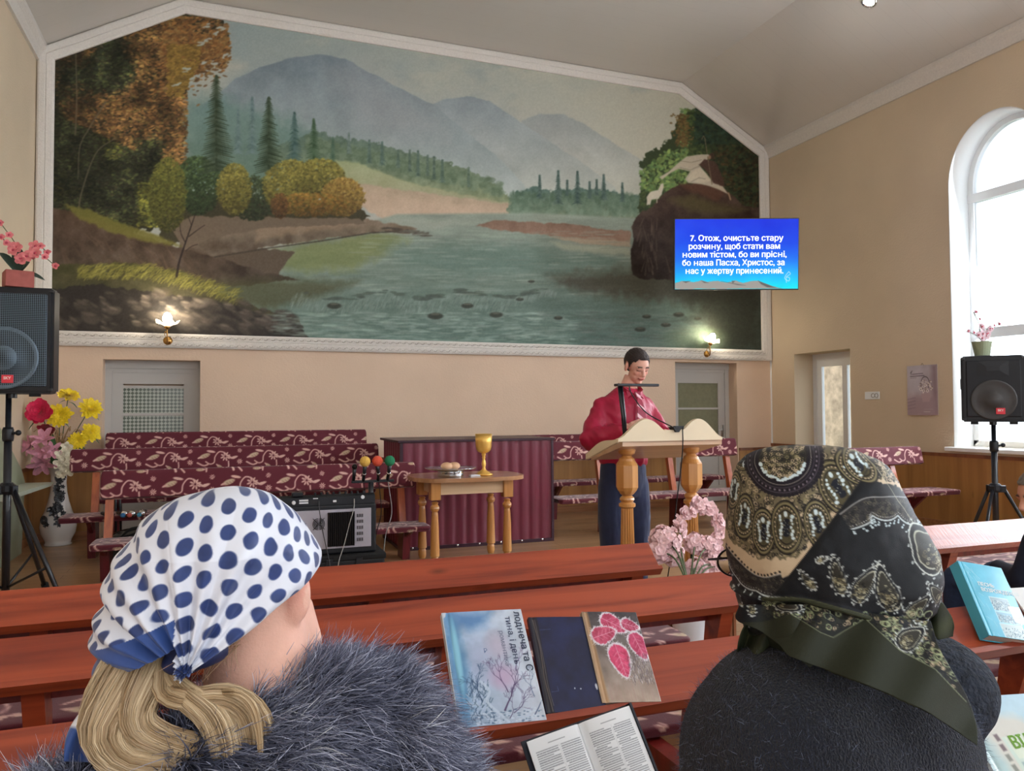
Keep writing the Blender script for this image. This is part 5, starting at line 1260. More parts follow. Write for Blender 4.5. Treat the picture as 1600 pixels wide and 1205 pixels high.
def hair_shell(root, bodyo, Mh, pred, off, m, name='hair', rough=.004):
    """Hair over the skull: the scalp part of the head, thickened."""
    me = bodyo.data; V = verts(me); nr = np.empty(len(V) * 3, np.float32); me.vertices.foreach_get('normal', nr); N = nr.reshape(-1, 3)
    h = np.hstack([V, np.ones((len(V), 1))]) @ np.array(Mh.inverted()).T; keepv = pred(h[:, 0], h[:, 1], h[:, 2])
    bm = bmesh.new(); bm.from_mesh(me); bm.verts.ensure_lookup_table()
    dele = [v for v in bm.verts if keepv[v.index] <= 0]
    o_ = off + rough * (fbm(h[:, 0] * 300, h[:, 2] * 300, 1.0, 3) - .5) * 2
    for v in bm.verts: v.co += v.normal * float(o_[v.index] * min(1, max(0.0, keepv[v.index])))
    bmesh.ops.delete(bm, geom=dele, context='VERTS'); me2 = bpy.data.meshes.new(name); bm.to_mesh(me2); bm.free()
    return link(name, me2, m, root, True)
def strands(name, roots, dirs, lens, cols0, cols1, m, parent, width=.0008, seg=4, curl=.0, droop=0.0, seed=1, paths=None):
    """Many thin tapering hairs in one mesh. Either roots, dirs, lens or ready paths (n, k, 3)."""
    rg = np.random.default_rng(seed)
    if paths is None:
        n = len(roots); t = np.linspace(0, 1, seg + 1)[None, :, None]
        bend = rg.normal(0, curl, (n, 1, 3)); P = roots[:, None] + dirs[:, None] * lens[:, None, None] * t + bend * lens[:, None, None] * t ** 2
        P[..., 2] -= (droop * lens[:, None] * t[..., 0] ** 2)
    else: P = paths; n = len(P); seg = P.shape[1] - 1; t = np.linspace(0, 1, seg + 1)[None, :, None]
    T = np.gradient(P, axis=1); side = np.cross(T, rg.normal(0, 1, (n, 1, 3))); side /= np.linalg.norm(side, axis=2, keepdims=True) + 1e-9
    w = width * (1 - t ** 2 * .85) * rg.uniform(.6, 1.3, (n, 1, 1)); A = P - side * w; B = P + side * w
    V = np.stack([A, B], 2).reshape(-1, 3); k = (seg + 1) * 2; base = (np.arange(n) * k)[:, None]; j = np.arange(seg)[None] * 2
    F = np.stack([base + j, base + j + 1, base + j + 3, base + j + 2], -1).reshape(-1, 4)
    c = cols0[:, None] * (1 - t) + cols1[:, None] * t; C = np.repeat(c[:, :, None], 2, 2).reshape(-1, 3)
    return link(name, np_mesh(name, V, F, C, smooth=True), m, parent)
def surf_samples(me, n, seed=1, pred=None):
    V = verts(me); me.calc_loop_triangles(); T = np.empty(len(me.loop_triangles) * 3, np.int32); me.loop_triangles.foreach_get('vertices', T); T = T.reshape(-1, 3)
    a, b_, c = V[T[:, 0]], V[T[:, 1]], V[T[:, 2]]; cr = np.cross(b_ - a, c - a); ar = np.linalg.norm(cr, axis=1); N = cr / (ar[:, None] + 1e-12)
    if pred is not None: ar = ar * pred((a + b_ + c) / 3, N)
    rg = np.random.default_rng(seed); i = rg.choice(len(T), n, p=ar / ar.sum()); u, v = rg.random((2, n)); s = u + v > 1; u[s] = 1 - u[s]; v[s] = 1 - v[s]
    return a[i] + (b_[i] - a[i]) * u[:, None] + (c[i] - a[i]) * v[:, None], N[i]

# ---- the preacher
def preacher():
    t = empty('person', (2.60, 4.74, 0), 0, 'person in crimson shirt, striped tie and navy trousers reading behind the lectern', 'person')
    L = Matrix.Translation((-2.60, -4.74, 0))            # work in room coordinates, store relative to the feet
    Mh = L @ Matrix.Translation((2.672, 4.665, 1.702)) @ Matrix.Rotation(math.radians(182), 4, 'Z') @ Matrix.Rotation(math.radians(-24), 4, 'X')
    def W(P): return [L @ Vector(p) for p in P]
    mb = MB(); head_shapes(mb, Mh)
    mb.tube(W([(2.62, 4.76, 1.44), (2.635, 4.745, 1.54), (2.66, 4.71, 1.63)]), [.075, .056, .055], 18)
    # inner body
    limb(mb, W([(2.6, 4.75, .98), (2.6, 4.75, 1.2), (2.61, 4.75, 1.36)]), [.12, .12, .11])
    for s, sh, el, wr, hd in ((-1, (2.46, 4.76, 1.42), (2.325, 4.68, 1.205), (2.475, 4.46, 1.285), (2.56, 4.40, 1.33)), (1, (2.77, 4.76, 1.42), (2.885, 4.68, 1.215), (2.80, 4.45, 1.235), (2.75, 4.37, 1.26))):
        limb(mb, W([(2.6, 4.75, 1.38), sh, el, wr]), [.05, .036, .034, .027], 12)
        w = L @ Vector(wr); d = Vector(hd) - Vector(wr); hand(mb, w, d, (-.1, -.35, 1), 1.0, .3, -1 if s < 0 else 1)
    for x in (2.51, 2.69): limb(mb, W([(x, 4.75, .95), (x, 4.74, .52), (x, 4.76, .10)]), [.075, .05, .038])
    body = skin_obj('body', mb, .0042, t, Mh, (222, 170, 152), M_skin('face_skin', (222, 170, 152)))
    M_hair = mat('dark_brown_hair', (44, 32, 28), .55, noise=.3, nscale=60, bump=.8, bscale=160)
    def hp(x, y, z):
        line = .072 - .25 * np.clip(y, 0, 1) * 0 + np.where(np.abs(x) > .04, -.0, 0)
        k = np.where(y > .02, (z - (.066 + .10 * (y - .06) - 1.2 * np.clip(np.abs(x) - .035, 0, 1))) / .004, (z - (-.035 - .9 * np.clip(-y - .02, 0, .05))) / .006)
        k = np.where((y > -.035) & (y <= .02), (z - (-.03 + .9 * np.clip(y + .02, 0, 1) * 1.0)) / .004, k)
        k = np.where((y > .02) & (np.abs(x) > .055), (z - (.0 + (y - .02) * 2.2)) / .004, k)
        ear = (np.abs(x) > .072) & (y > -.035) & (y < .02) & (z < .03)
        return np.where(ear | (z > .16) | (z < -.12) | (np.abs(x) > .12) | (np.abs(y) > .14), -1, k)
    hair_shell(t, body, Mh, hp, .009, M_hair)
    # shirt
    mb = MB()
    mb.grid([[L @ Vector((cx + rx * math.cos(a), 4.75 + ry * math.sin(a), z)) for a in np.linspace(0, 2 * PI, 36, endpoint=False)] for z, cx, rx, ry in ((1.015, 2.60, .165, .125), (1.04, 2.60, .178, .138), (1.08, 2.60, .180, .14), (1.16, 2.60, .195, .150), (1.28, 2.605, .215, .155), (1.38, 2.61, .222, .15), (1.44, 2.615, .205, .135), (1.48, 2.62, .17, .115), (1.52, 2.625, .12, .092), (1.565, 2.635, .068, .068))], close=True)
    n0 = len(mb.v); mb.f.append(tuple(range(35, -1, -1))); mb.f.append(tuple(range(n0 - 36, n0)))
    R = random.Random(4)
    for sh, el, wr in (((2.445, 4.76, 1.435), (2.315, 4.69, 1.20), (2.475, 4.47, 1.27)), ((2.785, 4.76, 1.435), (2.885, 4.69, 1.21), (2.80, 4.47, 1.225))):
        a, b_, c = map(Vector, (sh, el, wr)); pts = [a + (b_ - a) * q for q in (0, .25, .5, .75, 1)] + [b_ + (c - b_) * q for q in (.3, .6, .85, 1)]
        limb(mb, W(pts), [.060, .066, .070, .074, .074, .068, .060, .048, .036], 18)
    me = remeshed(mb, .009, 5, 'shirt'); V = verts(me); nr = np.empty(len(V) * 3, np.float32); me.vertices.foreach_get('normal', nr); nr = nr.reshape(-1, 3)
    fold = np.sin(V[:, 0] * 70 + 5 * fbm(V[:, 0] * 8, V[:, 2] * 8, 1, 3)) * np.clip(1.45 - (V[:, 2]), 0, .3) * .024 + (fbm(V[:, 0] * 14 + V[:, 2] * 5, V[:, 2] * 7, 1, 9) - .5) * .030
    put(me, V + nr * fold[:, None])
    link('shirt', me, mat('crimson_satin_shirt', (164, 16, 58), .42, noise=.08, nscale=10), t, True)
    # collar, tie, belt
    M_sh = bpy.data.materials['crimson_satin_shirt']
    mb = MB()
    for s in (-1, 1):
        c = [(2.645 + s * .012, 4.632, 1.505), (2.645 + s * .065, 4.655, 1.535), (2.64 + s * .075, 4.745, 1.585), (2.64 + s * .078, 4.74, 1.545), (2.645 + s * .058, 4.638, 1.475)]
        vs = W(c) + [L @ (Vector(p) + Vector((0, -.008, .004))) for p in c]; mb.add(vs, [(0, 1, 2, 3, 4), (9, 8, 7, 6, 5)] + [(i, (i + 1) % 5, (i + 1) % 5 + 5, i + 5) for i in range(5)])
    mb.build('collar', M_sh, t)
    M_tie = bpy.data.materials.new('striped_tie'); M_tie.use_nodes = True; nt = M_tie.node_tree; b = nt.nodes['Principled BSDF']
    tc = node(nt, 'ShaderNodeTexCoord'); wv = node(nt, 'ShaderNodeTexWave'); wv.bands_direction = 'DIAGONAL'; wv.inputs['Scale'].default_value = 6.5; nt.links.new(tc.outputs['Object'], wv.inputs['Vector'])
    cr = node(nt, 'ShaderNodeValToRGB'); cr.color_ramp.elements[0].position = .72; cr.color_ramp.elements[1].position = .8; cr.color_ramp.elements[0].color = lin((148, 24, 58)); cr.color_ramp.elements[1].color = lin((228, 180, 190)); nt.links.new(wv.outputs['Fac'], cr.inputs[0]); nt.links.new(cr.outputs[0], b.inputs['Base Color']); b.inputs['Roughness'].default_value = .4
    mb = MB(); P = [(2.625, 4.622, 1.525), (2.668, 4.622, 1.525), (2.66, 4.608, 1.488), (2.678, 4.580, 1.40), (2.684, 4.562, 1.28), (2.65, 4.555, 1.20), (2.610, 4.562, 1.28), (2.618, 4.580, 1.40), (2.635, 4.608, 1.488)]
    vs = W(P) + [L @ (Vector(p) + Vector((0, -.010, 0))) for p in P]; mb.add(vs, [(0, 1, 2, 8), (8, 2, 3, 7), (7, 3, 4, 6), (6, 4, 5), (9, 17, 11, 10), (17, 16, 12, 11), (16, 15, 13, 12), (15, 14, 13)] + [(i, (i + 1) % 9, (i + 1) % 9 + 9, i + 9) for i in range(9)]); mb.build('tie', M_tie, t)
    # trousers, belt, shoes
    mb = MB()
    mb.grid([[L @ Vector((2.60 + rx * math.cos(a), 4.75 + ry * math.sin(a), z)) for a in np.linspace(0, 2 * PI, 30, endpoint=False)] for z, rx, ry in ((.80, .15, .115), (.90, .172, .13), (1.0, .168, .128), (1.045, .160, .12))], close=True); n0 = len(mb.v); mb.f.append(tuple(range(29, -1, -1))); mb.f.append(tuple(range(n0 - 30, n0)))
    for x, dx in ((2.515, -.012), (2.69, .012)): limb(mb, W([(x, 4.75, .88), (x + dx, 4.74, .65), (x + dx, 4.735, .45), (x + dx, 4.75, .25), (x + dx, 4.755, .10)]), [.098, .094, .085, .078, .074], 18)
    me = remeshed(mb, .010, 4, 'trousers'); V = verts(me); V[:, 1] += (fbm(V[:, 0] * 20, V[:, 2] * 4, 1, 6) - .5) * .02; put(me, V)
    link('trousers', me, mat('navy_wool', (32, 42, 74), .8, noise=.1, nscale=30, sheen=.2), t, True)
    for x in (2.50, 2.70):
        mb = MB(); mb.ball((x - 2.60, -.05, .045), (.048, .14, .045), 16, 10); mb.box((x - 2.645, -.17, 0), (x - 2.555, .07, .03)); link('shoe', remeshed(mb, .008, 3), M_rubber, t, True)
preacher()

# ---- seated figure helper: inner body below the clothes, skirt and legs
def seated_inner(mb, O, R, sh_z, hip=(0, 0, .52), lap=.20):
    T = Matrix.Translation(O) @ R
    limb(mb, mk(T, [(0, 0, .54), (0, 0, .75), (0, .01, sh_z - .12)]), [.11, .105, .08])
    for s in (-1, 1):
        limb(mb, mk(T, [(s * .02, 0, sh_z - .07), (s * .14, .0, sh_z - .09), (s * .18, .02, sh_z - .28), (s * .12, .10, .60)]), [.06, .05, .04, .028], 10)
        limb(mb, mk(T, [(s * .09, .02, .49), (s * .10, lap, .46), (s * .10, lap + .02, .10)]), [.075, .055, .04], 10)
        hand(mb, T @ Vector((s * .12, .10, .60)), T.to_3x3() @ Vector((-s * .25, 1, -.45)), (0, 0, 1), .95, .35, -s)

# ================= woman in the polka-dot scarf
def woman_one():
    PX = .000702; PZ = .000753; cx0, cz0, Y0 = -.012, 1.222, .97      # sketch units (335, 880) at the head's centre
    def S(px, py, v=0.0):
        k = (Y0 + v) / Y0                       # control points measured at their own depth
        return (((px - 335) * PX + cx0) * k, Y0 + v, ((880 - py) * PZ + cz0 - EYE) * k + EYE)
    t = empty('person', (0, .88, 0), 0, 'person with long blond ponytail in blue-dotted white headscarf and grey fur collar', 'person')
    L = Matrix.Translation((0, -.88, 0))
    hc = Vector(S(388, 922, .028)); Mh = L @ Matrix.Translation(hc) @ Matrix.Rotation(math.radians(-33), 4, 'Z') @ Matrix.Rotation(math.radians(-8), 4, 'X') @ Matrix.Scale(.92, 4)
    mb = MB(); head_shapes(mb, Mh, 1.0)
    mb.tube([L @ Vector(S(392, 940, .02)), L @ Vector(S(405, 1000, .012)), L @ Vector(S(405, 1090, -.0))], [.056, .056, .066], 20)
    mb.tube([L @ Vector(S(445, 950, .045)), L @ Vector(S(455, 1010, .05)), L @ Vector(S(450, 1080, .04))], [.036, .042, .05], 20)
    seated_inner(mb, (0, 0, 0), Matrix.Identity(4), .97)
    body = skin_obj('body', mb, .005, t, Mh, (226, 176, 156), M_skin('fair_skin', (226, 176, 156)), closed=False)
    # scarf shell over the head: outline rows in sketch units
    rows = [(762, 350, 378), (766, 318, 398), (775, 285, 424), (788, 255, 446), (805, 232, 465), (825, 213, 482), (845, 200, 494), (868, 188, 505), (890, 178, 506), (915, 170, 504), (940, 164, 500), (965, 160, 494), (990, 158, 486), (1015, 160, 470), (1035, 166, 440)]
    r = np.array(rows, float); nz_, na = 320, 640; yy = 762 + (1035 - 762) * np.linspace(0, 1, nz_) ** 1.15
    l_ = np.interp(yy, r[:, 0], r[:, 1]); r_ = np.interp(yy, r[:, 0], r[:, 2]); k = np.ones(9) / 9
    for q in range(2):
        l_[5:-5] = np.convolve(l_, k, 'same')[5:-5]; r_[5:-5] = np.convolve(r_, k, 'same')[5:-5]
    c = (l_ + r_) / 2; hw = (r_ - l_) / 2
    A = np.linspace(-PI, PI, na, endpoint=False)[None]; C_, H_ = c[:, None], hw[:, None]
    dep = np.minimum(hw * 1.0, 150)[:, None] * 1.0
    PXs = C_ + H_ * np.sin(A); V_ = -np.cos(A) * dep * PX          # v < 0 is the side towards the camera
    # folds fanning out from the knot at (300, 1000)
    ang = np.arctan2(1000 - yy[:, None], PXs - 300); dist = np.hypot(1000 - yy[:, None], PXs - 300)
    foldw = np.clip(1 - dist / 300, 0, 1) ** .8
    fold = (np.sin(ang * 23 + 2.5 * fbm(PXs, yy[:, None] + 0 * PXs, .012, 3)) * .0050 + np.sin(ang * 11 + 1) * .0045 + np.abs(np.sin(ang * 7 + .6)) ** .5 * .004) * foldw + (fbm(PXs, yy[:, None] + 0 * PXs, .02, 8) - .5) * .004
    nx_ = np.sin(A) ; ny_ = -np.cos(A)
    X = (PXs - 335) * PX + cx0 + nx_ * fold; Yv = Y0 + V_ + ny_ * fold; Z = (880 - yy[:, None]) * PZ + cz0 + 0 * X
    P = np.stack([X, Yv - .88, Z], -1)
    # pigment: dots on the unrolled cloth
    U = C_ + np.minimum(H_, 150) * A * .80; W_ = yy[:, None] + 0 * U
    ca, sa = math.cos(.42), math.sin(.42); gu = (U - 300) * ca + (W_ - 880) * sa; gw = -(U - 300) * sa + (W_ - 880) * ca
    warp = 7 * (fbm(U, W_, .015, 5) - .5) * 2; gu = gu + warp; gw = gw + 7 * (fbm(U, W_, .015, 9) - .5) * 2
    su, sw = 27.0, 31.0; row = np.floor(gw / sw); fu = (gu / su + (row % 2) * .5) % 1 - .5; fw_ = gw / sw - row - .5
    jit = (np.sin(row * 12.9 + np.floor(gu / su + (row % 2) * .5) * 78.2) * 43758.5) % 1
    dd = np.hypot(fu * su / (7.9 + 1.6 * jit), fw_ * sw / (10.2 + 1.8 * jit)); m = np.clip((1 - dd) * 6 + .5, 0, 1)[..., None]
    navy = np.array([38, 58, 112]) * (1 + .35 * (fbm(U, W_, .05, 2)[..., None] - .5)); white = np.array([222, 225, 236]) - 10 * (fbm(U, W_, .02, 12)[..., None])
    col = white * (1 - m) + navy * m
    # border in plain blue along the hanging left edge: below the line (160,985)-(280,930)
    front = (np.cos(A) > -.2) + 0 * U
    bl = (W_ - (985 - (PXs - 160) * .46) > 0) & (PXs < 285) & (W_ > 905); col[bl] = np.array([44, 74, 138]) * (1 + .25 * (fbm(U, W_, .03, 4)[bl][:, None] - .5))
    # keep what lies above the hem: (505,885) to (290,1008), and the hanging part on the left
    hem = 885 + (505 - PXs) * (1008 - 885) / 215.0 + 3 * np.sin(PXs * .07)
    hem = np.where(PXs < 290, 1008 + (290 - PXs) * .0, hem)
    lefthem = 968 + (285 - PXs) * .50                      # lower edge of the blue border
    back = np.cos(A) < 0
    keep = np.where(back, W_ < np.where(PXs > 290, hem + 20, 1020), np.where(PXs > 285, W_ < hem, W_ < np.minimum(lefthem, 1030)))
    F = grid_faces(nz_, na, True); kf = keep.reshape(-1)[F].all(1); V = P.reshape(-1, 3)
    top = len(V); V = np.vstack([V, [[V[:na, 0].mean(), V[:na, 1].mean(), V[:na, 2].max() + .001]]]); col2 = np.vstack([col.reshape(-1, 3), [[232, 233, 240]]])
    F = np.vstack([F[kf], np.stack([np.arange(na), (np.arange(na) + 1) % na, np.full(na, top), np.full(na, top)], -1)])
    tri = F[-na:, :3]; F = F[:-na]
    me = np_mesh('headscarf', V, F, srgb(np.clip(col2, 0, 255)))
    bm = bmesh.new(); bm.from_mesh(me); bm.verts.ensure_lookup_table()
    for a in tri: bm.faces.new([bm.verts[int(q)] for q in a]).smooth = True
    bmesh.ops.delete(bm, geom=[v for v in bm.verts if not v.link_faces], context='VERTS'); bmesh.ops.recalc_face_normals(bm, faces=bm.faces); bm.to_mesh(me); bm.free()
    M_sc = mat('dotted_silk', (255, 255, 255), .55, attr='Pigment', sheen=.2); sc_o = link('headscarf', me, M_sc, t)
    so = sc_o.modifiers.new('cloth', 'SOLIDIFY'); so.thickness = .0012
    # knot and tail
    mb = MB(); R = random.Random(8)
    for k in range(7): p = L @ Vector(S(300 + R.uniform(-28, 38), 1012 + R.uniform(-14, 16), -.07 + R.uniform(-.012, .012))); mb.ball(p, (R.uniform(.014, .026), .016, R.uniform(.010, .018)), 14, 9)
    mb.tube(curve([L @ Vector(S(275, 1000, -.07)), L @ Vector(S(310, 1020, -.088)), L @ Vector(S(345, 1012, -.065))]), [.014] * 17, 12)
    link('knot', remeshed(mb, .004, 3), mat('navy_silk', (30, 40, 78), .5, noise=.3, nscale=50), sc_o, True)
    def cloth(name, P, colf, m, parent, th=.0015):
        P = np.array(P); ny, nx, _ = P.shape; me = np_mesh(name, P.reshape(-1, 3), grid_faces(ny, nx), colf); o = link(name, me, m, parent, True); s_ = o.modifiers.new('cloth', 'SOLIDIFY'); s_.thickness = th; return o
    g = []; cc = []
    Lc = curve([(205, 1010), (185, 1050), (150, 1075), (125, 1110), (118, 1150)], 8); Rc = curve([(230, 1020), (215, 1060), (190, 1090), (172, 1120), (165, 1160)], 8)
    for i in range(len(Lc)):
        q = []
        for j in range(24):
            u = j / 23; px = Lc[i][0] * (1 - u) + Rc[i][0] * u; py = Lc[i][1] * (1 - u) + Rc[i][1] * u; x, y, z = S(px, py, -.045 + .010 * math.sin(u * 7 + i * .15)); q.append((x, y - .88, z))
            cc.append((54, 84, 148) if (i > 22 or (.3 < u < .45 and i > 12)) else ((226, 230, 240) if math.hypot((u - .5) * 3, ((i % 10) - 5) / 4) > .8 else (70, 88, 136)))
        g.append(q)
    cloth('scarf_tail', g, srgb(np.array(cc, float)), M_sc, sc_o)
    # fur collar and coat
    mb = MB()
    def BB(px, py, v, r): mb.ball(L @ Vector(S(px, py, v)), r, 24, 16)
    BB(545, 1150, .02, (.085, .10, .055)); BB(460, 1165, -.01, (.10, .11, .06)); BB(618, 1190, .0, (.050, .10, .075)); BB(400, 1215, -.05, (.12, .09, .07)); BB(250, 1235, -.02, (.11, .10, .06)); BB(140, 1262, .0, (.085, .11, .055)); BB(300, 1290, -.02, (.19, .15, .09)); BB(540, 1290, -.0, (.15, .14, .11)); BB(420, 1130, .07, (.08, .06, .04)); BB(655, 1270, .0, (.045, .09, .09)); BB(455, 1130, .04, (.075, .06, .04)); BB(380, 1155, .02, (.06, .06, .04)); BB(430, 1160, -.05, (.065, .05, .040)); BB(510, 1130, -.03, (.06, .06, .042)); BB(360, 1185, -.06, (.07, .05, .04))
    fb = remeshed(mb, .009, 6, 'fur_collar')
    rg = np.random.default_rng(4)
    base_o = link('fur_collar', fb, mat('fur_base', (58, 58, 68), .95, noise=.3, nscale=60), t, True)
    pts, N = surf_samples(fb, 62000, 2, lambda c, n: ((c[:, 2] > .92) & (n[:, 1] < .75)).astype(float) + .02)
    nn = fbm(pts[:, 0] * 22, pts[:, 2] * 22 + pts[:, 1] * 15, 1, 5)[:, None]; n2 = fbm(pts[:, 0] * 40, pts[:, 2] * 40, 1, 15)[:, None]
    flow = np.array([[.75, -.15, -.35]]) + np.concatenate([(nn - .5) * 2.6, nn * 0, (n2 - .5) * 2.8], 1)
    upz = np.clip((pts[:, 2] - 1.03) / .06, 0, 1)[:, None]; flow = flow * (1 - upz * .6) + np.array([[.35, -.05, .9]]) * upz * .9
    d = N * .5 + flow * .85 + rg.normal(0, .10, pts.shape); d /= np.linalg.norm(d, axis=1, keepdims=True)
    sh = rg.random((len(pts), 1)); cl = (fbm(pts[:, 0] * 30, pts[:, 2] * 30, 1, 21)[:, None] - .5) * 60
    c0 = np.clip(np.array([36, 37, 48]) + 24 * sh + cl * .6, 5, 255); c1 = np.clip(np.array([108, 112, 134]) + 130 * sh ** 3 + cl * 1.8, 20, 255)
    strands('fur', pts, d, rg.uniform(.028, .056, len(pts)), srgb(c0), srgb(c1), mat('grey_blue_fur', (120, 120, 135), .5, attr='Pigment', spec=.3), base_o, .00072, 4, .22, .25)
    base_o['label'] = 'grey-blue fur collar'
    mb = MB(); mb.grid([[Vector((cx + rx * math.cos(a), -.02 + ry * math.sin(a), z)) for a in np.linspace(0, 2 * PI, 40, endpoint=False)] for z, cx, rx, ry in ((.455, 0, .24, .19), (.60, 0, .23, .18), (.80, .02, .22, .17), (.93, .03, .22, .16), (1.0, .03, .17, .13))], close=True); n0 = len(mb.v); mb.f.append(tuple(range(39, -1, -1))); mb.f.append(tuple(range(n0 - 40, n0)))
    for s in (-1, 1): limb(mb, [(s * .19, -.02, .93), (s * .23, .0, .74), (s * .14, .10, .62)], [.075, .065, .06], 14)
    link('coat', remeshed(mb, .012, 4), mat('dark_coat', (52, 52, 62), .9), t, True)
    mb = MB()
    for s in (-1, 1): limb(mb, [(s * .09, .0, .49), (s * .11, .20, .46), (s * .11, .22, .12)], [.10, .08, .055], 14)
    link('skirt', remeshed(mb, .014, 4), mat('dark_skirt', (40, 40, 50), .9), t, True)
    # ponytail: locks of fine hair along guides
    guides = [([(222, 1000), (205, 1035), (188, 1080), (180, 1120), (215, 1158), (300, 1178), (352, 1215), (380, 1260)], .028, .030, 5200, -.085),
              ([(245, 998), (232, 1035), (220, 1080), (225, 1115), (262, 1140), (318, 1165), (350, 1205), (362, 1260)], .024, .024, 4400, -.092),
              ([(203, 1008), (184, 1040), (168, 1085), (168, 1130), (188, 1168), (250, 1185), (310, 1215), (340, 1260)], .018, .022, 3200, -.08),
              ([(258, 998), (255, 1032), (262, 1070), (300, 1085), (352, 1088), (392, 1115), (408, 1165), (410, 1250)], .018, .016, 2600, -.10),
              ([(262, 1000), (262, 1040), (290, 1075), (330, 1110), (352, 1150), (362, 1200), (365, 1260)], .016, .018, 2600, -.102),
              ([(280, 1065), (330, 1078), (372, 1085), (398, 1110), (410, 1160), (412, 1250)], .005, .004, 500, -.118)]
    allP = []; c0l = []; c1l = []
    for gi, (gp, r0, r1, n, v0) in enumerate(guides):
        G = curve(gp, 6); K = 22; tt = np.linspace(0, len(G) - 1, K); gx = np.interp(tt, range(len(G)), G[:, 0]); gy = np.interp(tt, range(len(G)), G[:, 1])
        vv = Y0 - .045 + (v0 + .045) * np.clip(np.linspace(0, 2.6, K), 0, 1) ** .8; kk = vv / Y0
        ctr = np.stack([((gx - 335) * PX + cx0) * kk, vv - .88, ((880 - gy) * PZ + cz0 - EYE) * kk + EYE], -1)
        T = np.gradient(ctr, axis=0); T /= np.linalg.norm(T, axis=1, keepdims=True); Nn = np.cross(T, [0, 1, 0]); Nn /= np.linalg.norm(Nn, axis=1, keepdims=True); Bn = np.cross(T, Nn)
        rad = .72 * (r0 + (r1 - r0) * np.linspace(0, 1, K)); rad = rad * (1 + .25 * np.sin(np.linspace(0, 6, K) + gi))
        a = rg.uniform(0, 2 * PI, n); q = np.sqrt(rg.random(n)); clump = .12 * np.sin(a * 7 + gi)
        tw = np.linspace(0, 1.4, K)[None] + a[:, None]
        wob = 1 + .12 * np.sin(np.linspace(0, 9, K)[None] + rg.uniform(0, 6.3, (n, 1)))
        off = (np.cos(tw) * (q + clump)[:, None] * wob)[..., None] * Nn[None] * rad[None, :, None] + (np.sin(tw) * (q)[:, None] * .6)[..., None] * Bn[None] * rad[None, :, None]
        allP.append(ctr[None] + off)
        g_ = rg.random((n, 1)) * .6 + .4 * (np.sin(a * 5 + gi * 2)[:, None] * .5 + .5)
        c = np.array([164, 132, 96]) * (1 - g_) + np.array([244, 220, 180]) * g_; c0l.append(c * .85); c1l.append(c)
    P = np.concatenate(allP); hr = strands('hair', None, None, None, srgb(np.clip(np.concatenate(c0l), 0, 255)), srgb(np.clip(np.concatenate(c1l), 0, 255)), mat('blond_hair', (200, 160, 110), .38, attr='Pigment', spec=.5), t, .00055, paths=P)
    mb = MB()
    for gp, r0, r1, n, v0 in guides[:5]: mb.tube([L @ Vector(S(p[0], p[1], v0 + .018)) for p in curve(gp, 4)[9:]], r0 * .40, 12)
    link('hair_core', mb.mesh('hair_core'), mat('blond_hair_core', (186, 146, 100), .6, noise=.4, nscale=60, stretch=(6, 6, 1)), hr, True)
    # loose hairs and nape
    n = 260; rt_ = np.array([S(rg.uniform(320, 380), rg.uniform(985, 1012), -.062) for _ in range(n)]) - np.array([0, .88, 0]); rt_[:, 1] += (rt_[:, 0] ** 2) * 1.5
    dd_ = rg.normal(0, .3, (n, 3)) + np.array([-.75, -.15, -.2]); cc_ = np.tile([[150, 116, 84]], (n, 1)) + rg.uniform(-20, 30, (n, 1))
    strands('nape_hair', rt_, dd_, rg.uniform(.015, .045, n), srgb(cc_), srgb(cc_ + 15), bpy.data.materials['blond_hair'], t, .0004, 5, .3, .2)
woman_one()
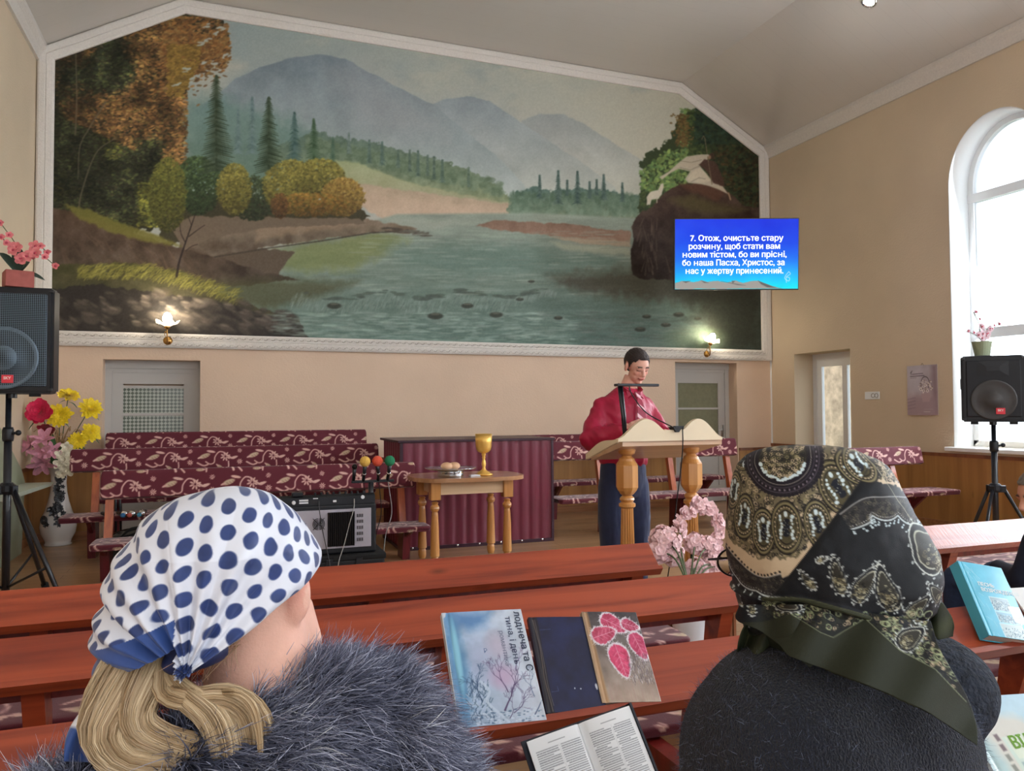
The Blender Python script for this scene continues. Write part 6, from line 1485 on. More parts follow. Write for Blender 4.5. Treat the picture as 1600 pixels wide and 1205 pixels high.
# ================= woman in the dark paisley scarf
def paint_paisley():
    """Printed headscarf, drawn flat in units of about 0.7 mm."""
    A = np.array
    cv = Canvas(1080, 670, 1540, 1190, 900, 1010, (24, 28, 36)); R = random.Random(12)
    ol = A((114, 108, 84)); dk = A((30, 28, 30)); cr = A((206, 190, 166)); wh = A((206, 220, 224)); nv = A((24, 30, 46)); gl = A((170, 172, 160))
    cv.c = np.tile(A([26, 30, 38.]), (cv.ny, cv.nx, 1))
    # cream band zone and filigree texture, upper part
    up_ = [(1080, 670), (1540, 670), (1540, 780), (1360, 720), (1210, 925), (1150, 915), (1080, 900)]
    cv.poly([(1080, 670), (1540, 670), (1480, 800), (1400, 760), (1350, 730), (1300, 800), (1225, 915), (1175, 885), (1080, 840)], cr, wob=3, ws=.2)
    def filigree(poly, n, base):
        cv.poly(poly, base, wob=6, ws=.14, seed=5); p = A(poly, float); x0, y0 = p.min(0); x1, y1 = p.max(0)
        for i in range(n):
            x = R.uniform(x0, x1); y = R.uniform(y0, y1)
            ins = False; q = len(p)
            for k in range(q):
                ax, ay = p[k]; bx, by = p[(k + 1) % q]
                if (ay > y) != (by > y) and x < (bx - ax) * (y - ay) / (by - ay) + ax: ins = not ins
            if not ins: continue
            r = R.uniform(1.6, 3.2); c = R.choice([dk, dk, dk, ol * 1.35, cr, cr]); cv.ring(x, y, r, r * R.uniform(.6, 1), 1.0, c, .85, R.uniform(0, 3))
    filigree([(1120, 700), (1500, 700), (1420, 790), (1375, 735), (1340, 745), (1290, 800), (1255, 850), (1230, 855), (1190, 862), (1150, 850), (1120, 820)], 2600, (128, 120, 98))
    # medallions: rings of filigree with navy flower and white sprays
    def medal(x, y, rx, ry, a=0):
        cv.dab(x, y, rx * 1.15, ry * 1.15, (92, 86, 62), .9, a, 6)
        for q, c, w in ((1.12, dk, 1.3), (1.0, ol * 1.3, 1.5), (.9, dk, 1.2), (.8, ol, 2.0), (.7, dk, 1.0)): cv.ring(x, y, rx * q, ry * q, w, c, 1, a)
        for k in range(26):
            t = k / 26 * 2 * PI; ca, sa = math.cos(a), math.sin(a); u = math.cos(t) * rx * .84; v = math.sin(t) * ry * .84; cv.dab(x + u * ca - v * sa, y + u * sa + v * ca, 1.3, 1.3, cr, .9)
        ca, sa = math.cos(a), math.sin(a)
        for sx in (-1, 1):
            for k in range(7):
                u = sx * rx * .42 + R.uniform(-2, 2); v = (-.45 + .15 * k) * ry; cv.dab(x + u * ca - v * sa, y + u * sa + v * ca, R.uniform(2, 3.6), R.uniform(2, 3.4), wh)
        cv.dab(x - 0 * ca + ry * .55 * sa, y - ry * .55 * ca, 3.4, 5, wh, 1, a)
        for k in range(7): v = (-.28 + .1 * k) * ry; cv.dab(x - v * sa + R.uniform(-2, 2), y + v * ca, rx * .26, 3.2, nv, 1, a)
        for k in range(10): cv.dab(x + R.uniform(-.2, .2) * rx, y + R.uniform(-.3, .3) * ry, .9, .9, gl, .8)
    for x, y, rx, ry, a in ((1168, 805, 17, 30, .1), (1200, 822, 17, 30, 0), (1236, 812, 21, 33, -.05), (1282, 805, 18, 30, -.2), (1311, 755, 24, 36, -.5), (1338, 728, 18, 30, -.9), (1146, 770, 12, 26, .2), (1158, 722, 18, 14, .3), (1118, 800, 12, 30, .1)): medal(x, y, rx, ry, a)
    # great rosette at the crown
    def rosette(x, y, rx, ry):
        cv.dab(x, y, rx, ry, (34, 28, 42), 1, -.08, 10)
        for k in range(64):
            t = k / 64 * 2 * PI; cv.dab(x + math.cos(t) * rx * 1.0, y + math.sin(t) * ry * 1.0, 4, 3, (34, 28, 42), 1)
        for q, c, w in ((.93, A((96, 88, 100)), 1.2), (.80, A((80, 72, 84)), 1.2), (.72, (150, 146, 140), 1.0), (.60, dk, 2)): cv.ring(x, y, rx * q, ry * q, w, c, 1, -.08)
        for k in range(90):
            t = k / 90 * 2 * PI; q = .865; cv.dab(x + math.cos(t) * rx * q, y + math.sin(t) * ry * q, 1.4, 2, (150, 140, 150) if k % 2 else (30, 26, 36), .9)
        cv.dab(x, y, rx * .62, ry * .6, (84, 80, 60), 1, 0, 6)
        for k in range(320):
            t = R.uniform(0, 2 * PI); q = math.sqrt(R.random()) * .58; cv.ring(x + math.cos(t) * rx * q, y + math.sin(t) * ry * q, 2.2, 1.6, .9, R.choice([dk, dk, ol * 1.4, cr]), .9)
        for k in range(26):
            t = .25 + k / 26 * 2.7; q = .58; cv.dab(x + math.cos(t) * rx * q, y + math.sin(t) * ry * q + R.uniform(-2, 2), R.uniform(2, 4), R.uniform(1.6, 3.6), wh)
    rosette(1228, 716, 62, 52)
    # scalloped grey band between cream and navy, left and right
    def scallops(pts, depth):
        P = curve(pts, 10); tx = np.gradient(P, axis=0); tx /= np.linalg.norm(tx, axis=1, keepdims=True)
        L_ = np.concatenate([[0], np.cumsum(np.hypot(*np.diff(P, axis=0).T))]); n = len(P)
        sc = np.abs(np.sin(L_ / 46 * PI)) * 7
        lo = [(P[i][0] - tx[i][1] * (depth + sc[i]), P[i][1] + tx[i][0] * (depth + sc[i])) for i in range(n)]
        cv.poly([tuple(p) for p in P] + lo[::-1], (58, 56, 56), soft=.6)
        for k in range(int(L_[-1] * 1.6)):
            i = R.randrange(n); q = R.uniform(.1, .9); cv.ring(P[i][0] + (lo[i][0] - P[i][0]) * q + R.uniform(-3, 3), P[i][1] + (lo[i][1] - P[i][1]) * q, R.uniform(1.2, 2.6), R.uniform(1.2, 2.4), .8, R.choice([(120, 114, 96), (24, 24, 28), (24, 24, 28), (96, 92, 86)]), .8)
        cv.line([tuple(p) for p in P], 1.6, (170, 170, 168), .9); cv.line(lo, 2.0, (196, 204, 206), 1)
        lo2 = [(P[i][0] - tx[i][1] * (depth + sc[i] - 4), P[i][1] + tx[i][0] * (depth + sc[i] - 4)) for i in range(n)]
        for i in range(0, n): cv.dab(lo2[i][0], lo2[i][1], .9, .9, (190, 190, 186), .9)
        for k in range(0, n, 3):
            x, y = lo[k]; nx, ny = -tx[k][1], tx[k][0]
            cv.dab(x + nx * 4, y + ny * 4, 1.5, 1.5, wh); cv.dab(x + nx * 8 + R.uniform(-2, 2), y + ny * 7, 2.0, 1.8, wh, .95)
        for k in range(0, n, 2):
            x, y = P[k]; nx, ny = tx[k][1], -tx[k][0]; cv.dab(x + nx * 3, y + ny * 3, 2.2, 2, dk, .9)
    cv.poly([(1080, 850), (1150, 872), (1175, 890), (1215, 892), (1252, 872), (1225, 915), (1205, 935), (1200, 1000), (1080, 1000)], (26, 30, 38), soft=1)
    scallops([(1110, 850), (1140, 862), (1165, 880), (1198, 888), (1228, 878)], 22)
    # overlapping fold: navy field right of the diagonal
    fold = [(1362, 720), (1330, 760), (1300, 800), (1262, 850), (1215, 912), (1260, 905), (1320, 912), (1390, 938), (1470, 960), (1520, 900), (1520, 720)]
    cv.poly(fold, (25, 29, 36), soft=.7)
    cv.poly([(1352, 745), (1395, 758), (1420, 782), (1540, 780), (1540, 670), (1360, 690)], cr, wob=3, ws=.2)
    filigree([(1345, 700), (1440, 700), (1440, 760), (1400, 752), (1362, 742)], 700, (104, 96, 70)); medal(1342, 724, 16, 26, -.7)
    scallops([(1312, 790), (1340, 770), (1368, 768), (1400, 772), (1440, 788)], 24)
    cv.line([(1362, 720), (1330, 760), (1300, 800), (1262, 850), (1212, 915)], 1.2, (60, 60, 60)); 
    for pts in ([(1360, 722), (1385, 765), (1410, 800), (1440, 850), (1455, 880)],): cv.line(pts, 1.2, (176, 172, 150), .8)
    def paisley(x, y, L, a, w=.52, rich=False):
        """Teardrop with a bent tip; L from belly to tip, a the tip's direction."""
        ca, sa = math.cos(a), math.sin(a)
        def T(u, v): return (x + (u * ca - v * sa) * L, y + (u * sa + v * ca) * L)
        out = []
        for k in range(40):
            t = k / 40 * 2 * PI; r = w * (.5 + .5 * math.cos(t)) ** 0; u = -math.cos(t) * .5; v = math.sin(t) * w * .5 * (1 - .55 * (u + .5)) ; v += .18 * max(0, u) ** 1.2; out.append(T(u + .1, v))
        for grow, c in ((1.16, (206, 210, 204)), (1.08, (22, 25, 32)), (.86, (186, 186, 170)), (.78, (60, 58, 50))):
            cx_, cy_ = T(.02, .02); cv.poly([(cx_ + (p[0] - cx_) * grow, cy_ + (p[1] - cy_) * grow) for p in out], c, wob=.8, ws=.3, soft=.5)
        for q in range(int(L * 1.2)):
            t = R.uniform(0, 2 * PI); rr = R.uniform(0, .3); px, py = T(-.15 + rr * math.cos(t), rr * .7 * math.sin(t)); cv.ring(px, py, R.uniform(1, 2.4), R.uniform(1, 2), .8, R.choice([(190, 186, 160), (24, 24, 26), (120, 112, 84)]), .9)
        for k in range(0, 40, 3):
            cx_, cy_ = T(.02, .02); px = cx_ + (out[k][0] - cx_) * 1.27; py = cy_ + (out[k][1] - cy_) * 1.27; cv.dab(px, py, 1.5, 1.5, (200, 206, 204), .95); cv.dab(px + R.uniform(-2, 2), py + R.uniform(-2, 2), 1.2, 1.2, (200, 206, 204), .9)
    paisley(1432, 848, 66, -2.2, .78, True)
    for x, y, L_, a, w in ((1308, 876, 44, -1.9, .55), (1340, 885, 50, -1.1, .62), (1372, 893, 58, -2.0, .58), (1405, 918, 42, -.9, .55), (1440, 905, 38, -2.4, .6), (1268, 884, 26, -2.4, .6), (1285, 852, 14, -.5, .6), (1150, 945, 34, -1.9, .55), (1170, 965, 24, -1.6, .55), (1262, 1020, 30, .3, .6)): paisley(x, y, L_, a, w)
    # lower patterned wrap and olive border
    hemP = curve([(1205, 918), (1255, 910), (1310, 916), (1360, 932), (1410, 958)], 8)
    low = [tuple(p) for p in hemP] + [(1450, 948), (1460, 1000), (1490, 1060), (1510, 1100), (1540, 1190), (1480, 1190), (1080, 1190), (1080, 1010), (1175, 985)]
    cv.poly(low, (34, 38, 36), soft=.8)
    filigree([(1200, 925), (1260, 918), (1320, 925), (1390, 950), (1450, 950), (1462, 1000), (1480, 1070), (1440, 1020), (1400, 1000), (1350, 965), (1310, 985), (1280, 990), (1240, 968), (1200, 975), (1185, 970)], 1500, (52, 56, 48))
    for i in range(420):
        x = R.uniform(1190, 1480); y = R.uniform(922, 1070)
        if y > 990 + (x - 1340) * .45 and x > 1300: continue
        if y > 985 and x < 1330: continue
        cv.ring(x, y, R.uniform(3, 7), R.uniform(3, 6), 1.5, R.choice([(176, 186, 150), (160, 170, 140), (26, 30, 44), (26, 30, 44)]), .85, R.uniform(0, 3))
    paisley(1225, 950, 40, .2, .85); paisley(1412, 990, 44, -.8, .85); paisley(1428, 955, 22, -1.2, .6)
    border = [(1145, 990), (1190, 984), (1235, 968), (1280, 992), (1300, 998), (1350, 965), (1400, 1008), (1450, 1030), (1492, 1072), (1515, 1120), (1560, 1210), (1080, 1210), (1080, 1000)]
    cv.poly(border, (52, 57, 42), wob=1, soft=.8)
    cv.line([(1235, 968), (1280, 992), (1300, 998), (1350, 965), (1400, 1008), (1450, 1030), (1492, 1072)], 1.4, (150, 156, 130), .8)
    cv.line([tuple(p) for p in hemP], 5, (62, 66, 46)); cv.line([tuple(p + A([0, -2.5])) for p in hemP], 1, (110, 112, 84), .8); cv.line([tuple(p + A([0, 2.6])) for p in hemP], 1, (100, 104, 80), .8)
    return cv
PAIS = paint_paisley(); PAIS.c = PAIS.c * (.66 + .36 * np.clip(PAIS.c, 0, 255) / 255)

def woman_two():
    PX, PZ = .000706, .000765
    O = Vector((.678, .727, 0)); rz = math.radians(-43.2); T0 = Matrix.Translation(O) @ Matrix.Rotation(rz, 4, 'Z')
    def S(px, py, v=0.0):                    # local: x right, y away from the camera
        k = (.994 + v) / .994
        return ((px - 1300) * PX * k, v, ((840 - py) * PZ + 1.249 - EYE) * k + EYE)
    t = empty('person', O, rz, 'person seen from behind in black paisley headscarf and navy knitted cardigan, with glasses', 'person')
    Mh = Matrix.Translation(S(1262, 868, .030)) @ Matrix.Rotation(math.radians(40), 4, 'Z') @ Matrix.Rotation(math.radians(-14), 4, 'X') @ Matrix.Scale(.90, 4)
    mb = MB(); head_shapes(mb, Mh)
    mb.tube([S(1280, 930, .02), S(1300, 990, .02), S(1310, 1060, .02)], [.052, .05, .052], 18)
    seated_inner(mb, (0, -.06, 0), Matrix.Rotation(math.radians(12), 4, 'Z'), .96)
    skin_obj('body', mb, .0055, t, Mh, (216, 164, 142), M_skin('aged_skin', (216, 164, 142)), closed=False)
    rows = [(700, 1238, 1300), (703, 1205, 1326), (708, 1182, 1345), (716, 1163, 1364), (730, 1150, 1382), (750, 1140, 1396), (780, 1132, 1412), (820, 1128, 1432), (860, 1129, 1450), (900, 1133, 1462), (925, 1138, 1460), (945, 1142, 1452), (962, 1147, 1444), (985, 1156, 1440), (1005, 1170, 1432), (1030, 1190, 1410)]
    r = np.array(rows, float); nz_, na = 330, 520; yy = 700 + (1030 - 700) * np.linspace(0, 1, nz_) ** 1.2
    l_ = np.interp(yy, r[:, 0], r[:, 1]); r_ = np.interp(yy, r[:, 0], r[:, 2]); k = np.ones(9) / 9
    l_[5:-5] = np.convolve(l_, k, 'same')[5:-5]; r_[5:-5] = np.convolve(r_, k, 'same')[5:-5]
    A = np.linspace(-PI, PI, na, endpoint=False)[None]; c = ((l_ + r_) / 2)[:, None]; hw = ((r_ - l_) / 2)[:, None]
    PXs = c + hw * np.sin(A); V_ = -np.cos(A) * np.minimum(hw, 165) * .98 * PX; W_ = yy[:, None] + 0 * PXs
    # soft folds falling to the nape, one sharp diagonal fold
    s_ = (PXs - 1300) * .6 + (W_ - 840) * .35
    fold = np.sin((PXs - 1210) * .060 + (W_ - 840) * .028) * .0032 * np.clip((W_ - 780) / 140, 0, 1) + (fbm(PXs, W_, .014, 6) - .5) * .010
    diag = (PXs - 1362) * (925 - 720) - (W_ - 720) * (1210 - 1362); dn = diag / math.hypot(205, 152)
    front = np.cos(A) > 0
    fold = fold + np.where(front & (W_ < 935), .0045 / (1 + np.exp(-dn / 3.0)), 0)
    hemy = np.interp(PXs, [1150, 1205, 1255, 1310, 1360, 1410, 1450], [925, 918, 910, 916, 932, 958, 965])
    fold = fold + np.where(front, .004 * np.exp(-((W_ - hemy) / 4.0) ** 2), 0) - np.where(front & (W_ > hemy + 4), .002, 0)
    X = (PXs - 1300) * PX + np.sin(A) * fold; Yv = V_ - np.cos(A) * fold; Z = (840 - W_) * PZ + 1.249
    col = np.clip(PAIS.sample(PXs, W_), 0, 255)
    V = np.stack([X, Yv, Z], -1).reshape(-1, 3); F = grid_faces(nz_, na, True)
    # opening for the face, on the far side to the left
    h = np.hstack([V, np.ones((len(V), 1))]) @ np.array(Mh.inverted()).T
    keep = ~((h[:, 1] > .045) & (np.abs(h[:, 0]) < .062) & (h[:, 2] < .055) & (h[:, 2] > -.12)); F = F[keep[F].all(1)]
    me = np_mesh('headscarf', V, F, srgb(col).reshape(-1, 3))
    bm = bmesh.new(); bm.from_mesh(me); bm.verts.ensure_lookup_table()
    try: f = bm.faces.new([bm.verts[i] for i in range(na)]); f.smooth = True
    except Exception: pass
    bmesh.ops.delete(bm, geom=[v for v in bm.verts if not v.link_faces], context='VERTS'); bmesh.ops.recalc_face_normals(bm, faces=bm.faces); bm.to_mesh(me); bm.free()
    M_p = mat('printed_scarf', (255, 255, 255), .6, attr='Pigment', spec=.3, bump=.12, bscale=900)
    so = link('headscarf', me, M_p, t)
    # flap over the back and the tail at the left
    def sheet(name, L1, R1, vf, nx=150, ny=150, th=.0014, colf=None):
        L_ = curve(L1, 12); R_ = curve(R1, 12); ti = np.linspace(0, 1, ny)
        Lx = np.stack([np.interp(ti, np.linspace(0, 1, len(L_)), L_[:, k]) for k in (0, 1)], -1); Rx = np.stack([np.interp(ti, np.linspace(0, 1, len(R_)), R_[:, k]) for k in (0, 1)], -1)
        u = np.linspace(0, 1, nx)[None, :, None]; Q = Lx[:, None] * (1 - u) + Rx[:, None] * u; px, py = Q[..., 0], Q[..., 1]
        vv = vf(px, py); kk = (.994 + vv) / .994; P = np.stack([(px - 1300) * PX * kk, vv, ((840 - py) * PZ + 1.249 - EYE) * kk + EYE], -1).reshape(-1, 3)
        col = np.clip((PAIS.sample(px, py) if colf is None else colf(px, py)), 0, 255).reshape(-1, 3)
        o = link(name, np_mesh(name, P, grid_faces(ny, nx), srgb(col)), M_p, so, True); s2 = o.modifiers.new('cloth', 'SOLIDIFY'); s2.thickness = th; return o
    vb = lambda px, py: -.112 - .045 * np.clip((py - 960) / 100, 0, 1.6) + .030 * ((px - 1330) / 130) ** 2 + .005 * np.sin(px * .055 + py * .03) + .004 * np.sin((px + py) * .03)
    sheet('back_flap', [(1205, 945), (1182, 988), (1215, 1018), (1240, 1036), (1310, 1020)], [(1445, 960), (1460, 1005), (1492, 1062), (1506, 1105), (1506, 1132)], vb)
    vb2 = lambda px, py: -.108 - .02 * np.clip((py - 960) / 100, 0, 1.6) + .02 * ((px - 1260) / 90) ** 2 + .006 * np.sin(px * .08)
    sheet('front_flap', [(1150, 960), (1145, 985), (1185, 1000), (1235, 1030)], [(1320, 945), (1330, 980), (1300, 1020), (1262, 1048)], vb2, 90, 90)
    ol_ = lambda px, py: np.stack([44 + 12 * np.sin(px * .1 + py * .13), 50 + 12 * np.sin(px * .1 + py * .13), 34 + 9 * np.sin(px * .1 + py * .13)], -1)
    sheet('side_tail', [(1160, 985), (1148, 1010), (1143, 1040), (1150, 1066)], [(1225, 985), (1215, 1010), (1188, 1030), (1176, 1052)], lambda px, py: -.055 + .014 * np.sin(px * .12 + py * .05), 50, 50, colf=ol_)
    sheet('right_tail', [(1430, 940), (1445, 965), (1455, 985)], [(1462, 930), (1478, 958), (1476, 978)], lambda px, py: -.03 + .008 * np.sin(px * .15), 30, 30, colf=ol_)
    # cardigan: rounded hunched back and sleeves
    mb = MB()
    def BB(px, py, v, rr): mb.ball(S(px, py, v), rr, 26, 18)
    BB(1270, 1200, -.03, (.135, .13, .13)); BB(1190, 1195, .0, (.105, .13, .115)); BB(1350, 1150, .0, (.12, .12, .11)); BB(1300, 1120, .0, (.10, .105, .075)); BB(1245, 1150, -.04, (.12, .11, .105)); BB(1240, 1095, .0, (.075, .085, .05)); BB(1290, 1070, -.02, (.07, .075, .05))
    mb.grid([[Vector((cx + rx * math.cos(a), -.03 + ry * math.sin(a), z)) for a in np.linspace(0, 2 * PI, 40, endpoint=False)] for z, cx, rx, ry in ((.455, 0, .22, .19), (.6, 0, .22, .18), (.8, -.0, .20, .17), (.95, -.01, .17, .15))], close=True); n0 = len(mb.v); mb.f.append(tuple(range(39, -1, -1))); mb.f.append(tuple(range(n0 - 40, n0)))
    limb(mb, [S(1170, 1220, .02), (-.18, .03, .78), (-.11, .11, .62)], [.075, .065, .06], 16)
    me = remeshed(mb, .009, 6, 'cardigan')
    m = mat('navy_knit', (19, 26, 43), .95, noise=.25, nscale=120, sheen=.12, bump=1.0, bscale=330, stretch=(1.5, 1.5, .8)); link('cardigan', me, m, t, True)
    mb = MB(); mb.ball(S(1432, 1058, .07), (.082, .09, .066), 26, 18); mb.ball(S(1398, 1130, .06), (.086, .09, .10), 26, 18); limb(mb, [S(1400, 1120, .06), (.17, .06, .78), (.11, .12, .62)], [.075, .065, .06], 16)
    link('sleeve', remeshed(mb, .009, 6), mat('charcoal_boucle', (34, 40, 52), .95, noise=.5, nscale=90, bump=1.0, bscale=160), t, True)['label'] = 'charcoal bouclé sleeve'
    mb = MB()
    for s in (-1, 1): limb(mb, [(s * .09, -.02, .49), (s * .10, .20, .46), (s * .10, .22, .12)], [.10, .08, .055], 14)
    link('skirt', remeshed(mb, .014, 4), mat('black_skirt', (26, 28, 36), .9), t, True)
    # fluff on the wool
    rg = np.random.default_rng(7); pts, N = surf_samples(me, 9000, 3, lambda c, n: (c[:, 2] > .92).astype(float) + .01)
    c0 = np.tile([[70, 78, 100]], (9000, 1)) + rg.uniform(-15, 40, (9000, 1))
    strands('wool_fluff', pts, N * .8 + rg.normal(0, .6, pts.shape), rg.uniform(.003, .007, 9000), srgb(c0), srgb(c0 + 20), mat('wool_fibre', (90, 100, 120), .8, attr='Pigment'), bpy.data.objects[t.name].children[-1] if False else t, .00018, 2, .4)
    # glasses
    g = empty('glasses', (0, 0, 0)); g.parent = t
    F_ = Mh @ Matrix.Translation((-.010, .108, -.004))
    M_fr = mat('dark_glasses_frame', (40, 34, 34), .3, 1.0); mb = MB()
    for s in (-1, 1):
        ring_ = [F_ @ Vector((s * .036 + .027 * math.cos(a), .012 - .006 * math.cos(a) * s, .020 * math.sin(a) * (1 + .1 * math.cos(a)))) for a in np.linspace(0, 2 * PI, 33)]
        mb.tube(ring_, .0014, 6); mb.tube([F_ @ Vector((s * .062, .010, .006)), F_ @ Vector((s * .088, -.012, .006)), F_ @ Vector((s * .086, -.10, .004))], .0016, 6)
    mb.tube([F_ @ Vector((-.010, .014, .004)), F_ @ Vector((.010, .014, .004))], .0014, 6); mb.build('frame', M_fr, g, True)
    for s in (-1, 1):
        mb = MB(); mb.prism([(s * .036 + .0262 * math.cos(a), .0192 * math.sin(a)) for a in np.linspace(0, 2 * PI, 28, endpoint=False)], .011, .0125, 'Y', F_); mb.build('lens', M_glass, g, True)
woman_two()

# ---- the person at the right edge, face in profile, dark blue jeans
def third():
    O = Vector((3.56, 2.40, 0)); rz = math.radians(70)
    t = empty('person', O, 0, 'person in dark navy clothes and jeans at the right edge, behind the crackled pew', 'person')
    Mh = Matrix.Translation((-.10, .02, 1.005)) @ Matrix.Rotation(rz, 4, 'Z') @ Matrix.Rotation(math.radians(-18), 4, 'X')
    mb = MB(); head_shapes(mb, Mh); mb.tube([(-.09, .03, .98), (-.03, .02, .9), (.04, .02, .82)], [.055, .055, .08], 16)
    limb(mb, [(.06, .02, .54), (.05, .02, .68), (.04, .02, .80)], [.11, .12, .12])
    for s in (-1, 1):
        limb(mb, [(.05, .02, .80), (.05 + s * .16, .02, .80), (.05 + s * .20, .06, .62), (.0 + s * .08, .26, .62)], [.055, .05, .04, .028], 10); hand(mb, (s * .08, .26, .62), (-s * .2, 1, -.35), (0, 0, 1), .9, .35, -s)
        limb(mb, [(.05 + s * .09, .0, .53), (.0 + s * .12, .40, .54), (s * .12, .42, .08)], [.07, .05, .04], 10)
    b_ = skin_obj('body', mb, .0065, t, Mh, (214, 156, 132), M_skin('ruddy_skin', (214, 156, 132)), closed=False)
    hair_shell(t, b_, Mh, lambda x, y, z: np.where((np.abs(x) > .12) | (np.abs(y) > .15) | (z > .16) | (z < -.1), -1, np.where(y < .0, (z + .03) / .006, (z - .062 - (y - .02) * .1) / .005)), .010, mat('grey_hair', (120, 112, 104), .7, noise=.3, nscale=60))
    mb = MB(); mb.grid([[Vector((.05 + rx * math.cos(a), .02 + ry * math.sin(a), z)) for a in np.linspace(0, 2 * PI, 36, endpoint=False)] for z, rx, ry in ((.45, .21, .16), (.6, .21, .16), (.74, .22, .15), (.83, .18, .12), (.88, .08, .07))], close=True); n0 = len(mb.v); mb.f.append(tuple(range(35, -1, -1))); mb.f.append(tuple(range(n0 - 36, n0)))
    for s in (-1, 1): limb(mb, [(.05 + s * .16, .02, .79), (.05 + s * .22, .06, .62), (s * .09, .24, .63)], [.075, .065, .045], 14)
    link('jacket', remeshed(mb, .012, 5), mat('dark_navy_jacket', (28, 34, 52), .9, noise=.1, nscale=40), t, True)
    mb = MB()
    for s in (-1, 1): limb(mb, [(.04 + s * .10, .0, .535), (s * .13, .22, .55), (s * .13, .42, .54), (s * .13, .43, .10)], [.11, .10, .08, .06], 14)
    link('jeans', remeshed(mb, .012, 4), mat('dark_denim', (36, 52, 82), .85, noise=.15, nscale=60), t, True)
third()
# ---------------------------------------------------------------- books on the pew rests
def book(name, label, group, Y0, x0, s0, ang, w, h, th, tilt, paint, cover_c, extras=None, spine_left=True, pages=(226, 216, 200)):
    """Closed book lying on a slanted rest: x0 lower-left corner, s0 distance up the slope."""
    c, s = math.cos(tilt), math.sin(tilt)
    nrm = Vector((0, -s, c)); upv = Vector((0, c, s)); o = Vector((x0, Y0 - .115, .607)) + upv * s0 + nrm * .003
    M = Matrix(((1, 0, 0, o.x), (0, c, -s, o.y), (0, s, c, o.z), (0, 0, 0, 1))) @ Matrix.Rotation(ang, 4, 'Z')
    t = empty(name, (0, 0, 0), 0, label, 'book', group); t.matrix_world = M
    cm = mat(name + '_cover', cover_c, .45, coat=.15)
    MB().box((.004, .003, .002), (w - .004, h - .003, th - .002)).build('page_block', mat('book_pages', pages, .8, noise=.12, nscale=30, stretch=(1, 1, 60)), t)
    MB().box((0, 0, 0), (w, h, .0025)).build('back_cover', cm, t); MB().box((-.002, 0, 0), (.002, h, th)).build('spine', cm, t)
    nx, ny = int(w / .0013), int(h / .0013); U, V = np.meshgrid(np.linspace(0, 1, nx), np.linspace(0, 1, ny)); cv = paint(); col = srgb(np.clip(cv.sample(U * 100, (1 - V) * 150), 0, 255)).reshape(-1, 3)
    z = th + .0008 * np.sin(U * PI) + .0015 * np.exp(-((U - .06) / .02) ** 2) * -1
    P = np.stack([U * w, V * h, z], -1).reshape(-1, 3); fc = link('front_cover', np_mesh('front_cover', P, grid_faces(ny, nx), col), mat('printed_cover', (255, 255, 255), .35, attr='Pigment', coat=.25), t)
    sm = fc.modifiers.new('board', 'SOLIDIFY'); sm.thickness = .002; sm.offset = -1
    for (txt, size, col_, x, y, rot, b_) in (extras or []):
        text_mesh('lettering', txt, size, mat('ink', col_, .6), t, Matrix.Translation((x * w, y * h, th + .0016)) @ Matrix.Rotation(rot, 4, 'Z'), 0, 'LEFT', depth=.0001, fat=b_ * .7)
    return t
def tree_lines(cv, x, y, L, a, w, col, R, depth=0):
    if depth > 5 or L < 2: return
    x2 = x + math.cos(a) * L; y2 = y - math.sin(a) * L; cv.line([(x, y), ((x + x2) / 2 + R.uniform(-1, 1), (y + y2) / 2), (x2, y2)], w, col, .9, wd2=w * .6, soft=.5)
    for k in range(R.choice((2, 2, 3))): tree_lines(cv, x2, y2, L * R.uniform(.55, .85), a + R.uniform(-.65, .65), w * .62, col, R, depth + 1)
def p_winter():
    cv = Canvas(0, 0, 100, 150, 300, 450, (170, 190, 212)); R = random.Random(6); u = (cv.X / 100)[..., None]; v = (cv.Y / 150)[..., None]; A = np.array
    cv.c = A([150, 176, 206]) * (1 - u) + A([196, 204, 216]) * u; n = fbm(cv.X, cv.Y, .05, 4)[..., None]; cv.c += (n - .5) * 60
    cv.poly([(0, 0), (14, 0), (20, 70), (14, 150), (0, 150)], (74, 132, 178), .75, soft=5, wob=4); cv.poly([(12, 2), (60, 2), (50, 20), (30, 26), (14, 18)], (70, 120, 176), .75, soft=8, wob=4)
    cv.dab(60, 50, 20, 26, (200, 176, 196), .5, 0, 1); cv.dab(60, 92, 22, 22, (186, 142, 178), .6, 0, 1); cv.dab(36, 70, 18, 40, (176, 176, 206), .4, 0, 1); cv.dab(10, 60, 5, 60, (150, 214, 232), .8, 0, 1.2)
    for i in range(160): x = R.uniform(14, 40); y = R.uniform(96, 148); cv.line([(x, y), (x + R.uniform(-4, 4), y - R.uniform(2, 7))], .8, R.choice([(58, 88, 118), (190, 206, 222), (46, 72, 104)]), .75)
    for i in range(160): x = R.uniform(20, 98); y = R.uniform(134, 149); cv.dab(x, y, R.uniform(1, 3), R.uniform(.6, 1.4), R.choice([(206, 220, 234), (76, 104, 138), (186, 204, 224)]), .7)
    for x, y, L, a, w, c in ((54, 134, 20, 1.0, 2.2, (78, 62, 100)), (62, 112, 15, 1.9, 1.6, (84, 66, 104)), (64, 138, 13, .6, 1.3, (86, 74, 116)), (58, 144, 11, 1.0, 1.1, (86, 74, 116)), (88, 142, 18, .95, 1.6, (84, 100, 136)), (92, 120, 13, 1.7, 1.2, (90, 110, 146)), (30, 120, 14, 1.8, 1.6, (52, 78, 112)), (76, 84, 14, 1.1, 1.1, (120, 110, 150))): tree_lines(cv, x, y, L, a, w, c, R)
    cv.line(curve([(32, 96), (40, 108), (36, 122), (48, 138), (56, 148)]), 3, (196, 212, 228), .8)
    cv.line([(97, 0), (99, 150)], 1.5, (196, 206, 214), .8); cv.poly([(0, 0), (5, 0), (3, 6), (0, 9)], (210, 214, 220), .9, wob=1)
    return cv
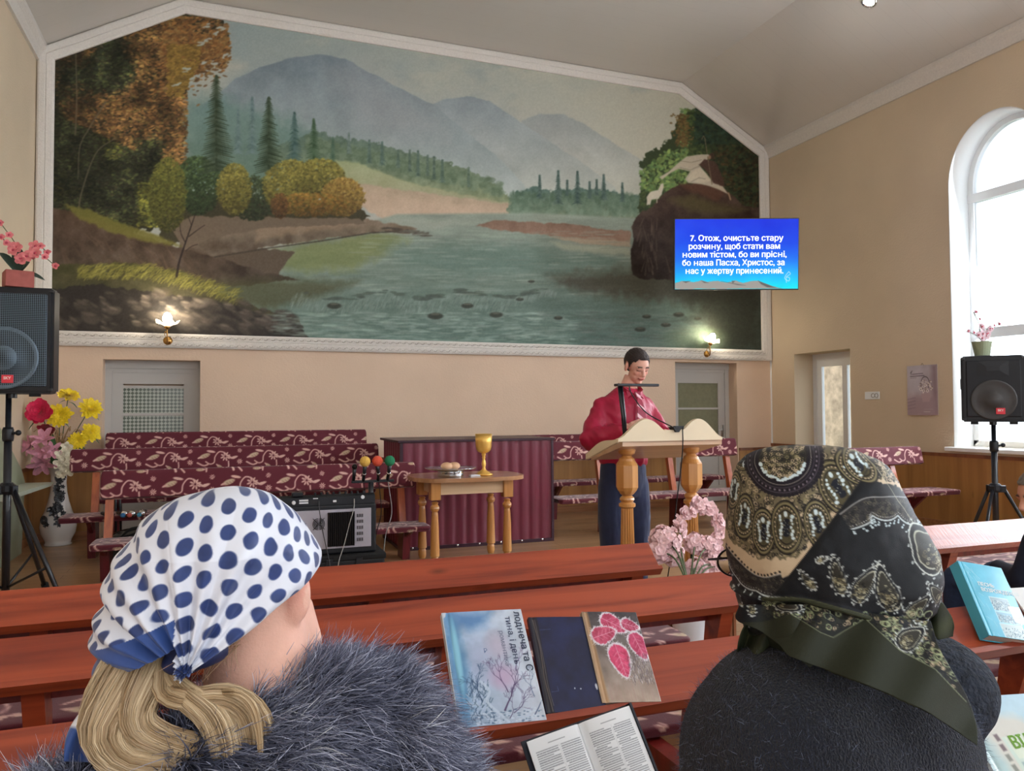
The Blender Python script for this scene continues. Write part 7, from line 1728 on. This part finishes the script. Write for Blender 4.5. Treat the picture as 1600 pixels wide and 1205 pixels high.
def p_navy():
    cv = Canvas(0, 0, 100, 150, 200, 300, (24, 32, 68)); R = random.Random(2); cv.c += (fbm(cv.X, cv.Y, .04, 4)[..., None] - .5) * np.array([14, 18, 40])
    cv.poly([(0, 0), (14, 0), (12, 150), (0, 150)], (26, 24, 34), .9, wob=1); cv.line(curve([(6, 5), (9, 50), (7, 100), (10, 148)]), 1.5, (120, 108, 100), .8); cv.line(curve([(9, 5), (11, 60), (10, 110), (13, 140)]), 1, (150, 138, 128), .6)
    for k in range(60): cv.line([(R.uniform(8, 98), R.uniform(0, 150))] * 2 + [(R.uniform(8, 98), R.uniform(0, 150))][:0] or [(1, 1), (2, 2)], .5, (70, 80, 120), .3)
    for x, y in ((54, 116), (64, 117), (92, 118)): cv.dab(x, y, 1.4, 1.4, (190, 196, 210))
    cv.dab(92, 114, 2.6, 5, (206, 212, 222), 1); cv.line([(14, 22), (34, 21)], .6, (90, 100, 150), .8); cv.line([(14, 120), (26, 119), (25, 112)], .6, (90, 100, 150), .8)
    return cv
def p_leaf():
    cv = Canvas(0, 0, 100, 150, 300, 450, (150, 132, 120)); R = random.Random(9); A = np.array; v = (cv.Y / 150)[..., None]
    cv.c = A([66, 62, 66]) * (1 - v) + A([178, 160, 144]) * v + (fbm(cv.X, cv.Y, .06, 3)[..., None] - .5) * 50
    cv.poly([(0, 0), (9, 0), (11, 150), (0, 150)], (186, 146, 104), .8, soft=2)
    def lf(cx, cy, L, a, c):
        ca, sa = math.cos(a), math.sin(a); P = []
        for k in range(36):
            t = k / 36 * 2 * PI; u = math.cos(t) * L; w = math.sin(t) * L * .62 * (1 - .35 * math.cos(t)); P.append((cx + u * ca - w * sa, cy + u * sa + w * ca))
        cv.poly(P, (216, 206, 214), 1, wob=2, ws=.4); cv.poly([(cx + (p[0] - cx) * .88, cy + (p[1] - cy) * .88) for p in P], lambda X, Y: A(c) + (fbm(X, Y, .18, 8)[..., None] - .5) * 70, 1, wob=2, ws=.3)
        cv.line([(cx - L * ca, cy - L * sa), (cx + L * ca, cy + L * sa)], 1, (226, 170, 186), .8)
        for k in (-.5, -.2, .1, .4, .7):
            for s in (-1, 1): bx, by = cx + L * k * ca, cy + L * k * sa; cv.line([(bx, by), (bx + L * .4 * math.cos(a + s * .9), by + L * .4 * math.sin(a + s * .9))], .7, (226, 160, 180), .7)
        for p in P:
            for q in range(2): cv.line([p, (p[0] + R.uniform(-4, 4), p[1] + R.uniform(-4, 4))], .7, (226, 222, 230), .8)
    lf(52, 22, 26, .5, (190, 70, 104)); lf(30, 40, 25, -.3, (188, 72, 102)); lf(82, 24, 18, .3, (176, 64, 96)); lf(88, 60, 26, 1.3, (190, 66, 104)); lf(48, 84, 30, 1.45, (206, 70, 110))
    for i in range(240): x = R.uniform(12, 98); y = R.uniform(60, 130); 
    for i in range(260): x = R.uniform(60, 99); y = R.uniform(70, 118); cv.line([(x, y), (x + R.uniform(-2, 2), y + R.uniform(3, 8))], .7, R.choice([(220, 216, 220), (120, 104, 112), (74, 66, 78)]), .6)
    for i in range(60): x = R.uniform(12, 98); cv.line([(x, R.uniform(110, 135)), (x, 148)], .6, (170, 140, 132), .5)
    return cv
def p_turq():
    cv = Canvas(0, 0, 100, 150, 300, 450, (64, 176, 206)); R = random.Random(4); cv.c += (fbm(cv.X, cv.Y, .05, 4)[..., None] - .5) * 22
    for k in range(16): a = [(R.uniform(4, 26), R.uniform(0, 150)) for _ in range(2)]; cv.line([a[0], (a[0][0] + R.uniform(-8, 12), a[0][1] + R.uniform(4, 24))], .6, (180, 226, 236), .8)
    cv.line([(9, 0), (9, 150)], 1.2, (150, 214, 230), .8); cv.line([(12, 6), (34, 34)], .7, (200, 232, 240), .8); cv.line([(12, 2), (12, 60)], .7, (200, 232, 240), .6)
    def ph(x0, y0, x1, y1, b, n):
        cv.poly([(x0 - 1.5, y0 - 1.5), (x1 + 1.5, y0 - 1.5), (x1 + 1.5, y1 + 1.5), (x0 - 1.5, y1 + 1.5)], (190, 218, 224)); cv.poly([(x0, y0), (x1, y0), (x1, y1), (x0, y1)], b)
        for i in range(n): x = R.uniform(x0, x1); y = R.uniform(y0 + (y1 - y0) * .25, y1); cv.dab(x, y, 1.2, 1.6, R.choice([(44, 84, 104), (196, 210, 212), (92, 130, 146), (60, 100, 118)]), .85)
    ph(38, 70, 78, 95, (126, 160, 174), 260); ph(38, 99, 86, 119, (100, 160, 182), 200); ph(36, 123, 84, 148, (170, 192, 196), 90)
    cv.poly([(72, 84), (100, 82), (100, 118), (74, 116)], (214, 206, 180), 1, wob=2, ws=.1); 
    for y in (95, 105): cv.line(curve([(74, y), (84, y + 2), (92, y - 1), (100, y + 1)]), .7, (120, 130, 128), .8)
    return cv
def p_pale():
    cv = Canvas(0, 0, 100, 150, 300, 450, (176, 206, 222)); A = np.array; u = (cv.X / 100)[..., None]; v = (cv.Y / 150)[..., None]; cv.c = A([176, 208, 226]) * (1 - v) + A([176, 200, 190]) * v + (fbm(cv.X, cv.Y, .05, 7)[..., None] - .5) * 30
    cv.poly([(0, 0), (4, 0), (5, 150), (0, 150)], (206, 230, 236), .8, soft=1); cv.poly([(12, 40), (30, 24), (60, 26), (80, 44), (60, 60), (30, 110), (20, 90)], (214, 204, 190), .75, soft=6, wob=3)
    for k in range(8): cv.poly([(22, 48 + k * 12), (27, 47 + k * 12), (28, 55 + k * 12), (23, 56 + k * 12)], (96, 78, 84) if k < 2 else (116, 120, 112), .85, soft=1)
    cv.poly([(30, 52), (100, 44), (100, 150), (34, 150)], (196, 218, 206), .85, soft=1); cv.poly([(34, 52), (100, 46), (100, 72), (36, 78)], (214, 226, 208), 1, soft=.8); cv.poly([(36, 82), (100, 76), (100, 150), (38, 150)], (136, 166, 168), .9, soft=1)
    for x, y in ((52, 96), (60, 90), (68, 97), (62, 106), (84, 92), (92, 100)): cv.ring(x, y, 5, 4, .9, (206, 218, 212), .9)
    return cv
G45 = math.radians(45); GBK = 'songbooks lying on the slanted book rests'
book('songbook', 'worn large pale blue songbook with winter trees on its cover', GBK, 1.94, .538, .006, -.054, .226, .315, .020, G45, p_winter, (196, 206, 214),
     [('лоднеча та С', .027, (52, 62, 84), .93, .975, -PI / 2, .0009), ('тина, і день', .024, (60, 68, 96), .80, .93, -PI / 2, .0006), ('романтика', .019, (110, 116, 140), .68, .80, -PI / 2, 0), ('Р', .018, (90, 110, 150), .42, .62, 0, 0)])
book('songbook', 'plain navy songbook with torn spine between two colourful ones', GBK, 1.94, .772, .012, -.10, .165, .272, .016, G45, p_navy, (24, 28, 50))
book('songbook', 'songbook with frosted pink leaves on its cover', GBK, 1.94, .930, .014, -.12, .168, .268, .020, G45, p_leaf, (168, 146, 120))
book('songbook', 'thin red booklet peeping out behind the pale blue songbook', GBK, 1.955, .60, .055, -.02, .16, .262, .006, G45, lambda: Canvas(0, 0, 100, 150, 30, 40, (196, 72, 96)), (190, 70, 92))
book('songbook', 'turquoise songbook with three photos, leaning beside the paisley headscarf', GBK, 1.94, 2.33, .034, -.24, .180, .270, .042, math.radians(52), p_turq, (70, 176, 204), [('ПЕСНЬ', .019, (226, 236, 238), .24, .70, 0, .0012), ('ВОЗРОЖДЕНИЯ', .0195, (226, 236, 238), .26, .625, 0, .0012)])
book('songbook', 'pale blue songbook with green lettering in the lower right corner', GBK, 1.15, 1.40, .0, -.085, .215, .245, .016, math.radians(46), p_pale, (190, 220, 230), [('ВІДМ', .034, (100, 150, 28), .37, .60, .06, .002)])
# open white sheet beside the turquoise book
MB().prism([(0, 0), (.2, 0), (.2, .003), (0, .003)], 0, .25, 'Y')
t = empty('open_booklet', (2.60, 1.86, .655), 0, 'open white booklet lying right of the turquoise songbook', 'booklet'); t.rotation_euler = (G45, 0, -.15)
MB().box((0, -.03, .0), (.22, .14, .006)).build('page_block', mat('white_paper', (236, 238, 238), .7), t)
# open scripture book with two printed columns per page
def open_book():
    t = empty('open_book', (0, 0, 0), 0, 'small open book with dense black print propped before the navy songbook', 'book')
    tilt = math.radians(58); c, s = math.cos(tilt), math.sin(tilt); M = Matrix(((1, 0, 0, .607), (0, c, -s, 1.083), (0, s, c, .648), (0, 0, 0, 1))) @ Matrix.Rotation(.15, 4, 'Z'); t.matrix_world = M
    w, h = .102, .25
    for sgn, nm in ((-1, 'left_page'), (1, 'right_page')):
        cv = Canvas(0, 0, 54, 131, 190, 460, (244, 246, 248)); R = random.Random(3 + sgn)
        for col in (0, 1):
            x0 = 5 + col * 23.5
            for k in range(64):
                y = 11 + k * 1.8; x = x0 + (2 if R.random() < .15 else 0); xe = x0 + 20.5 - (R.uniform(3, 12) if R.random() < .12 else 0)
                while x < xe:
                    L_ = R.uniform(1, 3.6); cv.line([(x, y), (min(x + L_, xe), y)], .72, (104, 108, 116), .8, soft=.25); x += L_ + .7
        cv.line([(18, 6.5), (34, 6.5)], .7, (110, 112, 118), .8, soft=.25); cv.line([(27, 10), (27, 126)], .25, (170, 172, 176), .7, soft=.25)
        nx, ny = 96, 240; U, V = np.meshgrid(np.linspace(0, 1, nx), np.linspace(0, 1, ny)); uu = U if sgn > 0 else 1 - U
        z = .014 + .010 * np.sin(np.clip(uu * 1.0, 0, 1) * PI) ** .7 * (1 - uu * .5) - .008 * np.exp(-(uu / .06) ** 2)
        P = np.stack([(U * w) if sgn > 0 else (U * w - w), V * h, z], -1).reshape(-1, 3); col = srgb(cv.sample(U * 54, (1 - V) * 131)).reshape(-1, 3)
        o = link(nm, np_mesh(nm, P, grid_faces(ny, nx), col), mat('printed_page', (255, 255, 255), .7, attr='Pigment'), t); sm = o.modifiers.new('pages', 'SOLIDIFY'); sm.thickness = .009; sm.offset = -1
    mb = MB(); mb.box((-w - .004, -.004, -.002), (-.004, h + .004, .001)); mb.box((.004, -.004, -.002), (w + .006, h + .004, .001)); mb.box((-.006, -.004, -.004), (.006, h + .004, -.001)); mb.box((w + .001, -.004, -.001), (w + .005, h + .004, .016)); mb.build('cover', mat('black_leatherette', (34, 38, 50), .5), t)
open_book()

# ---------------------------------------------------------------- flowers
def flower_head(mb, c, d, r, layers, npet, cup=.5, thick=.0, wav=.12, seed=1, wid=.55):
    """Layered petals round the axis d."""
    d = Vector(d).normalized(); x = d.orthogonal().normalized(); y = d.cross(x); R = random.Random(seed); c = Vector(c)
    for l in range(layers):
        q = 1 - l / (layers + .3); n = max(4, int(npet * (.55 + .45 * q))); open_ = cup + (1 - cup) * (1 - q) * 1.1
        for k in range(n):
            a = 2 * PI * (k + .5 * (l % 2)) / n + R.uniform(-.12, .12); e = x * math.cos(a) + y * math.sin(a); s = d.cross(e); L = r * (q * .9 + .12) * R.uniform(.85, 1.1); w = L * wid * R.uniform(.85, 1.15)
            up_ = open_ * R.uniform(.8, 1.2)
            rows = []
            for i in range(5):
                u = i / 4; ww = w * math.sin(PI * (.12 + .80 * u)) ** .8; ctr = c + e * L * (u * (1 - up_ * .45)) + d * (L * up_ * (u ** 1.3) * .9 + .004 * l)
                if u > .7: ctr = ctr + e * L * .06 - d * L * .10 * (u - .7) / .3 * wav * 6
                rows.append([ctr - s * ww * .5 + d * ww * .18 * R.uniform(.6, 1.4), ctr, ctr + s * ww * .5 + d * ww * .18 * R.uniform(.6, 1.4)])
            mb.grid(rows)
def leaf(mb, a, b_, w, up_=(0, 0, 1), bend=.15):
    a, b_ = Vector(a), Vector(b_); d = b_ - a; s = d.cross(Vector(up_)).normalized(); u_ = Vector(up_); rows = []
    for i in range(9):
        t = i / 8; ww = w * math.sin(PI * min(1, .06 + t * .94)) ** .7; c = a + d * t + u_ * (bend * d.length * math.sin(PI * t)); rows.append([c - s * ww / 2 + u_ * ww * .15, c, c + s * ww / 2 + u_ * ww * .15])
    mb.grid(rows)
def fmat(name, c, r=.55): return mat(name, c, r, noise=.14, nscale=60, sss=.0, sheen=.2)
F_yel, F_pink, F_lily, F_white = fmat('yellow_petals', (246, 214, 30)), fmat('crimson_petals', (224, 28, 82)), fmat('mauve_petals', (216, 150, 168)), fmat('ivory_petals', (236, 228, 204))
F_green, F_dgreen, F_stem, F_dry = fmat('leaf_green', (66, 108, 58)), fmat('dark_leaf_green', (36, 58, 44)), fmat('stem_green', (84, 96, 58)), fmat('dried_grass', (178, 140, 92))
F_rose, F_blush = fmat('rose_petals', (226, 130, 132)), fmat('blush_petals', (250, 212, 214)); F_core = fmat('flower_core', (186, 60, 84)); F_pale = fmat('pale_rose_petals', (224, 196, 204))
# tall vase
VX, VY = -1.66, 9.33
t = empty('floor_vase', (VX, VY, 0), 0, 'tall white porcelain vase with silver-black relief roses in the left corner', 'vase')
prof = [(.0, .0), (.125, .0), (.135, .012), (.12, .03), (.13, .06), (.165, .13), (.175, .20), (.165, .27), (.13, .36), (.10, .46), (.080, .56), (.072, .66), (.078, .74), (.10, .81), (.125, .86), (.118, .86), (.09, .80), (.065, .72), (.0, .70)]
mb = MB(); mb.lathe(prof, 40, cap=False); mb.build('vase_body', mat('white_porcelain', (226, 220, 214), .18, coat=.6), t, True)
mb = MB(); R = random.Random(3)
def vr(z): return float(np.interp(z, [p[1] for p in prof[:15]], [p[0] for p in prof[:15]]))
for k in range(46):
    z = R.uniform(.22, .78); a = -PI / 2 - .1 + (z - .25) * .9 + R.uniform(-.5, .5); r = vr(z) + .004; cpt = Vector((r * math.cos(a), r * math.sin(a), z)); flower_head(mb, cpt, (math.cos(a), math.sin(a), .1), R.uniform(.018, .042), 2, 5, .35, seed=k)
for z, a in ((.50, -PI / 2 + .25), (.40, -PI / 2 + .1), (.28, -PI / 2 - .7)):
    r = vr(z) + .006
    for q in (.045, .03, .016): mb.tube([(r * math.cos(a) + q * math.cos(s_) * -math.sin(a), r * math.sin(a) + q * math.cos(s_) * math.cos(a), z + q * math.sin(s_)) for s_ in np.linspace(0, 2 * PI, 17)], .006, 6)
mb.build('relief_flowers', mat('tarnished_silver', (92, 94, 98), .35, .7, noise=.5, nscale=50), t, True)
def stemmed(name, label, cat, group, base, top, d, headf, m, leafm=None, leaves=(), stem_m=None, rs=.005):
    t = empty(name, base, 0, label, cat, group); b_ = Vector(base); top = Vector(top)
    mid = (b_ + top) / 2 + Vector((0, -.01, .06)); mb = MB(); mb.tube([p - b_ for p in map(Vector, curve([tuple(b_), tuple(mid), tuple(top)], 5))], rs, 6); mb.build('stem', stem_m or F_stem, t, True)
    mb = MB(); headf(mb, top - b_, Vector(d)); mb.build('blossom', m, t, True)
    for a, e, w in leaves: mb = MB(); leaf(mb, Vector(a) - b_, Vector(e) - b_, w); mb.build('leaf', leafm or F_green, t, True)
    return t
base = (VX, VY, .76); GF = 'artificial flowers in the tall vase'
dahlia = lambda r, s: (lambda mb, c, d: flower_head(mb, c, d, r, 6, 15, .25, seed=s, wid=.42))
for k, (p, r, d, w) in enumerate((((-1.575, 9.28, 1.57), .125, (.3, -.5, .8), 'topmost'), ((-1.645, 9.24, 1.37), .135, (.0, -1, .15), 'big middle one next to the crimson peony'), ((-1.365, 9.26, 1.44), .125, (.3, -.8, .4), 'at the right, highest beside the door'), ((-1.36, 9.26, 1.19), .115, (.5, -.8, .2), 'at the right, low beside the door'), ((-1.47, 9.22, 1.10), .10, (.1, -1, 0), 'lowest, just above the bench back'))):
    stemmed('yellow_dahlia', 'yellow artificial dahlia in the tall vase, %s' % w, 'flower', GF, base, p, d, dahlia(r, k), F_yel, F_green, [((p[0], p[1] + .02, p[2] - .04), (p[0] - .10, p[1], p[2] - .09), .05), ((p[0], p[1] + .02, p[2] - .06), (p[0] + .09, p[1], p[2] - .13), .045)])
stemmed('peony', 'large crimson artificial peony in the tall vase', 'flower', GF, base, (-1.82, 9.25, 1.40), (-.2, -1, .3), lambda mb, c, d: flower_head(mb, c, d, .16, 7, 11, .45, seed=9, wid=.75), F_pink, F_green, [((-1.83, 9.25, 1.32), (-1.92, 9.2, 1.22), .05)])
stemmed('peony', 'small dark crimson artificial peony hanging below the large one', 'flower', GF, base, (-1.76, 9.27, 1.235), (-.1, -.8, -.5), lambda mb, c, d: flower_head(mb, c, d, .10, 4, 9, .5, seed=10, wid=.7), fmat('deep_crimson_petals', (170, 26, 52)), F_green)
lily = lambda r, s: (lambda mb, c, d: flower_head(mb, c, d, r, 2, 6, .45, seed=s, wid=.42))
for k, (p, r, d, w) in enumerate((((-1.90, 9.22, 1.06), .14, (-.7, -.7, .2), 'leftmost'), ((-1.78, 9.20, 1.12), .14, (-.1, -.8, .6), 'topmost'), ((-1.80, 9.18, .98), .15, (-.2, -1, -.1), 'middle'), ((-1.78, 9.16, .88), .15, (0, -.8, -.6), 'lowest, drooping over the vase'), ((-1.70, 9.18, 1.0), .12, (.2, -1, .1), 'right one, against the ivory orchid'))):
    stemmed('lily', 'mauve artificial lily in the tall vase, %s' % w, 'flower', GF, base, p, d, lily(r, 20 + k), F_lily, F_dgreen, [((p[0] + .03, p[1] + .02, p[2] - .02), (p[0] - .07, p[1], p[2] - .08), .05)] if k in (0, 3) else ())
t = empty('orchid_spray', base, 0, 'ivory artificial orchid spray hanging over the front of the tall vase', 'flower', GF)
mb = MB(); mb.tube([Vector(p) for p in curve([(0, 0, 0), (.04, -.06, .22), (.09, -.12, .26), (.08, -.15, .12), (.05, -.16, -.02)], 5)], .005, 6); mb.build('stem', F_stem, t, True)
for k, (x, z) in enumerate(((.10, .28), (.13, .22), (.04, .20), (.07, .15), (.12, .13), (.03, .10), (.08, .06), (.12, .03), (.05, .0))): mb = MB(); flower_head(mb, (x, -.17, z), (.1 * (k % 3 - 1), -1, .1), .062, 2, 5, .3, seed=40 + k, wid=.85); mb.build('blossom', F_white, t, True)
t = empty('dried_grass', base, 0, 'bunch of dry beige grass and twigs in the middle of the tall vase', 'grass', GF); mb = MB(); R = random.Random(7)
for k in range(60): a = R.uniform(-1.2, 1.3); L_ = R.uniform(.3, .5); mb.tube([Vector(p) for p in curve([(0, 0, 0), (.04 * math.sin(a), -.05, L_ * .5), (.03 + L_ * .38 * math.sin(a), -.08 + R.uniform(-.03, .03), L_ * .98), (.03 + L_ * .5 * math.sin(a) + R.uniform(-.04, .04), -.09, L_ * .9)], 3)], .0035, 4)
mb.build('twigs', F_dry, t, True)
mb = MB(); leaf(mb, (0, -.05, .0), (-.04, -.12, .42), .08, (0, -1, 0)); leaf(mb, (.02, -.05, .1), (.06, -.12, .30), .07, (0, -1, 0)); leaf(mb, (.1, -.05, .2), (.26, -.09, .26), .07, (0, -1, 0)); mb.build('leaf', F_green, t, True)

# potted orchid on the left loudspeaker, pale one on the right loudspeaker
def orchid(pos, label, potf, pot_m, hh, sprays, fm, r, leaves, rz=0, potname='pot'):
    t = empty('potted_orchid', pos, rz, label, 'plant'); mb = MB(); potf(mb); mb.build(potname, pot_m, t, False)
    for k, sp in enumerate(sprays):
        mb = MB(); C_ = [Vector(p) for p in curve([(0, 0, hh)] + sp, 6)]; mb.tube(C_, .0035, 6); mb.build('stem', F_stem, t, True); n = len(C_)
        for j in range(6, n, 4):
            mb = MB(); flower_head(mb, C_[j] + Vector((0, -.02, 0)), (.25 * math.sin(j), -1, .2), r * (1 if j < n - 5 else .6), 2, 5, .3, seed=j + k * 10, wid=.9); bo = mb.build('blossom', fm, t, True)
            mb = MB(); mb.ball(C_[j] + Vector((0, -.028, 0)), r * .22, 8, 6); mb.build('flower_core', F_core, bo, True)
    for e, w in leaves: mb = MB(); leaf(mb, (0, 0, hh - .01), e, w, (0, -.5, .8), .12); mb.build('leaf', F_dgreen, t, True)
    return t
orchid((-1.37, 6.20, 2.272), 'pink artificial orchid in a square terracotta pot on the left loudspeaker', lambda mb: mb.box((-.085, -.085, 0), (.085, .085, .115), Matrix.Rotation(.35, 4, 'Z'), bev=.004), mat('terracotta', (158, 84, 76), .7, noise=.12, nscale=20), .11,
       [[(.03, -.02, .2), (-.02, -.03, .32), (-.10, -.03, .44)], [(.06, -.02, .22), (.14, -.03, .24), (.24, -.04, .16)], [(.02, -.02, .2), (-.04, -.04, .28), (-.09, -.04, .34)], [(.08, -.0, .24), (.12, 0, .31), (.18, 0, .26)]], F_rose, .046, [((-.11, -.02, .24), .07), ((.01, -.03, .28), .08), ((.17, -.02, .06), .06), ((.06, .04, .2), .06)])
orchid((6.56, 5.10, 1.885), 'pale pink artificial orchid in a sage pot on the right loudspeaker', lambda mb: mb.lathe([(.0, 0), (.062, 0), (.085, .13), (.075, .13), (.06, .11), (.0, .11)], 24, cap=False), mat('sage_ceramic', (150, 160, 130), .5), .12,
       [[(-.02, 0, .2), (-.05, -.01, .30), (-.11, -.01, .40)], [(.03, 0, .2), (.1, 0, .27), (.2, 0, .30)], [(-.03, 0, .16), (-.10, 0, .20), (-.20, 0, .22)], [(.02, 0, .18), (.06, 0, .22), (.10, 0, .25)]], F_pale, .038, [((-.07, 0, .22), .03), ((.0, -.01, .26), .03), ((.07, 0, .21), .03), ((-.03, 0, .24), .03)])

# flower stand before the lectern: slatted box, white pot, pink hydrangea wreath
M_slat = wood_mat('brown_slats', (150, 92, 56), (120, 66, 40), .5, axis=2)
SX, SY = 2.54, 3.86
t = empty('planter_stand', (SX, SY, 0), 0, 'low slatted wooden planter with a gilt rim before the lectern', 'planter')
mb = MB(); mb.box((-.235, -.15, .33), (.235, .15, .35)); mb.build('gilt_rim', mat('gilt_wood', (206, 176, 110), .4, .3), t)
MB().box((-.22, -.135, 0), (.22, .135, .02)).build('bottom', M_slat, t)
for k in range(17):
    for y in (-.14, .13): MB().box((-.225 + k * .027, y, 0), (-.208 + k * .027, y + .008, .33)).build('slat', M_slat, t)
for y in range(9):
    for x in (-.228, .220): MB().box((x, -.13 + y * .031, 0), (x + .008, -.11 + y * .031, .33)).build('slat', M_slat, t)
t = empty('flower_pot', (2.37, 3.60, 0), 0, 'tall white flower pot standing on the floor before the slatted planter', 'pot')
mb = MB(); mb.lathe([(.0, 0), (.075, 0), (.085, .15), (.105, .36), (.12, .46), (.112, .46), (.095, .40), (.0, .40)], 28, cap=False); mb.build('pot_body', mat('white_enamel', (232, 236, 242), .35, coat=.4), t, True)
GH = 'pink artificial hydrangeas in the white pot'; hb = (2.38, 3.61, .42)
def cluster(c, r, n, seed, fr=.030):
    def f(mb, cc, d):
        R = random.Random(seed)
        for k in range(n):
            z = 1 - 2 * (k + .5) / n; a = k * 2.39996; q = math.sqrt(1 - z * z); v = Vector((q * math.cos(a), q * math.sin(a), z)); flower_head(mb, cc + v * r * R.uniform(.75, 1.05), v + Vector((0, -.3, .1)), fr * R.uniform(.85, 1.25), 2, 5, .35, seed=seed * 50 + k, wid=.95)
    return f
for k, (p, r, n, w) in enumerate((((2.345, 3.80, .655), .078, 46, 'large ball at the left'), ((2.30, 3.78, .60), .05, 22, 'small cluster at the far left'), ((2.385, 3.78, .575), .05, 22, 'lower one under the large ball'), ((2.56, 3.82, .62), .055, 26, 'middle cluster inside the wreath'), ((2.63, 3.80, .60), .05, 22, 'right of the middle cluster'), ((2.52, 3.76, .475), .065, 32, 'lowest, over the pot rim'), ((2.64, 3.76, .50), .06, 30, 'lower right cluster'), ((2.72, 3.78, .47), .05, 24, 'lowest at the far right'))):
    stemmed('hydrangea', 'pink artificial hydrangea in the white pot, %s' % w, 'flower', GH, hb, p, (0, -.6, .6), cluster(p, r, n, k + 1), F_blush, F_dgreen, [((p[0], p[1] + .02, p[2] - .03), (p[0] - .03, p[1], p[2] - .13), .02)] if k in (3,) else ())
t = empty('flower_wreath', hb, 0, 'arch of small pink artificial blossoms rising from the white pot', 'flower', GH)
arc = [Vector(p) for p in curve([(.0, .0, 0), (.04, .15, .22), (.09, .19, .36), (.20, .20, .425), (.29, .20, .38), (.33, .20, .28), (.31, .20, .16), (.27, .20, .08)], 6)]
mb = MB(); mb.tube(arc, .005, 6); mb.build('stem', F_stem, t, True); R = random.Random(5)
for j in range(9, len(arc), 2):
    mb = MB(); p = arc[j]
    for q in range(6): flower_head(mb, p + Vector((R.uniform(-.03, .03), R.uniform(-.03, .02), R.uniform(-.03, .03))), (R.uniform(-.6, .6), -1, R.uniform(-.3, .8)), R.uniform(.024, .036), 2, 5, .35, seed=j * 9 + q, wid=.95)
    mb.build('blossom', F_blush, t, True)
